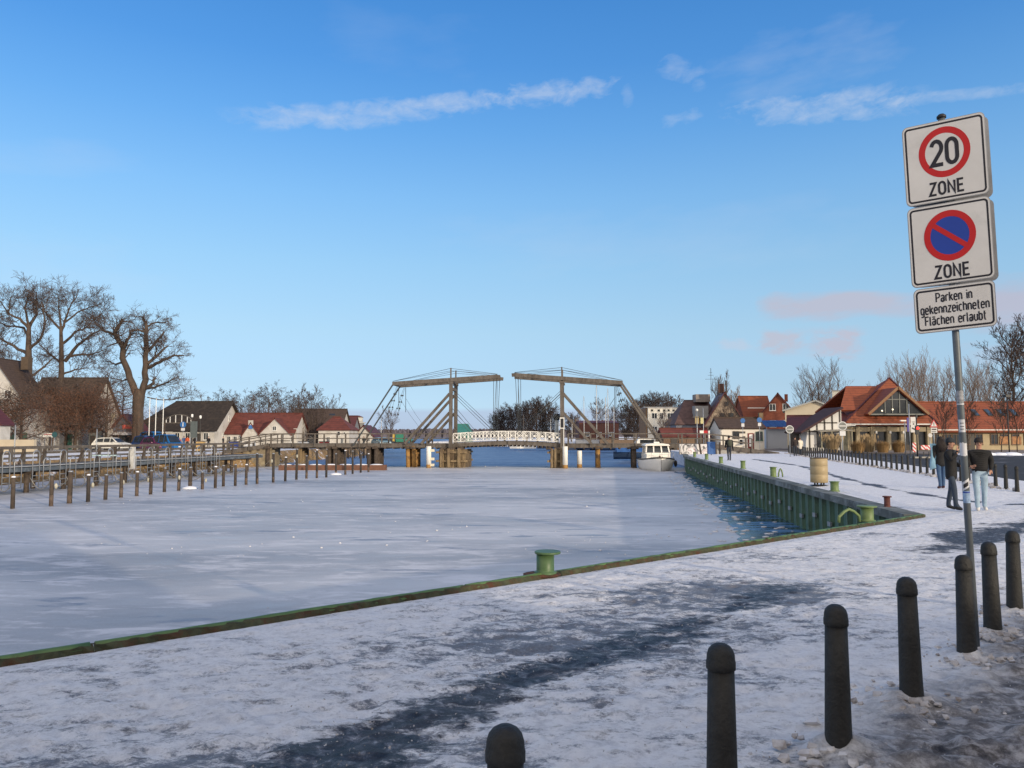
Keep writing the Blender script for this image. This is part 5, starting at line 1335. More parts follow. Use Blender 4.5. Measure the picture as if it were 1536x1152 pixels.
# glazed dormer gable
dx0, dx1, dxa = L_(1303), L_(1394), L_(1349); zb, zt = 4.35, 7.55
m_ = MB(); m_.xz([(dx0 + .3, zb), (dx1 - .3, zb), (dxa, zt - .25)], .35, .45); m_.build('gable_glass', darkglass, rs_)
m_ = MB()
for a_, b2_ in (((dx0, zb), (dxa, zt)), ((dx1, zb), (dxa, zt))): m_.slab([(a_[0], .0, a_[1]), (b2_[0], .0, b2_[1]), (b2_[0], 4.6, b2_[1]), (a_[0], 2.6, a_[1])], .22)
m_.build('dormer_roof', tile_red, rs_)
vb = mat('verge_board', (.22, .12, .06), .7)
m_ = MB(); m_.bar((dx0, -.03, zb - .02), (dxa, -.03, zt - .02), .1, .28); m_.bar((dx1, -.03, zb - .02), (dxa, -.03, zt - .02), .1, .28); m_.build('verge_boards', vb, rs_)
m_ = MB(); m_.box(((dx0 + dx1) / 2, .28, zb - .03), (dx1 - dx0 - .2, .14, .16))
for px in (1330, 1341, 1352, 1363): 
    x = L_(px); zz = zb + (zt - zb) * (1 - abs(x - dxa) / (dxa - dx0)); m_.box((x, .3, (zb + zz) / 2), (.10, .08, max(.3, zz - zb - .3)))
m_.box((dxa, .3, zb + 1.75), (2.6, .07, .1)); m_.build('glazing_bars', mat('grey_bars', (.16, .17, .16), .6), rs_)
for px, z in ((1325, 4.75), (1341, 4.9)): MB().ball((L_(px), .22, z), .09, 6).build('lamp', mat('lamp_glow', (1, .85, .6), .5, emit=(1, .85, .6), estr=2.0), rs_)
for px in (1317, 1338, 1358): MB().box((L_(px), .5, 2.2), (.2, .15, .3)).build('wall_lamp', whitepaint, rs_)
# long right wing
Y2 = 95; sc2 = Y2 / 1150
wx0, wx1 = X_(1393, Y2), X_(1760, Y2)
h = gable_house('restaurant_wing', 'long low wing with red tiled roof, skylights and cream walls at the right', wx0, wx1, Y2, 9, 2.75, 6.05, 'x', mat('wing_cream', (.40, .33, .21), .8, .12, 1), tile_red, 0, .7, cat='building')
cxw = (wx0 + wx1) / 2
for px in (1402, 1420, 1433, 1448, 1467, 1490, 1505, 1522, 1540, 1560): window(h, X_(px, Y2) - cxw, 1.35, .95, 1.3, frame=mat('brown_frame', (.12, .07, .04), .6))
door(h, X_(1455, Y2) - cxw, .9, 2.1, m=darkframe)
for px in (1463, 1483, 1502, 1521): 
    x = X_(px, Y2 + 2.5) - cxw; f_ = MB(); s0 = (6.05 - 2.75) / 4.5
    f_.slab([(x - .32, 1.9, 2.75 + 1.9 * s0 + .17), (x + .32, 1.9, 2.75 + 1.9 * s0 + .17), (x + .32, 3.1, 2.75 + 3.1 * s0 + .17), (x - .32, 3.1, 2.75 + 3.1 * s0 + .17)], .08); o = f_.build('skylight', darkframe, h)
    g_ = MB(); g_.slab([(x - .24, 2.0, 2.75 + 2.0 * s0 + .20), (x + .24, 2.0, 2.75 + 2.0 * s0 + .20), (x + .24, 3.0, 2.75 + 3.0 * s0 + .20), (x - .24, 3.0, 2.75 + 3.0 * s0 + .20)], .05); g_.build('pane', mat('sky_pane', (.05, .08, .12), .1), o)
MB().bar((wx0 - cxw + .8, -.45, 2.5), (wx1 - cxw, -.45, 2.5), .14, .12).build('gutter', mat('pale_gutter', (.62, .62, .60), .5), h)
for px in (1505, 1523): MB().box((X_(px, Y2) - cxw, -.06, 1.2), (1.2, .05, 1.0)).build('mural_panel', mat('ochre_mural', (.34, .17, .08), .8, .4, 3), h)

# ---- unseen houses added behind the photographer to cast shade over the foreground
def shade_house(name, lab, x0, x1, y0, dep, eave, ridge):
    h = gable_house(name, lab, x0, x1, y0, dep, eave, ridge, 'x', brick, tile_red, 0, .3)
    for i in range(int((x1 - x0) / 3)):
        o_ = window(h, -(x1 - x0) / 2 + 1.5 + i * 3, 1.6, 1.1, 1.3, y=0)
    return h
for hs_ in SHADE: shade_house(*hs_)
# ================================================================ trees
class Tree:
    def __init__(s, seed, gnarl=0.25, up=0.05, tip=0.012, droop=0.0, sub=(4, 6), ang=(0.5, 1.0), ratio=0.55, flat=1.0):
        s.rnd = random.Random(seed); s.tr = MB(); s.cr = MB(); s.gn = gnarl; s.up = up; s.tip = tip; s.droop = droop; s.sub = sub; s.ang = ang; s.ratio = ratio; s.tips = []; s.flat = flat
    def tri(s, mb, pts, rs, n):
        o = len(mb.v); ref = Vector((0.31, 0.95, 0.1))
        for i, p in enumerate(pts):
            d = (pts[min(i + 1, len(pts) - 1)] - pts[max(0, i - 1)]).normalized()
            a = d.cross(ref)
            if a.length < 1e-3: a = d.cross(Vector((1, 0, 0)))
            a.normalize(); b = d.cross(a)
            for k in range(n):
                t = 2 * PI * k / n; q = p + (a * math.cos(t) + b * math.sin(t)) * rs[i]; mb.v.append((q.x, q.y, q.z))
        for i in range(len(pts) - 1):
            for k in range(n):
                k2 = (k + 1) % n; mb.f.append((o + i * n + k, o + i * n + k2, o + (i + 1) * n + k2, o + (i + 1) * n + k)); mb.m.append(0); mb.smooth.append(n > 3)
    def branch(s, p, d, L, r, lvl, mx):
        rn = s.rnd; k = 4 if lvl < mx - 1 else (3 if lvl < mx else 2)
        pts = [p.copy()]; rs = [r]; d = d.normalized(); dirs = [d]
        for i in range(k):
            g = s.gn
            d = (d + Vector((rn.gauss(0, g), rn.gauss(0, g), rn.gauss(0, g * .8) + s.up - s.droop * lvl * .1))).normalized()
            pts.append(pts[-1] + d * (L / k)); rs.append(max(s.tip, r * (1 - 0.75 * (i + 1) / k))); dirs.append(d)
        s.tri(s.tr if lvl <= 1 else s.cr, pts, rs, 6 if lvl <= 1 else (4 if lvl == 2 else 3))
        if lvl >= mx: s.tips.append(pts[-1]); return
        n = rn.randint(*s.sub)
        for j in range(n):
            t = 0.25 + 0.75 * (j + rn.random()) / n; i = min(k - 1, int(t * k)); f = t * k - i
            q = pts[i].lerp(pts[i + 1], min(1, f)); dd = dirs[min(k, i + 1)]
            a = rn.uniform(*s.ang); az_ = rn.uniform(0, 2 * PI)
            u = dd.cross(Vector((0.2, 0.3, 1))).normalized(); v = dd.cross(u)
            nd = dd * math.cos(a) + (u * math.cos(az_) + v * math.sin(az_)) * math.sin(a); nd.y *= s.flat
            s.branch(q, nd, L * s.ratio * rn.uniform(.75, 1.2) * (1.1 - .35 * t), max(s.tip, rs[i] * .55), lvl + 1, mx)
    def limb(s, pts, r0, r1, n_side, L, lvl=2, mx=4, start=.3, rad=None):
        """a drawn limb with side branches"""
        pts = [Vector(p) for p in pts]; seg = []
        for a, b in zip(pts[:-1], pts[1:]):
            for j in range(3): seg.append(a.lerp(b, j / 3) + Vector((s.rnd.gauss(0, .05), s.rnd.gauss(0, .05), s.rnd.gauss(0, .05))) * (0 if (not seg) else 1))
        seg.append(pts[-1]); N = len(seg); rs = [r0 + (r1 - r0) * i / (N - 1) for i in range(N)]
        s.tri(s.tr, seg, rs, 9 if r0 > .2 else 6)
        for j in range(n_side):
            t = start + (1 - start) * (j + s.rnd.random()) / n_side; i = min(N - 2, int(t * (N - 1)))
            q = seg[i].lerp(seg[i + 1], s.rnd.random()); dd = (seg[i + 1] - seg[i]).normalized()
            a = s.rnd.uniform(.5, 1.25); az_ = s.rnd.uniform(0, 2 * PI)
            u = dd.cross(Vector((0.2, 0.3, 1))).normalized(); v = dd.cross(u)
            nd = dd * math.cos(a) + (u * math.cos(az_) + v * math.sin(az_)) * math.sin(a); nd.z += .15
            s.branch(q, nd, L * s.rnd.uniform(.6, 1.25), max(.03, rs[i] * .35), lvl, mx)
    def leaves(s, n, zlim, m, parent, size=.16, spread=.5):
        mb = MB(); c = [t for t in s.tips if zlim[0] < t.z < zlim[1]]
        if not c: return
        for i in range(n):
            t = s.rnd.choice(c); p = t + Vector((s.rnd.gauss(0, spread), s.rnd.gauss(0, spread), s.rnd.gauss(0, spread * .8)))
            a = Vector((s.rnd.uniform(-1, 1), s.rnd.uniform(-1, 1), s.rnd.uniform(-1, 1))).normalized() * size * s.rnd.uniform(.5, 1.2)
            b = a.cross(Vector((s.rnd.uniform(-1, 1), s.rnd.uniform(-1, 1), 1))).normalized() * size * .5
            mb.add([p - a * .5, p + b * .5, p + a * .5, p - b * .5], [(0, 1, 2, 3)])
        mb.build('dry_leaves', m, parent)
    def build(s, name, label, cat, loc, group=None, mt=bark, mc=twig):
        root = thing(name, label, cat, loc, 0, group)
        s.tr.build('trunk', mt, root); s.cr.build('crown', mc, root)
        return root

def zpt(zx, zy, Y, dy=0.0, base=None):       # zoomed tree sketch (scale 4.8 from (0,400)) -> world offset
    p = at(zx / 4.8, 400 + zy / 4.8, Y + dy); return p - base
# the pollarded oak with the thick trunk
Y = 110; base = at(205.5, 671, Y); base.z = 0
T1 = Tree(11, gnarl=.30, up=.03, tip=.014, sub=(4, 6), ang=(.5, 1.2), ratio=.6)
Z = lambda x, y, dy=0: zpt(x, y, Y, dy, base)
T1.tri(T1.tr, [Vector((0, 0, -.2)), Vector((0, 0, .5)), Vector((.05, 0, 3)), Vector((-.05, 0, 5.5)), Z(1000, 930), Z(1005, 880)], [1.0, .84, .74, .74, .82, .6], 14)
for L in (([(990, 930), (935, 800, .3), (885, 660, .8), (885, 560, 1), (822, 490, 1.2), (850, 430, 1.1), (884, 380, 1)], .52, .2, 24),
          ([(885, 600, .8), (905, 540, .2), (942, 495, -.4), (935, 455, -.5)], .28, .12, 9),
          ([(822, 490, 1.2), (760, 465, 1.6), (700, 430, 2), (665, 350, 2.2)], .22, .06, 12),
          ([(1015, 930), (1045, 820, -.4), (1047, 650, -.8), (1052, 520, -1), (1056, 430, -1), (1025, 360, -.8)], .5, .16, 24),
          ([(1062, 610, -.8), (1112, 560, -1.6), (1182, 468, -2)], .24, .12, 11), ([(1062, 700, -.8), (1122, 645, .2), (1212, 568, 1)], .24, .12, 11),
          ([(1070, 725, -.6), (1150, 685, -2), (1250, 640, -3), (1325, 640, -3.4)], .26, .08, 13), ([(1110, 640, .2), (1128, 610, .4), (1118, 570, .5)], .14, .08, 3),
          ([(1030, 880, 0), (1110, 870, -1), (1205, 832, -2), (1290, 790, -2.6)], .22, .05, 12), ([(1045, 880, 0), (1090, 850, .8), (1118, 800, 1)], .26, .18, 4),
          ([(1045, 465, -1), (985, 452, -2), (930, 470, -2.4)], .18, .05, 8), ([(1056, 430, -1), (1110, 400, 0), (1200, 405, 1)], .16, .05, 10),
          ([(1060, 940, 0), (1180, 960, 1), (1290, 945, 1.6), (1400, 920, 2)], .09, .03, 14), ([(900, 680, .6), (830, 700, 1.6), (760, 680, 2.4)], .18, .05, 9), ([(940, 800, .3), (880, 820, 1.6), (800, 800, 2.4)], .16, .05, 8)):
    T1.limb([Z(*p) for p in L[0]], L[1], L[2], L[3] + 2, 2.0, 2, 4)
T1.build('oak_tree', 'broad pollarded oak with thick trunk and stubby limbs beside the blue cars', 'tree', base)
# the two bigger bare trees left of it
Y = 104; base = at(48, 671, Y); base.z = 0
T2 = Tree(21, gnarl=.26, up=.05, tip=.014, sub=(5, 7), ratio=.6)
T2.tri(T2.tr, [Vector((0, 0, -.2)), Vector((0, 0, .6)), Z(225, 1000), Z(205, 760), Z(205, 620), Z(208, 430)], [.78, .62, .55, .48, .4, .25], 12)
for L in (([(208, 440), (262, 345, .6), (262, 180, 1)], .24, .06, 16), ([(205, 440), (140, 375, -.8), (60, 335, -1.5), (0, 245, -2)], .22, .05, 18), ([(200, 630), (100, 575, 1), (0, 520, 2), (-90, 430, 3)], .24, .06, 18),
          ([(205, 520), (170, 435, 1), (60, 430, 2), (-20, 400, 2.5)], .2, .05, 14), ([(205, 600), (290, 520, -1), (330, 400, -2), (300, 260, -2)], .22, .05, 18), ([(208, 740), (120, 700, -2), (20, 680, -3)], .2, .05, 13),
          ([(210, 800), (320, 720, 1), (400, 640, 2)], .2, .05, 12), ([(208, 430), (180, 300, -.6), (215, 170, -1)], .18, .04, 14), ([(60, 335, -1.5), (70, 250, -1.5), (90, 205, -1.5)], .1, .04, 7)):
    T2.limb([Z(*p) for p in L[0]], L[1], L[2], L[3] + 1, 2.2, 2, 4)
t = T2.build('beech_tree', 'tall bare tree with curling limbs at the left edge before the farmhouse', 'tree', base)
T2.leaves(3500, (2.0, 10.0), dryleaf, t, .26, .8)
Y = 107; base = at(92, 671, Y); base.z = 0
T3 = Tree(33, gnarl=.26, up=.05, tip=.014, sub=(5, 7), ratio=.6)
T3.tri(T3.tr, [Vector((0, 0, -.2)), Vector((0, 0, .5)), Z(435, 1000), Z(442, 760), Z(442, 600), Z(438, 430)], [.6, .42, .38, .36, .3, .2], 10)
for L in (([(440, 470), (470, 400, .6), (500, 300, 1), (560, 200, 1.4)], .2, .05, 18), ([(435, 450), (330, 335, -1), (275, 290, -1)], .18, .05, 14), ([(445, 560), (540, 470, 1.4), (620, 440, 2), (705, 440, 2.4)], .2, .05, 16),
          ([(470, 680), (560, 560, -1), (640, 500, -2), (720, 460, -2.4)], .26, .07, 18), ([(480, 650), (580, 630, 1), (650, 640, 2), (780, 590, 3)], .2, .04, 16), ([(438, 430), (425, 300, 0), (415, 190, 0)], .16, .04, 15),
          ([(470, 400, .6), (560, 330, .6), (650, 290, .6), (720, 275, .6)], .15, .04, 15), ([(442, 700), (350, 620, 2), (280, 560, 3)], .18, .05, 12), ([(442, 780), (540, 740, 2), (640, 730, 3)], .16, .05, 12), ([(620, 440, 2), (690, 370, 2), (770, 300, 2)], .1, .03, 9)):
    T3.limb([Z(*p) for p in L[0]], L[1], L[2], L[3] + 1, 2.2, 2, 4)
t = T3.build('bare_tree', 'bare spreading tree with forked trunk between the farmhouse and the oak', 'tree', base)
T3.leaves(2500, (2.0, 9.0), dryleaf, t, .24, .8)
# low leafy copper beeches under them: dry brown leaves still hanging
for i, (px, Yb, H_, lab) in enumerate(((30, 88, 7.4, 'low brown-leaved beech in front of the farmhouse at far left'), (76, 96, 9.6, 'broad beech with dry copper leaves hanging low before the thatched house'), (112, 99, 9.0, 'copper-brown bushy beech left of the white car'), (158, 100, 10.2, 'brown twiggy tree with dry leaves behind the white car'), (182, 118, 9.8, 'dark brown bushy tree just left of the oak'),
    (4, 87, 6.6, 'leafy brown bush tree cut by the left edge'), (55, 95, 9.0, 'brown-leaved tree directly before the valley between the two left roofs'), (98, 102, 10.2, 'tall brown-leaved tree before the right half of the thatched house'), (136, 103, 8.4, 'brown bushy tree between the thatched gable and the white car'))):
    q = at(px, 671, Yb); b = Vector((q.x, Yb, 0)); T = Tree(60 + i, gnarl=.3, up=.02, tip=.012, sub=(5, 7), ang=(.6, 1.3), ratio=.62)
    T.tri(T.tr, [Vector((0, 0, -.1)), Vector((.05, 0, 1.5)), Vector((0, .1, H_ * .45)), Vector((0, 0, H_ * .85))], [.22, .18, .13, .05], 8)
    for k in range(20):
        z = 1.2 + (H_ - 2.0) * k / 19; a = k * 2.4; L = 4.0 * (1 - .45 * k / 19); T.branch(Vector((0, 0, z)), Vector((math.cos(a), math.sin(a) * .8, .45)), L, .08, 2, 4)
    r_ = T.build('beech_bush', lab, 'tree', b, 'brown-leaved trees under the big bare trees'); T.leaves([5000, 6500, 6500, 7500, 5500, 4500, 6500, 7000, 6000][i], (0.8, H_ * 0.8), dryleaf, r_, .14, .6)

# generic bare trees, a few shapes reused
def bare_tree(seed, H_, spread=.5, up=.10, stems=1, mx=4, dens=(4, 6), tip=.02, r=.18, low=.25, n1=16, ang=(.35, .8), droop=0.0, ratio=.55):
    T = Tree(seed, gnarl=.16, up=up, tip=tip, sub=dens, ang=ang, ratio=ratio, droop=droop)
    rn = T.rnd
    for s_ in range(stems):
        a = 2 * PI * s_ / max(1, stems) + rn.uniform(-.5, .5); lean = (0 if stems == 1 else spread * .5)
        top = Vector((math.cos(a) * H_ * lean * .6, math.sin(a) * H_ * lean * .6, H_ * rn.uniform(.82, .98)))
        pts = [Vector((math.cos(a) * .2 * (stems > 1), math.sin(a) * .2 * (stems > 1), -.2))]
        for i in range(1, 6): pts.append(top * (i / 5) + Vector((rn.gauss(0, .12), rn.gauss(0, .12), 0)) * (i < 5))
        rs = [r * (1 - .16 * i) for i in range(6)]; T.tri(T.tr, pts, rs, 7)
        m = n1 // stems + 1
        for j in range(m):
            t = low + (1 - low) * (j + rn.random()) / m; i = min(4, int(t * 5)); q = pts[i].lerp(pts[i + 1], t * 5 - i)
            az_ = j * 2.4 + rn.random(); out = spread * 1.6
            T.branch(q, Vector((math.cos(az_) * out, math.sin(az_) * out, .55 + up * 4)), H_ * .30 * (1.15 - .65 * abs(t - .45)), r * .34, 2, mx)
    return T
# prototypes (unit placed), then copies with their own labels
def proto(name, T, lab, loc, mc=twig, mt=bark, group=None): return T.build(name, lab, 'tree', loc, group, mt, mc)
G_L = 'bare trees beyond the village roofs'; G_R = 'tall bare trees behind the restaurant'; G_M = 'dark bare trees behind the bridge'
def base_at(px, Y): return (X_(px, Y), Y, -0.05)
# village background, left
P1t = proto('bare_tree', bare_tree(101, 11, .5, .10, 1), 'bare tree above the ridge of the village house, left of the birch', base_at(345, 160), group=G_L); k1 = kids(P1t)
P2t = proto('birch_tree', bare_tree(102, 13.5, .32, .02, 1, 5, (3, 5), .02, .16, .2, 20, (.4, .9), .35), 'drooping birch rising highest above the red village roof', base_at(402, 150), twig_dark, group=G_L); k2 = kids(P2t)
P3t = proto('bare_tree', bare_tree(103, 11, .62, .16, 3, 4, (4, 6), .022, .14, .15, 26), 'round bushy bare tree before the dark roofed house', base_at(458, 128), twig, group=G_L); k3 = kids(P3t)
for (px, Y, s_, pr, kk, lab) in ((322, 165, .92, P1t, k1, 'dark bare tree touching the right end of the thatch roof'), (360, 175, 1.02, P2t, k2, 'slim bare tree behind the left half of the red village roof'), (378, 168, .95, P1t, k1, 'bare tree just left of the tall birch'),
        (425, 172, .85, P1t, k1, 'thin bare tree between the birch and the dark roofed house'), (440, 138, .86, P3t, k3, 'bushy bare tree left of the round one before the dark roof'), (474, 131, .78, P3t, k3, 'smaller bushy tree at the foot of the dark roofed house'),
        (236, 170, .9, P1t, k1, 'bare tree behind the left part of the dark thatch roof'), (415, 168, .8, P3t, k3, 'low spreading bare tree right behind the birch')):
    c = dup(pr, base_at(px, Y), random.uniform(0, 6), lab, s_ * .80, kk)
for i, px in enumerate((300, 314, 333, 352, 368, 388, 396, 412, 421, 434, 448, 466, 482, 496)):
    c = dup((P1t, P3t, P2t)[i % 3], base_at(px, 186 + (i * 7) % 22), i * 1.3, 'bare tree in the low hazy row far behind the village roofs', .86 + .05 * (i % 3), (k1, k3, k2)[i % 3]); c['group'] = 'far row of bare trees behind the village'
c = dup(P3t, base_at(585, 150), 1.1, 'round dark bush tree left of the bridge beams, standing alone', (.62, .62, .58), k3)
c = dup(P3t, base_at(10, 128), 2.0, 'bare bushy tree behind the farmhouse at the left edge', 1.1, k3)
for o_ in (P1t, P2t): o_.scale = (.82, .82, .82)
P3t.scale = (.82, .82, .80)
# behind the bridge: dense dark crowns
P4t = proto('dark_tree', bare_tree(104, 13, .55, .08, 3, 4, (6, 8), .036, .2, .06, 54, (.4, 1.0)), 'broad dark bare tree left of the right portal, tallest of its group', base_at(806, 255), twig_dark, group=G_M); k4 = kids(P4t)
for (px, Y, s_, lab) in ((757, 262, .80, 'dark bare tree below the gap between the two beams'), (775, 258, .86, 'dark bare tree in the middle of the group behind the white railing'), (790, 250, .9, 'dark bare tree left of the tallest one behind the white railing'), (824, 256, .9, 'dark bare tree right against the right portal post'),
        (746, 268, .68, 'small dark tree at the left end of the group behind the white railing'), (857, 240, .62, 'small dark tree just right of the right portal post')):
    dup(P4t, (X_(px, Y), Y, -.05), random.uniform(0, 6), lab, (s_ * 1.0, s_, s_), k4)
for (px, Y, s_, lab) in ((938, 215, .74, 'dark dense tree left of the white flats, lower one'), (955, 205, .78, 'dark dense tree in front of the brown side of the white flats'), (968, 225, .95, 'dark tree top above the roof of the white flats, left'), (990, 222, .98, 'dark tree top above the middle of the white flats'), (1008, 232, .96, 'pale dark tree top right above the white flats')):
    dup(P4t, (X_(px, Y), Y, -.05), random.uniform(0, 6), lab, s_, k4)
P5t = proto('bare_tree', bare_tree(105, 10.5, .6, .10, 1, 4, (4, 6), .03, .16, .25, 18), 'open rounded bare tree between the masts and the right strut', base_at(898, 205), twig_pale); k5 = kids(P5t)
dup(P5t, base_at(917, 212), 2.2, 'open bare tree behind the middle masts', .85, k5); dup(P5t, base_at(866, 216), 1.2, 'thin bare tree behind the strut foot of the right portal', .6, k5)
# by the old storehouse
P6t = proto('poplar_tree', bare_tree(106, 11.8, .26, .22, 3, 4, (4, 6), .022, .16, .12, 30, (.25, .6)), 'slender upright poplar rising behind the old storehouse chimney', base_at(1083, 152), twig_pale); k6 = kids(P6t)
dup(P6t, base_at(1104, 160), 1.0, 'pale poplar at the right shoulder of the old storehouse', (.95, .95, .83), k6)
dup(P3t, (X_(1092, 126), 126, 0), 0.4, 'bare shrubby tree growing up the front gable of the old storehouse', .62, k3)
dup(P3t, (X_(1078, 124), 124, 0), 2.4, 'thin shrub before the left of the old storehouse gable', .45, k3)
dup(P5t, (X_(995, 128), 128, 0), 2.0, 'small bare tree in front of the white flats', .5, k5)
# big trees on the right, behind the restaurant
P7t = proto('bare_tree', bare_tree(107, 13.6, .66, .17, 5, 4, (4, 6), .014, .17, .12, 46, (.25, .7)), 'large many-stemmed bare tree above the cream hall', base_at(1238, 140), twig_pale, group=G_R); k7 = kids(P7t)
dup(P7t, base_at(1215, 146), 1.9, 'bare tree leaning left beside the large one above the cream hall', (.85, .85, .84), k7); dup(P7t, base_at(1262, 150), 4.0, 'bare tree right of the large one, by the restaurant ridge', (.8, .8, .72), k7)
for (px, Y, s_, lab) in ((1368, 150, 1.12, 'tall bare tree right behind the restaurant peak'), (1350, 158, 1.02, 'bare tree rising left of the restaurant peak'), (1388, 160, 1.10, 'bare tree second right of the restaurant peak'), (1410, 165, 1.08, 'bare tree left of the sign pole, behind the long roof'),
        (1450, 156, 1.04, 'bare tree immediately right of the sign pole, behind the long roof'), (1472, 162, 1.06, 'bare tree over the second skylight of the long roof'), (1492, 170, 1.08, 'bare tree above the right half of the long roof'), (1330, 170, .9, 'small distant bare tree left of the restaurant peak')):
    dup(P7t, base_at(px, Y), random.uniform(0, 6), lab, (s_ * .85, s_ * .85, s_ * 1.04), k7)
P8t = proto('bare_tree', bare_tree(108, 16, .62, .12, 1, 5, (4, 5), .022, .28, .2, 22, (.4, .9)), 'nearer dark spreading bare tree at the right edge behind the lamp', base_at(1522, 112), twig, group=G_R); k8 = kids(P8t)
dup(P8t, base_at(1560, 118), 2.0, 'spreading bare tree cut by the right edge of the picture', 1.05, k8)
# young street trees in front of the long wing
P9t = proto('young_tree', bare_tree(109, 5.6, .42, .10, 1, 4, (4, 6), .012, .06, .25, 20), 'young staked tree left of the people by the sign pole', base_at(1416, 84), twig, group='young street trees'); k9 = kids(P9t)
for (px, Y, lab) in ((1500, 82, 'young street tree left of the tall black lamp'), (1524, 82, 'young street tree right of the tall black lamp'), (1452, 84, 'young street tree just right of the sign pole')): dup(P9t, base_at(px, Y), random.uniform(0, 6), lab, random.uniform(.9, 1.05), k9)

# far shore across the bay: one long low wood
fs_ = MB(); random.seed(55)
for i in range(900):
    x = -700 + i * 1.55; y = 1500 + random.uniform(-30, 30); h_ = 9 + 7 * vnoise(np.array([x * .012]), np.array([0.5]), 4)[0] + random.uniform(-1.5, 1.5)
    fs_.add([(x - 5, y, -2), (x + 5, y, -2), (x + 4, y + 6, -2), (x + random.uniform(-3, 3), y + 2, h_ + 2), (x - 3, y + 3, h_), (x + 4, y + 3, h_ - 1)], [(0, 1, 5, 3, 4), (1, 2, 5), (0, 4, 3)])
tag(fs_.build('far_wood', mat('hazy_wood', (.11, .10, .12), .95, .2, .05)), None, None, kind='stuff')

# ornamental grasses by the restaurant
random.seed(66)
gb = mat('dead_grass', (.27, .17, .075), .9, .35, 2); gp = mat('plume_grass', (.30, .22, .125), .9, .3, 2)
def clump(px, Y, w_, h_, lab, m, plume=False, py=None):
    mb = MB(); n = 420 if plume else 700
    for i in range(n):
        a = random.uniform(0, 6.28); rr = random.random() ** .5 * w_ * .28; L = h_ * random.uniform(.7, 1.05); out = rr / (w_ * .28) * w_ * (.34 if plume else .30) * random.uniform(.6, 1.2)
        p0 = Vector((rr * math.cos(a), rr * math.sin(a), 0)); p1 = p0 + Vector((out * .4 * math.cos(a), out * .4 * math.sin(a), L * .6)); p2 = p0 + Vector((out * math.cos(a), out * math.sin(a), L * (1 if plume else math.sqrt(max(.1, 1 - (out / (w_ * .34)) ** 2 * .6)))))
        if not plume: p2 += Vector((random.gauss(0, .08), random.gauss(0, .08), random.gauss(0, .05)))
        s_ = Vector((-math.sin(a), math.cos(a), 0)) * .012
        mb.add([p0 - s_, p0 + s_, p1 + s_, p1 - s_, p2], [(0, 1, 2, 3), (3, 2, 4)])
        if plume and i % 5 == 0:
            mb.add([p2 + Vector((0, 0, -.3)), p2 + Vector((.05, 0, -.05)), p2 + Vector((0, .02, .18)), p2 + Vector((-.05, 0, -.05))], [(0, 1, 2, 3)])
    o = mb.build('ornamental_grass', m); o.location = (X_(px, Y), Y, 0.03); tag(o, lab, 'grass clump', 'ornamental grasses before the restaurant')
clump(1247, 80, 2.0, 1.85, 'tall pale plume grass beside the round sign, left clump', gp, True); clump(1286, 79, 1.9, 1.35, 'rounded brown grass clump between two plume grasses', gb)
clump(1302, 81, 1.6, 1.8, 'tall plume grass before the restaurant window, middle clump', gp, True); clump(1323, 79, 1.8, 1.35, 'rounded dark brown grass clump under the restaurant lamps', gb); clump(1347, 79, 1.7, 1.4, 'rightmost rounded brown grass clump by the crossing', gb)
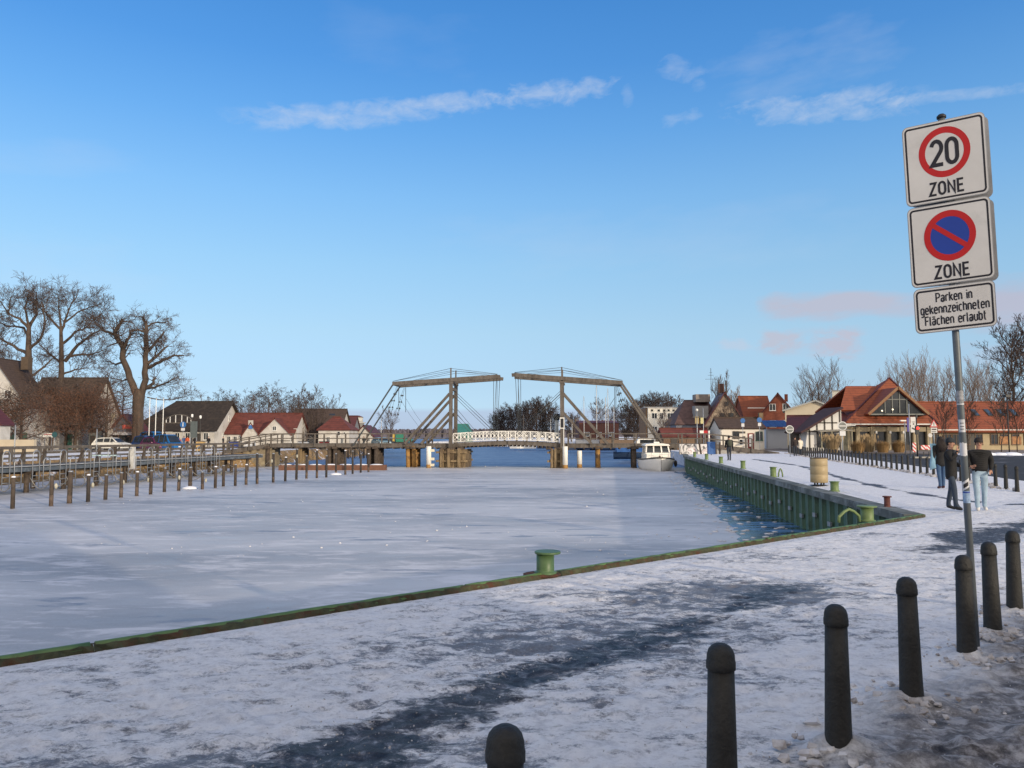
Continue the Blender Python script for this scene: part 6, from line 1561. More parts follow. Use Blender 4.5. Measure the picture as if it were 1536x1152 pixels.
# ================================================================ zone sign
def arcp(cx, cy, rx, ry, a0, a1, n=10): return [(cx + rx * math.cos(R(a0 + (a1 - a0) * i / n)), cy + ry * math.sin(R(a0 + (a1 - a0) * i / n))) for i in range(n + 1)]
GL = {
 'Z': (.60, [[(.03, 1), (.56, 1), (.02, 0), (.60, 0)]]),
 'O': (.62, [arcp(.31, .70, .27, .30, 0, 180) + arcp(.31, .30, .27, .30, 180, 360) + [(.58, .70)]]),
 'N': (.62, [[(.04, 0), (.04, 1), (.58, 0), (.58, 1)]]),
 'E': (.54, [[(.52, 1), (.04, 1), (.04, 0), (.54, 0)], [(.04, .52), (.47, .52)]]),
 'F': (.50, [[(.50, 1), (.04, 1), (.04, 0)], [(.04, .52), (.45, .52)]]),
 'P': (.56, [[(.04, 0), (.04, 1), (.28, 1)] + arcp(.28, .74, .26, .26, 90, -90) + [(.04, .48)]]),
 '2': (.58, [arcp(.30, .72, .26, .28, 165, -38) + [(.03, 0), (.60, 0)]]),
 '0': (.60, [arcp(.30, .72, .26, .28, 0, 180) + arcp(.30, .28, .26, .28, 180, 360) + [(.56, .72)]]),
 'a': (.48, [[(.06, .60)] + arcp(.24, .54, .19, .18, 150, 0) + [(.43, 0)], [(.43, .40), (.22, .40)] + arcp(.20, .20, .17, .20, 90, 270) + [(.28, .0), (.43, .12)]]),
 'r': (.36, [[(.04, 0), (.04, .72)], [(.04, .50)] + arcp(.22, .52, .18, .20, 180, 75, 6) + [(.36, .70)]]),
 'k': (.46, [[(.04, 0), (.04, 1)], [(.42, .72), (.05, .28)], [(.18, .42), (.45, 0)]]),
 'e': (.48, [[(.04, .38), (.44, .38)] + arcp(.24, .50, .20, .22, 0, 180) + arcp(.24, .22, .20, .22, 180, 300) + [(.43, .10)]]),
 'n': (.48, [[(.04, 0), (.04, .72)], [(.04, .48)] + arcp(.24, .50, .20, .22, 180, 0) + [(.44, 0)]]),
 'i': (.10, [[(.05, 0), (.05, .72)], [(.05, .88), (.05, 1.0)]]),
 'g': (.48, [[(.44, .5)] + arcp(.24, .50, .20, .22, 0, 180) + arcp(.24, .24, .20, .22, 180, 360), [(.44, .72), (.44, -.10)] + arcp(.24, -.08, .20, .20, 0, -140)]),
 'z': (.44, [[(.03, .72), (.41, .72), (.03, 0), (.43, 0)]]),
 'c': (.44, [arcp(.24, .50, .20, .22, 40, 180) + arcp(.24, .22, .20, .22, 180, 320)]),
 'h': (.48, [[(.04, 0), (.04, 1)], [(.04, .48)] + arcp(.24, .50, .20, .22, 180, 0) + [(.44, 0)]]),
 't': (.32, [[(.12, 1), (.12, .15)] + arcp(.24, .15, .12, .15, 180, 290, 6), [(.0, .70), (.30, .70)]]),
 'l': (.18, [[(.05, 1), (.05, .12)] + arcp(.17, .12, .12, .12, 180, 270, 5)]),
 'u': (.48, [[(.04, .72), (.04, .22)] + arcp(.24, .22, .20, .22, 180, 360) , [(.44, .72), (.44, 0)]]),
 'b': (.48, [[(.04, 1), (.04, 0)], [(.04, .22)] + arcp(.24, .22, .20, .22, 180, 360) + arcp(.24, .50, .20, .22, 0, 180)]),
 'ä': (.48, None), ' ': (.30, []),
}
GL['ä'] = (.48, GL['a'][1] + [[(.12, .86), (.12, 1.0)], [(.34, .86), (.34, 1.0)]])
def ribbon(mb, pts, w_, f):
    """mitred flat stroke; f maps (u,v,layer) to 3D"""
    P = [Vector((p[0], p[1])) for p in pts]; Q = [P[0]]
    for p in P[1:]:
        if (p - Q[-1]).length > 1e-4: Q.append(p)
    P = Q; closed = (P[0] - P[-1]).length < 2e-2 and len(P) > 4; L = []; Rr = []
    if closed: P = P[:-1]
    N = len(P)
    for i in range(N):
        a = P[(i - 1) % N] if (closed or i) else None; c = P[(i + 1) % N] if (closed or i < N - 1) else None
        d0 = (P[i] - a).normalized() if a is not None else None; d1 = (c - P[i]).normalized() if c is not None else None
        d0 = d0 or d1; d1 = d1 or d0
        n0 = Vector((-d0.y, d0.x)); n1 = Vector((-d1.y, d1.x)); m = (n0 + n1)
        if m.length < 1e-3: m = n0
        m.normalize(); k = min(2.6, 1 / max(.3, m.dot(n0)))
        L.append(P[i] + m * k * w_ / 2); Rr.append(P[i] - m * k * w_ / 2)
    vs = [f(p.x, p.y) for p in L] + [f(p.x, p.y) for p in Rr]; k = N if closed else N - 1
    mb.add(vs, [(i, N + i, N + (i + 1) % N, (i + 1) % N) for i in range(k)])
def text(mb, s, cx, base, h, sw, zf, sp=.16, squeeze=1.0):
    wtot = sum(GL[c][0] + sp for c in s) - sp; x = cx - wtot * h * squeeze / 2; layer = 0
    for c in s:
        for st in GL[c][1]:
            layer += 1; zz = 0.0003 * (1 + layer % 4)
            ribbon(mb, [(x + p[0] * h * squeeze, base + p[1] * h) for p in st], sw, lambda u, v, zz=zz: zf(u, v, zz))
        x += (GL[c][0] + sp) * h * squeeze
def rrect(w_, h_, r, n=6):
    out = []
    for cx, cy, a0 in ((w_ / 2 - r, h_ / 2 - r, 0), (-w_ / 2 + r, h_ / 2 - r, 90), (-w_ / 2 + r, -h_ / 2 + r, 180), (w_ / 2 - r, -h_ / 2 + r, 270)): out += arcp(cx, cy, r, r, a0, a0 + 90, n)
    return out
signwhite = mat('sign_white', (.56, .56, .56), .45, .06, 3, col2=(.46, .46, .46), c2amt=.3); signred = mat('sign_red', (.42, .010, .014), .5, .05); signblue = mat('sign_blue', (.012, .045, .30), .5, .05); signblack = mat('sign_black', (.012, .013, .022), .5, .05); alu = mat('aluminium', (.42, .43, .44), .4, .15, 6, metal=.7)
ps = thing('zone_sign', 'leaning steel pole with speed 20 zone and no parking zone signs at the right', 'traffic sign', (SGN['base'][0], SGN['base'][1], 0))
axis = Vector(SGN['lean']).normalized(); yaw = R(SGN['yaw'])
uu = Vector((math.cos(yaw), -math.sin(yaw), 0)); uu = (uu - axis * uu.dot(axis)).normalized(); nrm = uu.cross(axis).normalized()
ua = (uu + axis * math.tan(R(SGN['roll']))).normalized()      # the plates sit slightly askew on the pole
if nrm.y > 0: nrm = -nrm
PL = SGN['top']
MB().tube([axis * -.15, axis * (PL * .5), axis * PL], [.0270, .0270, .0270], 20).build('pole', mat('pole_grey', (.13, .15, .165), .5, .2, 5, metal=.2, col2=(.19, .20, .20), c2amt=.3), ps)
MB().tube([axis * PL, axis * (PL + .02), axis * (PL + .035)], [.036, .036, .02], 16).build('pole_cap', blackp, ps)
def sframe(s_c, off):
    o = axis * s_c + nrm * (.042 + off)
    return lambda u, v, z=0: o + ua * (u * SGN['kx']) + axis * (v * SGN['ky']) + nrm * z
def plate(s_c, w_, h_, kind, lab):
    f = sframe(s_c, 0.0); rr = rrect(w_, h_, .042)
    def sheet(poly, z0, z1, m, name, par, lb=None):
        mb = MB(); n = len(poly); mb.add([f(u, v, z0) for u, v in poly] + [f(u, v, z1) for u, v in poly], [tuple(range(n)), tuple(range(2 * n - 1, n - 1, -1))] + [(i, n + i, n + (i + 1) % n, (i + 1) % n) for i in range(n)])
        return mb.build(name, m, par, lb)
    p = sheet(rr, -.004, .012, alu, 'sign_plate', ps, lab)
    sheet(rrect(w_ - .012, h_ - .012, .037), .0122, .0135, signwhite, 'face', p)
    mb = MB(); o_ = rrect(w_ - .034, h_ - .034, .030); i_ = rrect(w_ - .062, h_ - .062, .018); n = len(o_)
    mb.add([f(u, v, .0140) for u, v in o_] + [f(u, v, .0140) for u, v in i_], [(k, (k + 1) % n, n + (k + 1) % n, n + k) for k in range(n)]); mb.build('border', signblack, p)
    def ring(r0, r1, cv_, z, m, name):
        mb = MB(); N = 56
        if r0 > 0:
            mb.add([f(r1 * math.cos(2 * PI * k / N), cv_ + r1 * math.sin(2 * PI * k / N), z) for k in range(N)] + [f(r0 * math.cos(2 * PI * k / N), cv_ + r0 * math.sin(2 * PI * k / N), z) for k in range(N)], [(k, (k + 1) % N, N + (k + 1) % N, N + k) for k in range(N)])
        else: mb.add([f(r1 * math.cos(2 * PI * k / N), cv_ + r1 * math.sin(2 * PI * k / N), z) for k in range(N)], [tuple(range(N))])
        mb.build(name, m, p)
    t_ = MB(); zf = lambda u, v, z: f(u, v, .0142 + z)
    if kind == 20:
        ring(.140, .187, .062, .0142, signred, 'red_ring')
        text(t_, '20', 0.0, -.026, .176, .029, zf, .20, .80); text(t_, 'ZONE', 0.0, -.245, .088, .0165, zf, .22, .92)
    elif kind == 'np':
        ring(0, .142, .055, .0142, signblue, 'blue_disc'); ring(.1405, .187, .055, .0150, signred, 'red_ring')
        mb = MB(); a = R(-38); d = Vector((math.cos(a), math.sin(a))); q = Vector((-d.y, d.x)) * .0185; c = Vector((0, .055))
        mb.add([f(*(c - d * .145 - q), .0154), f(*(c + d * .145 - q), .0154), f(*(c + d * .145 + q), .0154), f(*(c - d * .145 + q), .0154)], [(0, 1, 2, 3)]); mb.build('red_bar', signred, p)
        text(t_, 'ZONE', 0.0, -.250, .088, .0165, zf, .22, .92)
    else:
        text(t_, 'Parken in', 0, .055, .064, .0098, zf, .17, .80); text(t_, 'gekennzeichneten', 0, -.028, .064, .0098, zf, .17, .80); text(t_, 'Flächen erlaubt', 0, -.112, .064, .0098, zf, .17, .80)
    t_.build('lettering', signblack, p)
    return p
S0 = PL - .03; KY = SGN['ky']
plate(S0 - .30 * KY, .60, .60, 20, 'square plate with red ring, number 20 and the word ZONE'); plate(S0 - .915 * KY, .60, .60, 'np', 'square plate with blue and red no parking disc and the word ZONE'); plate(S0 - 1.395 * KY, .585, .335, 't', 'white plate reading Parken in gekennzeichneten Flächen erlaubt')
# the plates for the other driving direction, back to back
def back_plate(s_c, w_, h_, m=alu):
    mb = MB(); o = axis * s_c - nrm * .055 + uu * .035; rr = [(u * SGN['kx'], v * KY) for u, v in rrect(w_, h_, .042)]; n = len(rr)
    mb.add([o + uu * u + axis * v for u, v in rr] + [o + uu * u + axis * v - nrm * .016 for u, v in rr], [tuple(range(n)), tuple(range(2 * n - 1, n - 1, -1))] + [(i, n + i, n + (i + 1) % n, (i + 1) % n) for i in range(n)]); mb.build('rear_plate', m, ps)
back_plate(S0 - .30 * KY, .60, .60); back_plate(S0 - .915 * KY, .60, .60)
for s_ in (S0 - .12, S0 - .48, S0 - .74, S0 - 1.1, S0 - 1.33, S0 - 1.48):
    o = axis * s_; mb = MB(); mb.tube([o - axis * .014, o + axis * .014], .037, 14); mb.bar(o - nrm * .05, o + nrm * .038, .03, .028); mb.build('clamp', alu, ps)
# stickers wrapped round the pole
def sticker(s0, s1, half, m, name, tw=0.0, ang=0.0, r=.0277, ragged=0.0):
    mb = MB(); vs = []; K = 10; J = 4; n_ = nrm; 
    for j in range(J + 1):
        for k in range(K + 1):
            t = -half + 2 * half * k / K + ang; s_ = s0 + (s1 - s0) * j / J + tw * (t - ang) + (random.uniform(-ragged, ragged) if j in (0, J) else 0)
            vs.append(axis * s_ + (nrm * math.cos(t) + uu * math.sin(t)) * r)
    for j in range(J):
        for k in range(K): vs and mb.f.append((j * (K + 1) + k, j * (K + 1) + k + 1, (j + 1) * (K + 1) + k + 1, (j + 1) * (K + 1) + k)); 
    mb.v = [tuple(v) for v in vs]; mb.m = [0] * len(mb.f); mb.smooth = [True] * len(mb.f); return mb.build(name, m, ps)
stw = mat('sticker_white', (.60, .61, .64), .6, .1, 20); stg = mat('sticker_grey', (.30, .31, .33), .7, .4, 30); stb = mat('sticker_blue', (.28, .40, .58), .6, .25, 40, col2=(.06, .12, .3), c2amt=.35); stk = mat('sticker_black', (.02, .02, .025), .6)
def spx(py):  # height along the pole that stands at a given picture row
    lo_, hi_ = 0.0, PL
    for _ in range(30):
        md = (lo_ + hi_) / 2; p = Vector((SGN['base'][0], SGN['base'][1], 0)) + axis * md
        d = p - Vector((0, 0, HC)); yy = d.y * CP + d.z * SP; zz = -d.y * SP + d.z * CP
        if 576 - FPX * zz / yy > py: lo_ = md
        else: hi_ = md
    return lo_
random.seed(14)
sticker(spx(604), spx(586), 1.2, stg, 'torn_sticker', ragged=.006); sticker(spx(607), spx(605), 1.3, stw, 'tape_band')
mb_ = sticker(spx(648), spx(629), .95, stw, 'round_sticker'); 
for y in (634, 639, 643): sticker(spx(y + 1), spx(y), .55, stk, 'sticker_print', r=.0281)
sticker(spx(683), spx(664), 1.15, stw, 'torn_white_sticker', ragged=.008)
sticker(spx(733), spx(720), 1.1, stw, 'slanted_sticker', tw=.018); sticker(spx(730), spx(724), .75, stk, 'sticker_print', tw=.018, r=.0281)
sticker(spx(754), spx(736), 1.2, stb, 'pale_blue_sticker'); sticker(spx(739), spx(737), 1.2, signblue, 'sticker_print', r=.0281)
sticker(spx(560), spx(520), .12, stk, 'tar_streak', ang=1.35, ragged=.004)

# ================================================================ distant signs, lamps, masts
def round_sign(px, pyc, rpx, base_py, col, lab, sub=None, Y=None, pole=.03, name='road_sign', back=False):
    q = G(px, base_py); Y = Y or q.y; zc = Z_(pyc, Y); r = rpx / 1150 * Y
    t_ = thing(name, lab, 'traffic sign', (X_(px, Y), Y, 0)); MB().tube([(0, 0, -.1), (0, 0, zc + r * .9)], pole, 8).build('pole', steel, t_)
    T = Matrix.Translation((0, -.05, zc)) @ Matrix.Rotation(PI / 2, 4, 'X')
    o = MB().lathe([(r, -.012), (r, .012)], n=26, T=T).build('disc', col, t_)
    if back:
        MB().lathe([(r * .84, .013), (r * .84, .016)], n=26, T=T).build('disc_back', mat('sign_back', (.16, .17, .16), .6, .2, 3), o)
        m_ = MB(); m_.box((0, -.085, zc), (r * 1.5, .02, .06)); m_.build('bracket', alu, t_)
    if sub: MB().box((0, -.05, zc - r - sub[1] / 2 - .04), (sub[0], .03, sub[1])).build('sub_plate', sub[2] if len(sub) > 2 else signwhite, t_)
    return t_, zc, r
farblue = mat('far_sign_blue', (.025, .12, .33), .5)
round_sign(1263, 639, 6.8, 692, mat('sign_rim', (.55, .56, .55), .5), 'grey back of a round sign on a pole by the tall plume grass', (.4, .32), back=True)
round_sign(1184, 644, 6.0, 685.5, mat('sign_rim', (.55, .56, .55), .5), 'grey back of a round sign on a pole left of the couple in coats', back=True)
round_sign(1114, 631, 3.6, 672, farblue, 'blue round sign before the dark red door of the harbour office', (.35, .4), Y=92); round_sign(1139, 630, 3.8, 672, farblue, 'blue round sign before the right corner of the harbour office', (.38, .38), Y=92)
t_, zc, r_ = round_sign(275, 637, 4.6, 672, farblue, 'blue round pedestrian sign below the wooden arch', (.5, .35), Y=100)
MB().box((0, -.09, zc), (.1, .02, r_ * 1.2)).build('figure', whitepaint, t_); MB().ball((0, -.09, zc + r_ * .55), .07, 6).build('head_dot', whitepaint, t_)
round_sign(83, 652, 4.2, 670, mat('dark_teal', (.03, .09, .10), .5), 'small dark round sign under the bare tree', Y=88)
def lamp2(px, py, base, lab, Y, double=False):
    t_ = thing('street_lamp', lab, 'street lamp', (X_(px, Y), Y, 0)); z = Z_(py, Y); MB().tube([(0, 0, 0), (0, 0, z)], [.07, .045], 8).build('post', darkframe, t_)
    MB().lathe([(.10, 0), (.15, .1), (.15, .38), (.05, .45)], (0, 0, z), 10).build('lantern', whitepaint, t_)
lamp2(288, 626, 0, 'white lantern lamp left of the info board', 104); lamp2(300.5, 628, 0, 'white lantern lamp right of the info board', 104)
t_ = thing('info_board', 'grey double-post information board between the two lanterns', 'board', (X_(291, 102), 102, 0)); MB().box((0, 0, 2.6), (.9, .08, 2.2)).build('panel', mat('board_grey', (.09, .11, .11), .6, .2, 2), t_); MB().box((-.4, 0, .8), (.09, .09, 1.6)).build('leg', steel, t_); MB().box((.4, 0, .8), (.09, .09, 1.6)).build('leg', steel, t_)
for i, (px, lab) in enumerate(((224, 'white flagpole just right of the oak trunk'), (233.5, 'middle white flagpole over the blue cars'), (244.5, 'rightmost white flagpole over the blue cars'))):
    t_ = thing('flagpole', lab, 'flagpole', (X_(px, 101), 101, 0), 0, 'white flagpoles by the car park'); MB().tube([(0, 0, 0), (0, 0, Z_(597, 101))], [.07, .04], 8).build('pole', whitepaint, t_); MB().ball((0, 0, Z_(597, 101)), .08, 6).build('finial', steel, t_)
t_ = thing('signboard', 'small white direction board under the bare tree', 'sign', (X_(73, 90), 90, 0)); MB().box((0, 0, 1.85), (1.15, .05, .5)).build('panel', whitepaint, t_); MB().box((0, -.03, 1.95), (.9, .02, .08)).build('red_stripe', signred, t_)
for x in (-.4, .4): MB().box((x, .03, .9), (.06, .06, 1.8)).build('leg', steel, t_)
t_ = thing('signboard', 'tiny pale signboard left of the white direction board', 'sign', (X_(60, 90), 90, 0)); MB().box((0, 0, 1.8), (.7, .04, .15)).build('panel', whitepaint, t_); MB().box((0, .03, .85), (.06, .06, 1.7)).build('leg', steel, t_)
# masts in the marina beyond the bridge
masts = [(876, 594, 'mast left of the tallest one, beyond the bridge'), (895, 576, 'tallest sailing mast under the right balance beam'), (908.5, 596, 'thin mast right of the tallest one'), (912, 582, 'second tall mast under the right balance beam'), (921, 610, 'short mast near the right strut'), (785, 622, 'wooden mast among the dark trees left of the right portal'), (826, 628, 'slim mast beside the round navigation post'), (858, 634, 'short mast just right of the right portal'), (572, 628, 'lonely mast left of the bridge struts')]
for px, py, lab in masts:
    Y = 150 if px > 830 else 170; b = thing('sailing_boat', lab.replace('mast', 'mast of a sailing boat', 1), 'sailing boat', (X_(px, Y), Y, -1.0)); z = Z_(py, Y) + 1.0
    m_ = MB(); m_.tube([(0, 0, .8), (0, 0, z)], [.09, .05], 6); m_.build('mast', mat('pale_mast', (.5, .5, .48), .5) if px != 785 else wood, b)
    m_ = MB(); m_.tube([(0, 0, z), (-1.7, 0, 1.0)], .012, 3); m_.tube([(0, 0, z), (1.9, 0, 1.0)], .012, 3); m_.bar((-.8, 0, z * .62), (.8, 0, z * .62), .03, .03); m_.build('rigging', cable, b)
    m_ = MB(); m_.prism([(-3, 0), (-1.5, -.9), (2.2, -.9), (2.8, -.5), (2.8, .5), (2.2, .9), (-1.5, .9)], 0, .85); m_.build('hull', whitepaint if px % 2 else mat('navy_hull', (.03, .05, .10), .4), b)
    m_ = MB(); m_.box((.2, 0, 1.05), (2.4, 1.1, .45)); m_.build('cabin', whitepaint, b)
# boats laid up under covers beyond the bridge, right side
def covered_boat(px, Y, L, col, lab, z=-1.0):
    b = thing('covered_boat', lab, 'boat', (X_(px, Y), Y, z)); m_ = MB(); vs = []
    st = [(-L / 2, .1, .9), (-L * .3, .7, .85), (0, .95, .8), (L * .35, .9, .8), (L / 2, .7, .8)]
    for x, w_, h_ in st: vs += [(x, -w_, h_), (x, -w_ * .8, .3), (x, 0, 0), (x, w_ * .8, .3), (x, w_, h_)]
    fs = [(i * 5 + j, i * 5 + j + 1, (i + 1) * 5 + j + 1, (i + 1) * 5 + j) for i in range(4) for j in range(4)] + [(20, 21, 22, 23, 24)]
    m_.add(vs, fs, 0, True).build('hull', mat('hull_dark', (.04, .07, .13), .4), b)
    m_ = MB(); m_.yz([(-1.0, .85), (0, 1.7), (1.0, .85)], -L / 2 + .3, L / 2 - .1); m_.build('cover', col, b)
grn = mat('grey_tarp', (.22, .23, .24), .7, .2, 2); blt = mat('bright_blue_tarp', (.03, .10, .28), .6, .2, 2)
covered_boat(946, 92, 4.2, blt, 'blue covered boat seen between the right bridge piles'); covered_boat(885, 140, 6, grn, 'grey covered boat behind the foot of the right struts', -.6); covered_boat(925, 120, 6, mat('brown_tarp', (.16, .11, .07), .8), 'brown covered boat behind the right bridge railing', -.5); covered_boat(600, 150, 5, mat('green_tarp', (.03, .20, .15), .6), 'green covered boat behind the left bridge railing', -.3)
# pale cabin cruiser behind right railing
b = thing('cabin_cruiser', 'pale cabin cruiser with radar arch behind the bridge railing, above the white boat', 'boat', (X_(965, 100), 100, -.7)); m_ = MB(); m_.prism([(-3, 0), (-1.6, -1.2), (3, -1.2), (3, 1.2), (-1.6, 1.2)], 0, 1.2); m_.build('hull', whitepaint, b); m_ = MB(); m_.xz([(-1.4, 1.2), (2, 1.2), (1.7, 2.2), (-.7, 2.2)], -.9, .9); m_.build('cabin', whitepaint, b); MB().box((.3, -.92, 1.75), (1.8, .03, .45)).build('cabin_window', darkglass, b); m_ = MB(); m_.tube([(1.6, -.8, 2.2), (1.4, -.8, 3.3), (1.4, .8, 3.3), (1.6, .8, 2.2)], .05, 5); m_.tube([(1.4, 0, 3.3), (1.4, 0, 4.6)], .03, 4); m_.build('radar_arch', steel, b)
# stakes in the ice far beyond the left part
random.seed(17)
for i in range(16):
    px = 522 + i * 2.2 + random.uniform(-.4, .4); q = (X_(px, 112), 112 + random.uniform(-3, 3), ICE); t_ = MB().tube([(0, 0, -.2), (0, 0, 1.9)], .07, 6).build('mooring_post', wood_dark); t_.location = q; tag(t_, 'far thin mooring post seen under the left part of the bridge', 'mooring post', 'far mooring posts beyond the bridge')
for i in range(30):
    px = 735 + i * 3.1; t_ = MB().tube([(0, 0, -.2), (0, 0, 1.6)], .11, 6).build('mooring_post', wood_dark); t_.location = (X_(px, 232), 230, ICE); tag(t_, 'dark pile in the far row below the bridge flap', 'mooring post', 'far piles below the flap')
# marina service masts near the boat: lamp posts and boards
def pole_thing(name, lab, cat, px, Y, ztop, r=.05, m=steel): t_ = thing(name, lab, cat, (X_(px, Y), Y, 0)); MB().tube([(0, 0, -.1), (0, 0, ztop)], r, 8).build('post', m, t_); return t_
t_ = pole_thing('street_lamp', 'globe lamp on a thin mast left of the harbour office', 'street lamp', 1045.5, 84, Z_(617, 84)); MB().ball((0, 0, Z_(615, 84)), .15, 8).build('globe', whitepaint, t_); MB().slab([(-.5, -.1, Z_(625, 84)), (.5, -.1, Z_(625, 84)), (.5, .1, Z_(625, 84)), (-.5, .1, Z_(625, 84))], .08).build('shelf_board', wood, t_); MB().box((0, .03, Z_(630, 84)), (.42, .1, .8)).build('lantern_frame', mat('brass_box', (.35, .27, .12), .5), t_)
t_ = pole_thing('signal_mast', 'grey mast with a yellow lamp box right of the globe lamp', 'mast', 1055, 84, Z_(612, 84), .045); MB().box((-.18, -.05, Z_(631, 84)), (.3, .2, .65)).build('lamp_box', mat('yellow_box', (.50, .46, .22), .5), t_)
t_ = pole_thing('notice_post', 'white post carrying a red and white notice board by the bridge end', 'sign', 1063, 78, Z_(646, 78), .09, whitepaint); MB().box((-.55, -.05, Z_(648.5, 78)), (.8, .06, .36)).build('red_board', signred, t_); MB().box((-.75, -.09, Z_(648, 78)), (.4, .03, .3)).build('white_board', whitepaint, t_)
t_ = pole_thing('waste_bin', 'blue waste bin below the red and white notice board', 'bin', 1066, 70, .3); MB().box((0, 0, .62), (.62, .5, 1.05)).build('body', mat('blue_bin', (.03, .10, .28), .5), t_); MB().box((0, 0, 1.18), (.68, .56, .08)).build('lid', mat('blue_bin', (.03, .10, .28), .5), t_)
for i, (px, lean) in enumerate(((1051, .12), (1073, 0), (1079, 0))):
    q = (X_(px, 74), 74, 0); t_ = MB().tube([(0, 0, -.1), (lean * -1.5, 0, 1.15)], .09, 8).build('timber_post', wood_dark); t_.location = q; tag(t_, ['leaning dark timber post before the graffiti wall', 'upright dark timber post left of the harbour office', 'dark timber post second left of the harbour office'][i], 'post')
# crossing at the right: information column, traffic light, triangular warning sign, lamp, barriers
t_ = pole_thing('traffic_sign', 'tall pole with narrow white panel sign before the restaurant', 'traffic sign', 1364, 66, Z_(606, 66), .045); MB().box((.32, -.05, Z_(637, 66)), (.48, .03, 1.32)).build('panel', signwhite, t_); 
m_ = MB(); m_.box((.32, -.07, Z_(633, 66)), (.30, .01, .05)); m_.box((.32, -.07, Z_(636, 66)), (.12, .01, .12)); m_.bar((.18, -.07, Z_(642, 66)), (.46, -.07, Z_(644.5, 66)), .01, .12); m_.build('panel_print', signblack, t_)
MB().box((-.12, .02, Z_(637, 66)), (.14, .1, 1.2)).build('banner', mat('violet_banner', (.10, .08, .30), .6), t_)
t_ = pole_thing('traffic_light', 'traffic light showing red on a black pole in front of the restaurant', 'traffic light', 1374.5, 64, Z_(624, 64), .05, blackp); MB().box((0, -.06, Z_(645, 64)), (.26, .2, .75)).build('signal_head', blackp, t_); T = Matrix.Translation((0, -.17, Z_(642.3, 64))) @ Matrix.Rotation(PI / 2, 4, 'X'); MB().lathe([(.115, 0), (.115, .02), (.06, .045)], n=14, T=T).build('red_lamp', mat('red_lamp', (.8, .02, .02), .4, emit=(1, .03, .02), estr=3.0), t_); MB().box((0, -.05, Z_(624.5, 64)), (.12, .12, .3)).build('camera_box', blackp, t_)
t_ = pole_thing('warning_sign', 'red triangular exclamation sign with a white panel below, left of the people', 'traffic sign', 1400, 62, Z_(630, 62), .035)
zc = Z_(636, 62); m_ = MB(); m_.xz([(-.36, zc - .26), (.36, zc - .26), (0, zc + .38)], -.06, -.04); m_.build('red_triangle', signred, t_); m_ = MB(); m_.xz([(-.24, zc - .19), (.24, zc - .19), (0, zc + .24)], -.066, -.062); m_.build('white_field', signwhite, t_); m_ = MB(); m_.box((0, -.07, zc + .02), (.055, .008, .2)); m_.box((0, -.07, zc - .13), (.055, .008, .05)); m_.build('exclamation_mark', signblack, t_)
MB().box((0, -.05, Z_(645.5, 62)), (.5, .02, .42)).build('sub_plate', signwhite, t_); m_ = MB(); m_.box((0, -.07, Z_(644, 62)), (.36, .01, .10)); m_.box((-.02, -.07, Z_(647.5, 62)), (.36, .01, .05)); m_.build('sub_plate_print', signblack, t_)
t_ = pole_thing('parking_sign', 'small round white sign beneath the triangular warning sign', 'traffic sign', 1394, 63, Z_(652, 63), .03); T = Matrix.Translation((0, -.05, Z_(653, 63))) @ Matrix.Rotation(PI / 2, 4, 'X'); MB().lathe([(.17, 0), (.17, .02)], n=18, T=T).build('disc', signwhite, t_)
t_ = pole_thing('street_lamp', 'tall black street lamp with flat head near the right edge', 'street lamp', 1512, 74, Z_(596, 74), .055, blackp); MB().box((0, 0, Z_(594, 74)), (.52, .52, .24)).build('lamp_head', blackp, t_)
t_ = pole_thing('street_lamp', 'small white arm lamp left of the tall panel sign', 'street lamp', 1357, 72, Z_(631, 72), .04); MB().box((-.15, 0, Z_(631, 72)), (.5, .2, .12)).build('lamp_head', whitepaint, t_)
stripe_, nt, b = base_mat('red_white_stripes'); v = coords(nt, 'Object', (1, 0, 1)); sx = nt.nodes.new('ShaderNodeSeparateXYZ'); nt.links.new(v, sx.inputs[0]); f_ = math_(nt, 'GREATER_THAN', math_(nt, 'FRACT', math_(nt, 'MULTIPLY', math_(nt, 'ADD', sx.outputs[0], sx.outputs[2]), 3.3)), .5); nt.links.new(mixc(nt, f_, (.7, .7, .7), (.5, .02, .02)), b.inputs['Base Color'])
for i, (px, rot, lab) in enumerate(((1370, .5, 'upright red and white beacon leaning below the panel sign'), (1384, 0, 'red and white barrier board right of the traffic light'), (1392, 0, 'red and white barrier board beside the warning sign'))):
    t_ = thing('barrier', lab, 'barrier', (X_(px, 61), 61, 0)); MB().box((0, 0, .85), (.26 if i == 0 else .42, .05, .75 if i == 0 else .35)).build('board', stripe_, t_); MB().box((0, .02, .25), (.06, .06, .5)).build('leg', blackp, t_); MB().box((0, 0, .06), (.5, .35, .12)).build('foot', concrete, t_)
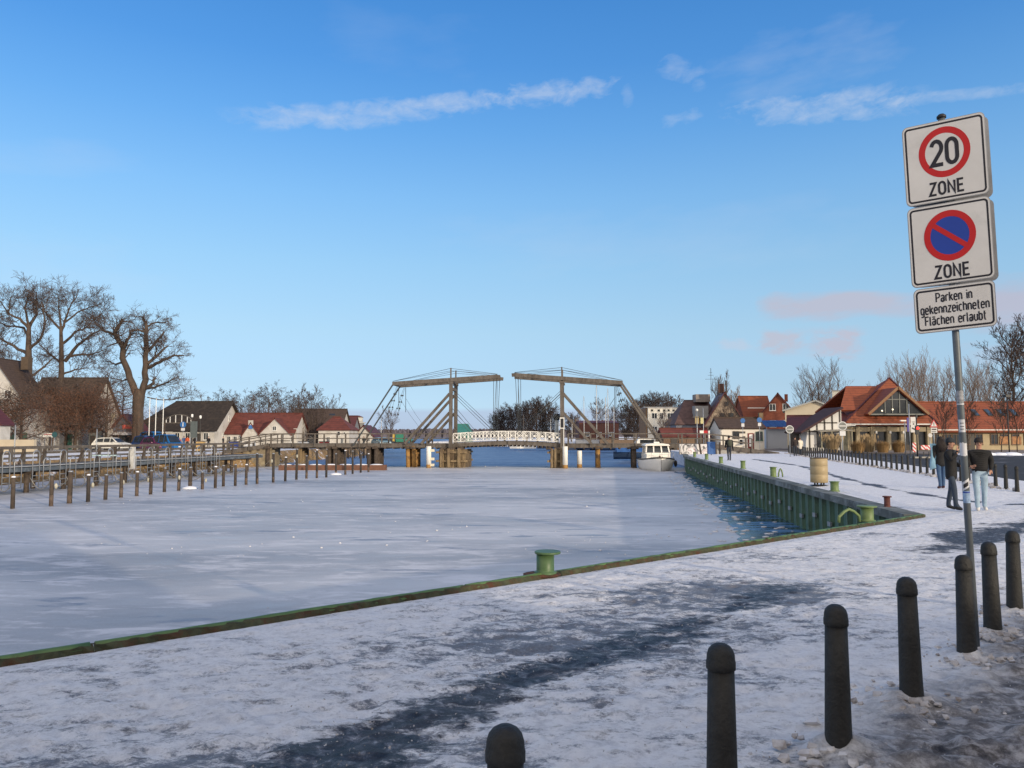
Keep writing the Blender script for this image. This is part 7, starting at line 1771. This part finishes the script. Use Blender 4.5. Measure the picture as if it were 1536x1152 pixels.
# tables and chairs before the restaurant and the village café
random.seed(44)
def terrace_set(px, Y, lab, m=darkframe):
    t_ = thing('terrace_table', lab, 'table', (X_(px, Y), Y, 0.05), random.uniform(0, 1)); MB().box((0, 0, .73), (.8, .8, .05)).build('table_top', m, t_)
    for a in (-.33, .33):
        for b_ in (-.33, .33): MB().box((a, b_, .35), (.05, .05, .7)).build('leg', m, t_)
for i, px in enumerate((1228, 1236)): terrace_set(px, 84, ['dark terrace table on the veranda, left of the plume grass', 'dark terrace table nearest the plume grass'][i])
for i, (px, lab) in enumerate(((340, 'dark table on the left bank before the thatch gable'), (362, 'dark table before the red roofed house'), (398, 'dark table beneath the larger white gable'), (432, 'dark table at the right end of the red roofed house'))): terrace_set(px, 104, lab)
for i, (px, lab) in enumerate(((352, 'blue café bench box before the red roofed house'), (376, 'white café stand under the small gable'), (456, 'white café stand before the bushy tree'), (487, 'red box beside the white house front'))):
    t_ = thing('crate', lab, 'box', (X_(px, 108), 108, 0)); MB().box((0, 0, .5), (1.3, .7, .9)).build('body', [mat('bench_blue', (.02, .04, .2), .6), whitepaint, whitepaint, mat('dull_red', (.2, .03, .03), .6)][i], t_); MB().box((0, 0, .98), (1.4, .8, .07)).build('lid', darkframe, t_)
# people-height yellow bench back and planter near the ramp
t_ = thing('notice_box', 'ochre wooden box at the left foot of the bridge ramp', 'box', (X_(302, 88), 88, 0)); MB().box((0, 0, .55), (.9, .5, 1.1)).build('body', mat('ochre_wood', (.45, .30, .12), .8, .2, 3), t_); MB().box((0, 0, 1.14), (1.0, .6, .07)).build('lid', wood, t_)

# ================================================================ cars
def car(name, lab, loc, rz, paint, L=4.3, H=1.5, W=1.75, van=False):
    t_ = thing(name, lab, 'car', loc, rz); h = H
    low = [(-L / 2, .38), (-L / 2 + .02, .78), (-L / 2 + .15, .95), (L * .27, .98), (L / 2 - .35, .86), (L / 2 - .03, .70), (L / 2, .40), (L / 2 - .08, .24), (-L / 2 + .08, .24)]
    m_ = MB(); n = len(low); vs = []
    for y, k in ((-W / 2, .0), (-W / 2 - .0, 0), ): pass
    for y, ins in ((-W / 2 + .10, .05), (-W / 2, 0), (W / 2, 0), (W / 2 - .10, .05)):
        for x, z in low: vs.append((x * (1 - ins * .35), y, z + (ins * (-.6) if z > .6 else ins * .5)))
    fs = [tuple(range(n - 1, -1, -1)), tuple(range(3 * n, 4 * n))] + [(k * n + i, k * n + (i + 1) % n, (k + 1) * n + (i + 1) % n, (k + 1) * n + i) for k in range(3) for i in range(n)]
    m_.add(vs, fs, 0, False).build('body', paint, t_)
    top = [(-L * .47, .93), (-L * .40, h * .93), (-L * .22, h), (L * .04, h), (L * .13, h * .95), (L * .30, .95)]
    m_ = MB(); vs = []; n = len(top)
    for y, s_ in ((-1, 0), (1, 0)):
        for x, z in top: wd = W / 2 - .04 - .20 * (z - .93) / (h - .93); vs.append((x, y * wd, z))
    m_.add(vs, [tuple(range(n)), tuple(range(2 * n - 1, n - 1, -1))] + [((i + 1) % n, i, n + i, n + (i + 1) % n) for i in range(n)]).build('greenhouse', paint, t_)
    g_ = MB()
    for y in (-1, 1):
        def P(x, z): return (x, y * (W / 2 - .025 - .20 * (z - .93) / (h - .93)), z)
        for quad in ([(-L * .39, 1.0), (-L * .15, 1.0), (-L * .15, h - .08), (-L * .35, h * .90)], [(-L * .13, 1.0), (L * .06, 1.0), (L * .05, h - .08), (-L * .13, h - .08)], [(L * .08, 1.0), (L * .24, 1.0), (L * .125, h * .925), (L * .07, h - .08)]):
            vs = [P(*q) for q in quad]; g_.add(vs, [(0, 1, 2, 3)])
    wx = [(L * .29, .99), (L * .14, h * .94)]; g_.add([(wx[0][0] + .03, -W / 2 + .16, wx[0][1]), (wx[0][0] + .03, W / 2 - .16, wx[0][1]), (wx[1][0] + .03, W / 2 - .26, wx[1][1]), (wx[1][0] + .03, -W / 2 + .26, wx[1][1])], [(0, 1, 2, 3)])
    g_.add([(-L * .472 - .02, -W / 2 + .2, 1.0), (-L * .472 - .02, W / 2 - .2, 1.0), (-L * .41 - .02, W / 2 - .3, h * .9), (-L * .41 - .02, -W / 2 + .3, h * .9)], [(0, 1, 2, 3)])
    g_.build('windows', darkglass, t_)
    for x in (-L * .30, L * .31):
        for y in (-1, 1):
            T = Matrix.Translation((x, y * (W / 2 - .08), .32)) @ Matrix.Rotation(PI / 2, 4, 'X')
            wh = MB().lathe([(.20, -.12), (.31, -.12), (.33, -.08), (.33, .08), (.31, .12), (.20, .12)], n=20, T=T).build('wheel', rubber, t_)
            MB().lathe([(.02, -.125), (.20, -.13), (.20, .13), (.02, .125)], n=14, T=T).build('rim', alu, wh)
    for y in (-1, 1):
        MB().ball((L / 2 - .16, y * (W / 2 - .28), .70), .11, 7, 0, (1.2, 1.7, .7)).build('headlight', mat('lamp_glass', (.75, .75, .72), .15), t_)
        MB().box((-L / 2 + .02, y * (W / 2 - .2), .82), (.06, .22, .14)).build('tail_light', mat('tail_red', (.35, .02, .02), .3), t_)
        MB().box((L * .20, y * (W / 2 + .08), .98), (.10, .18, .12)).build('mirror', paint, t_)
    MB().box((L / 2 - .01, 0, .48), (.04, .52, .12)).build('number_plate', whitepaint, t_); MB().box((L / 2 - .03, 0, .66), (.04, .8, .10)).build('grille', blackp, t_)
    return t_
cw = mat('car_white', (.70, .69, .64), .3, .03, 2); cb = mat('car_blue', (.015, .13, .36), .25, .05, 2, spec=.6); cb2 = mat('car_dark_blue', (.02, .06, .20), .25, .05, 2, spec=.6); cp = mat('car_plum', (.12, .02, .08), .3, .05, 2)
Yc = 96; car('parked_car', 'white hatchback parked side-on left of the oak trunk', (X_(169, Yc), Yc, .0), R(-8), cw, 4.3, 1.55)
car('parked_car', 'bright blue car nearest the wooden ramp, rightmost of the parked blue cars', (X_(253, 93), 93, .0), R(-32), cb, 4.9, 1.95)
car('parked_car', 'darker blue car second from right in the parked row', (X_(238, 94), 94.5, .0), R(-35), cb2, 4.6, 1.85); car('parked_car', 'plum coloured car between blue cars', (X_(229, 93), 94, .0), R(-38), cp, 4.4, 1.6); car('parked_car', 'blue car directly right of the oak trunk', (X_(216, 97), 98, .0), R(-36), cb2, 4.5, 1.8)
car('parked_van', 'tall bright blue van at the back of the parked row', (X_(232, 103), 103, .0), R(-30), cb, 5.0, 2.35)
car('parked_car', 'small pale green car parked beyond the left bridge railing', (X_(572, 116), 116, .1), R(-60), mat('car_pale_green', (.20, .30, .32), .3), 4.0, 1.45); car('parked_car', 'grey car parked right of the pale green one beyond the railing', (X_(586, 120), 120, .1), R(-20), mat('car_grey', (.25, .26, .26), .3), 4.2, 1.45)

t_ = thing('container', 'green container behind the left bridge railing', 'container', (X_(600, 118), 118, .0)); MB().box((0, 0, 1.5), (1.1, 1, 1.3)).build('body', mat('container_green', (.03, .20, .13), .6), t_); MB().box((-.9, 0, 1.55), (.3, .8, 1.2)).build('side_panel', mat('panel_yellow', (.5, .35, .08), .6), t_); MB().box((0, 0, .4), (1.2, .8, .9)).build('base', darkframe, t_)

# ================================================================ people
skinm = mat('skin', (.46, .25, .17), .6, .08, 8); hairk = mat('dark_hair', (.018, .012, .010), .7, .3, 20); coatk = mat('black_coat', (.012, .012, .013), .8, .3, 8, .4, 20); jean = mat('blue_jeans', (.05, .10, .19), .9, .25, 10); jeanl = mat('light_jeans', (.32, .43, .52), .9, .22, 6); dkj = mat('dark_trousers', (.025, .032, .045), .9, .2, 10); shoek = mat('black_shoe', (.015, .015, .015), .6); shoew = mat('white_shoe', (.65, .63, .6), .6); shoeb = mat('maroon_shoe', (.08, .02, .02), .6); whc = mat('white_coat', (.68, .63, .52), .85, .06); tanc = mat('tan_coat', (.30, .21, .16), .85, .1); orc = mat('orange_coat', (.50, .09, .03), .8, .1); redc = mat('red_coat', (.35, .03, .03), .8, .1); bluec = mat('blue_coat', (.03, .07, .20), .8, .1); olive = mat('olive_pack', (.06, .065, .045), .8, .2)
def skin_mesh(name, verts, edges, radii, lvl=2):
    me = bpy.data.meshes.new(name); me.from_pydata(verts, edges, []); ob = bpy.data.objects.new(name, me); COL.objects.link(ob)
    ob.modifiers.new('sk', 'SKIN'); ss = ob.modifiers.new('ss', 'SUBSURF'); ss.levels = lvl; ss.render_levels = lvl
    ly = me.skin_vertices[0] if me.skin_vertices else None
    for i, r in enumerate(radii): ly.data[i].radius = (r, r) if not isinstance(r, tuple) else r
    ly.data[0].use_root = True
    ob.modifiers['sk'].use_smooth_shade = True
    dg = bpy.context.evaluated_depsgraph_get(); dg.update(); m2 = bpy.data.meshes.new_from_object(ob.evaluated_get(dg)); bpy.data.objects.remove(ob); m2.name = name
    return m2
def person(lab, loc, rz, H=1.72, coat=coatk, trousers=dkj, shoes=shoek, hair='short', hairm=hairk, stride=.12, armL=None, armR=None, long=.0, fingers=False, coat_len=.0, extra=None, slim=1.0, category='person'):
    """faces local -y; joints in fractions of the height"""
    t_ = thing('person', lab, category, loc, rz); s = H; V = []; E = []; Ra = []
    def a(p, r, par=None):
        V.append((p[0] * s, p[1] * s, p[2] * s)); Ra.append((r[0] * s, r[1] * s) if isinstance(r, tuple) else r * s)
        if par is not None: E.append((par, len(V) - 1))
        return len(V) - 1
    pel = a((0, 0, .53), (.078 * slim, .055)); bel = a((0, 0, .60), (.070 * slim, .050), pel); ch = a((0, .004, .70), (.080 * slim, .056), bel); sh = a((0, .006, .80), (.066 * slim, .046), ch)
    nk = a((0, .0, .850), .030, sh); hd0 = a((0, -.004, .885), (.036, .040), nk); hd1 = a((0, -.004, .930), (.042, .052), hd0); hd2 = a((0, .002, .975), (.034, .042), hd1)
    nose = a((0, -.058, .915), .008, hd1)
    for sg, st in ((-1, -stride), (1, stride)):
        hp = a((sg * .052, 0, .50), (.052, .055), pel); kn = a((sg * .052, st * .55 - .012, .285), .040, hp); an = a((sg * .052, st * 1.0 + (.02 if st > 0 else 0), .045 + (.015 if st > .08 else 0)), .028, kn)
        he = a((sg * .052, st + .018, .022), .022, an); to = a((sg * .060, st - .085, .018 - (0 if st < .08 else -.0)), .022, an)
    for sg, arm in ((-1, armL), (1, armR)):
        arm = arm or ((.135, .01, .66), (.140, -.03, .52), (.138, -.045, .455))
        so_ = a((sg * .105, .004, .800), .036, sh); el_ = a((sg * arm[0][0], arm[0][1], arm[0][2]), .025, so_); wr = a((sg * arm[1][0], arm[1][1], arm[1][2]), .017, el_); ha = a((sg * arm[2][0], arm[2][1], arm[2][2]), (.020, .013), wr)
        if fingers:
            d = (Vector(arm[2]) - Vector(arm[1])).normalized(); side = d.cross(Vector((0, 1, .2))).normalized()
            for k, l_ in enumerate((.040, .046, .043, .034)):
                b0 = Vector(arm[2]) + side * (.0085 * (k - 1.5)); b1 = b0 + d * l_ * .55; b2_ = b1 + (d * .6 + Vector((0, -.6, 0))).normalized() * l_ * .45
                i0 = a((sg * b0.x, b0.y, b0.z), .006, ha); i1 = a((sg * b1.x, b1.y, b1.z), .0055, i0); a((sg * b2_.x, b2_.y, b2_.z), .0045, i1)
            b1 = Vector(arm[1]) + d * .025 + side * .026; i0 = a((sg * b1.x, b1.y - .006, b1.z), .0065, wr); b2_ = b1 + d * .022 + side * .004; a((sg * b2_.x, b2_.y - .012, b2_.z), .0055, i0)
    me = skin_mesh('body', V, E, Ra, 2 if fingers else 1)
    for m in (skinm, trousers, shoes, coat): me.materials.append(m)
    hand_z = [(-1, armL), (1, armR)]
    for p in me.polygons:
        z = p.center.z / s; x = p.center.x / s; y = p.center.y / s; mi = 0
        if z < .052: mi = 2
        elif z < .545 and abs(x) < .118: mi = 1
        elif z < .845: mi = 3
        if mi == 3 or (mi == 1 and abs(x) > .1):
            for sg, arm in hand_z:
                arm_ = arm or ((0, 0, 0), (.140, -.03, .52), (.138, -.045, .455)); hp = Vector((sg * arm_[2][0], arm_[2][1], arm_[2][2])); wp = Vector((sg * arm_[1][0], arm_[1][1], arm_[1][2]))
                if (Vector((x, y, z)) - hp).length < .045 or (Vector((x, y, z)) - wp).length < .012: mi = 0
        if z > .86 and mi == 3: mi = 0
        p.material_index = mi
    o = bpy.data.objects.new('body', me); COL.objects.link(o); o.parent = t_
    # face
    e_ = MB()
    for sg in (-1, 1): e_.ball((sg * .017 * s, -.047 * s, .932 * s), .006 * s, 6)
    e_.build('eyes', blackp, o); MB().ball((0, -.048 * s, .897 * s), .008 * s, 6, 0, (1.6, .5, .45)).build('mouth', mat('lips', (.30, .10, .09), .6), o)
    er = MB(); [er.ball((sg * .042 * s, .004 * s, .925 * s), .011 * s, 6, 0, (.5, .8, 1.3)) for sg in (-1, 1)]; er.build('ears', skinm, o)
    # coat as its own clothing shell
    V = []; E = []; Ra = []
    lo_ = .53 - coat_len
    c0 = a((0, 0, lo_), (.104 * slim + coat_len * .05, .080)); c1 = a((0, 0, .60), (.104 * slim, .078), c0); c2 = a((0, .004, .70), (.108 * slim, .080), c1); c3 = a((0, .006, .79), (.094 * slim, .066), c2); c4 = a((0, .004, .845), (.044, .044), c3)
    for sg, arm in ((-1, armL), (1, armR)):
        arm = arm or ((.135, .01, .66), (.140, -.03, .52), (.138, -.045, .455))
        so_ = a((sg * .115, .004, .79), .050, c3); el_ = a((sg * arm[0][0], arm[0][1], arm[0][2]), .041, so_); wr = a((sg * arm[1][0], arm[1][1], arm[1][2]), .027, el_)
    me = skin_mesh('coat', V, E, Ra, 2); me.materials.append(coat); o2 = bpy.data.objects.new('coat', me); COL.objects.link(o2); o2.parent = t_
    # hair or hat
    h_ = MB(); hc = (0, .006 * s, .945 * s)
    if hair == 'short': h_.ball((0, .012 * s, .952 * s), .050 * s, 10, 0, (.92, 1.05, .92)); h_.build('hair', hairm, t_)
    elif hair == 'beanie':
        h_.lathe([(.051 * s, 0), (.055 * s, .004 * s), (.055 * s, .024 * s), (.052 * s, .028 * s), (.050 * s, .045 * s), (.036 * s, .064 * s), (.012 * s, .073 * s), (.001, .074 * s)], (0, .004 * s, .938 * s), 16); h_.build('beanie', hairm, t_); MB().ball((0, .020 * s, .925 * s), .042 * s, 8, 0, (.95, .8, .9)).build('hair', hairk, t_)
    elif hair == 'long':
        h_.ball((0, .012 * s, .950 * s), .056 * s, 10, 0, (1, 1.05, .95))
        for i in range(90):
            an_ = random.uniform(.15, PI - .15); r0 = .040 * s; x0, y0 = r0 * math.cos(an_), r0 * math.sin(an_) * 1.0 + .01 * s
            L = random.uniform(.16, .25) * s; h_.tube([(x0, y0, .95 * s), (x0 * 1.75, y0 * 1.5 + .01 * s, .89 * s), (x0 * 2.2, y0 * 1.3 + .05 * s, .95 * s - L * .6), (x0 * 2.0 + random.gauss(0, .02), .085 * s + y0 * .6, .95 * s - L)], [.016 * s, .018 * s, .014 * s, .004 * s], 5)
        h_.build('hair', hairm, t_)
    if extra: extra(t_, s)
    return t_
q = G(1472, 766); p3 = (q.x, q.y, 0)
def x3(t_, s):
    m_ = MB()
    for z in [.58 + .028 * k for k in range(9)]:
        m_.lathe([(.001, -.0), (.099 * s, -.003), (.1015 * s, 0), (.099 * s, .003)], (0, .002, z * s), 18, T=Matrix.Diagonal((1, .74, 1, 1)))
    m_.build('quilt_seams', mat('seam_black', (.02, .018, .017), .6), t_)
    m_ = MB(); 
    for sg in (-1, 1): m_.tube([(sg * .017 * s + .012 * s * math.cos(a_), -.058 * s, .932 * s + .009 * s * math.sin(a_)) for a_ in [k * PI / 6 for k in range(13)]], .0016 * s, 4)
    m_.build('glasses', blackp, t_)
person('person in black quilted jacket, beanie and light blue jeans, right of the sign pole', p3, R(-22), 1.70, coatk, jeanl, shoew, 'beanie', hairk, .06, ((.150, -.01, .67), (.125, -.085, .60), (.09, -.12, .615)), ((.150, .035, .67), (.128, -.025, .56), (.108, -.06, .525)), fingers=True, extra=x3, slim=1.08)
q = G(1429, 765); 
def x2(t_, s): MB().box((.0, -.100 * s, .885 * s), (.06, .012, .11)).build('phone', blackp, t_)
person('person in long black coat and dark beanie, raising a hand, half hidden by the pole', (q.x, q.y, 0), R(48), 1.70, coatk, mat('slate_jeans', (.035, .05, .075), .9, .2, 8), shoek, 'beanie', mat('dark_beanie', (.02, .025, .03), .8), .055, ((.155, -.04, .70), (.10, -.105, .79), (.05, -.095, .855)), ((.15, .02, .67), (.135, -.09, .60), (.11, -.13, .63)), fingers=True, coat_len=.13, extra=x2)
q = G(1413, 733)
def x1(t_, s):
    b_ = MB(); vs = []
    for i in range(7):
        for j in range(5): vs.append((.085 * s + .028 * s * j - .02 * math.sin(i), .02 * s + .03 * math.sin(j * 1.7 + i), (.86 - .075 * i - .012 * j * i * .2) * s))
    b_.add(vs, [(i * 5 + j, i * 5 + j + 1, (i + 1) * 5 + j + 1, (i + 1) * 5 + j) for i in range(6) for j in range(4)], 0, True)
    o = b_.build('light_blue_scarf', mat('light_blue_cloth', (.20, .36, .48), .7, .15, 6), t_); md = o.modifiers.new('th', 'SOLIDIFY'); md.thickness = .03
person('person with long dark hair and light blue cloth over the shoulder, seen from behind', (q.x, q.y, 0), R(175), 1.74, coatk, jean, shoeb, 'long', hairk, .05, None, None, fingers=True, coat_len=.12, extra=x1)
q = G(1094, 691)
def xb(t_, s): m_ = MB(); m_.ball((0, .10 * s, .70 * s), .115 * s, 9, 0, (.85, .6, 1.25)); m_.build('backpack', olive, t_); MB().ball((-.16 * s, 0, .47 * s), .05 * s, 6, 0, (.7, .6, 1.3)).build('bag', blackp, t_)
person('person in black walking away with an olive backpack along the quay', (q.x, q.y, 0), R(180), 1.78, coatk, dkj, shoek, 'beanie', hairk, .04, extra=xb)
q = G(1193, 684.5); person('person in dark coat walking close beside the one in white', (q.x, q.y, 0), R(170), 1.72, mat('brown_black_coat', (.03, .022, .02), .8), dkj, shoek, 'short', hairk, .05, coat_len=.05)
q = G(1200.5, 684); person('person in a long white coat among the bollards', (q.x, q.y, 0), R(185), 1.62, whc, dkj, shoeb, 'short', mat('brown_hair', (.12, .07, .04), .7), .04, coat_len=.17)
for (px, py, rz, H, c, tr, hm, lab) in ((1160, 670.5, 20, 1.7, coatk, dkj, 'short', 'person in black at the left of the group by the white container'), (1167, 670.5, 200, 1.65, tanc, dkj, 'short', 'person in a pinkish tan coat beside the one in black'), (1171, 670.3, 160, 1.7, coatk, jean, 'beanie', 'person in black in the middle of the group by the inn'), (1177, 670.6, 190, 1.66, tanc, dkj, 'short', 'person in tan at the right end of the group by the inn'),
        (1122.5, 671.5, 0, 1.85, mat('plum_coat', (.06, .035, .05), .8), dkj, 'short', 'tall person in dark plum coat standing by the office door'), (1483, 672.0, 140, 1.7, coatk, mat('royal_jeans', (.03, .09, .28), .9), 'short', 'person in black top and blue jeans before the long cream wing'), (1533, 671.5, 120, 1.7, redc, dkj, 'short', 'person in a dark red jacket at the right edge'),
        (282, 671.5, 10, 1.75, orc, dkj, 'beanie', 'person in an orange jacket below the info board'), (276.5, 671.5, 30, 1.75, bluec, jean, 'short', 'person in blue beside the one in orange'), (270, 671.5, 0, 1.5, redc, dkj, 'short', 'small person in red left of the one in blue'), (264, 671.5, 0, 1.7, coatk, dkj, 'short', 'person in black by the hall door on the left bank'),
        (293, 671.5, 0, 1.7, coatk, dkj, 'short', 'person in black right of the one in orange'), (301, 667.5, 0, 1.75, mat('navy_coat', (.02, .025, .05), .8), mat('tan_trousers', (.4, .3, .2), .8), 'beanie', 'person in navy jacket and tan trousers under the right lantern'), (313.5, 672, 0, 1.7, coatk, dkj, 'short', 'dark figure before the white hall wall, left of the ramp'), (335.5, 672, 90, 1.7, coatk, dkj, 'short', 'dark figure sitting low near the ramp start'),
        (546, 664, 20, 1.75, coatk, dkj, 'short', 'person in black seen through the left bridge railing, by the cottage'), (538, 664, 200, 1.7, mat('pink_coat', (.5, .25, .18), .8), dkj, 'short', 'person in pale pink jacket seen through the left bridge railing')):
    Yq = G(px, py).y
    zq = 0.0
    if px in (546, 538): Yq = 134
    person(lab, (X_(px, Yq), Yq, zq if zq else (0.06 if (px > 1150 and Yq > 84) else 0)), R(rz), H, c, tr, shoek, hm, hairk, .04)
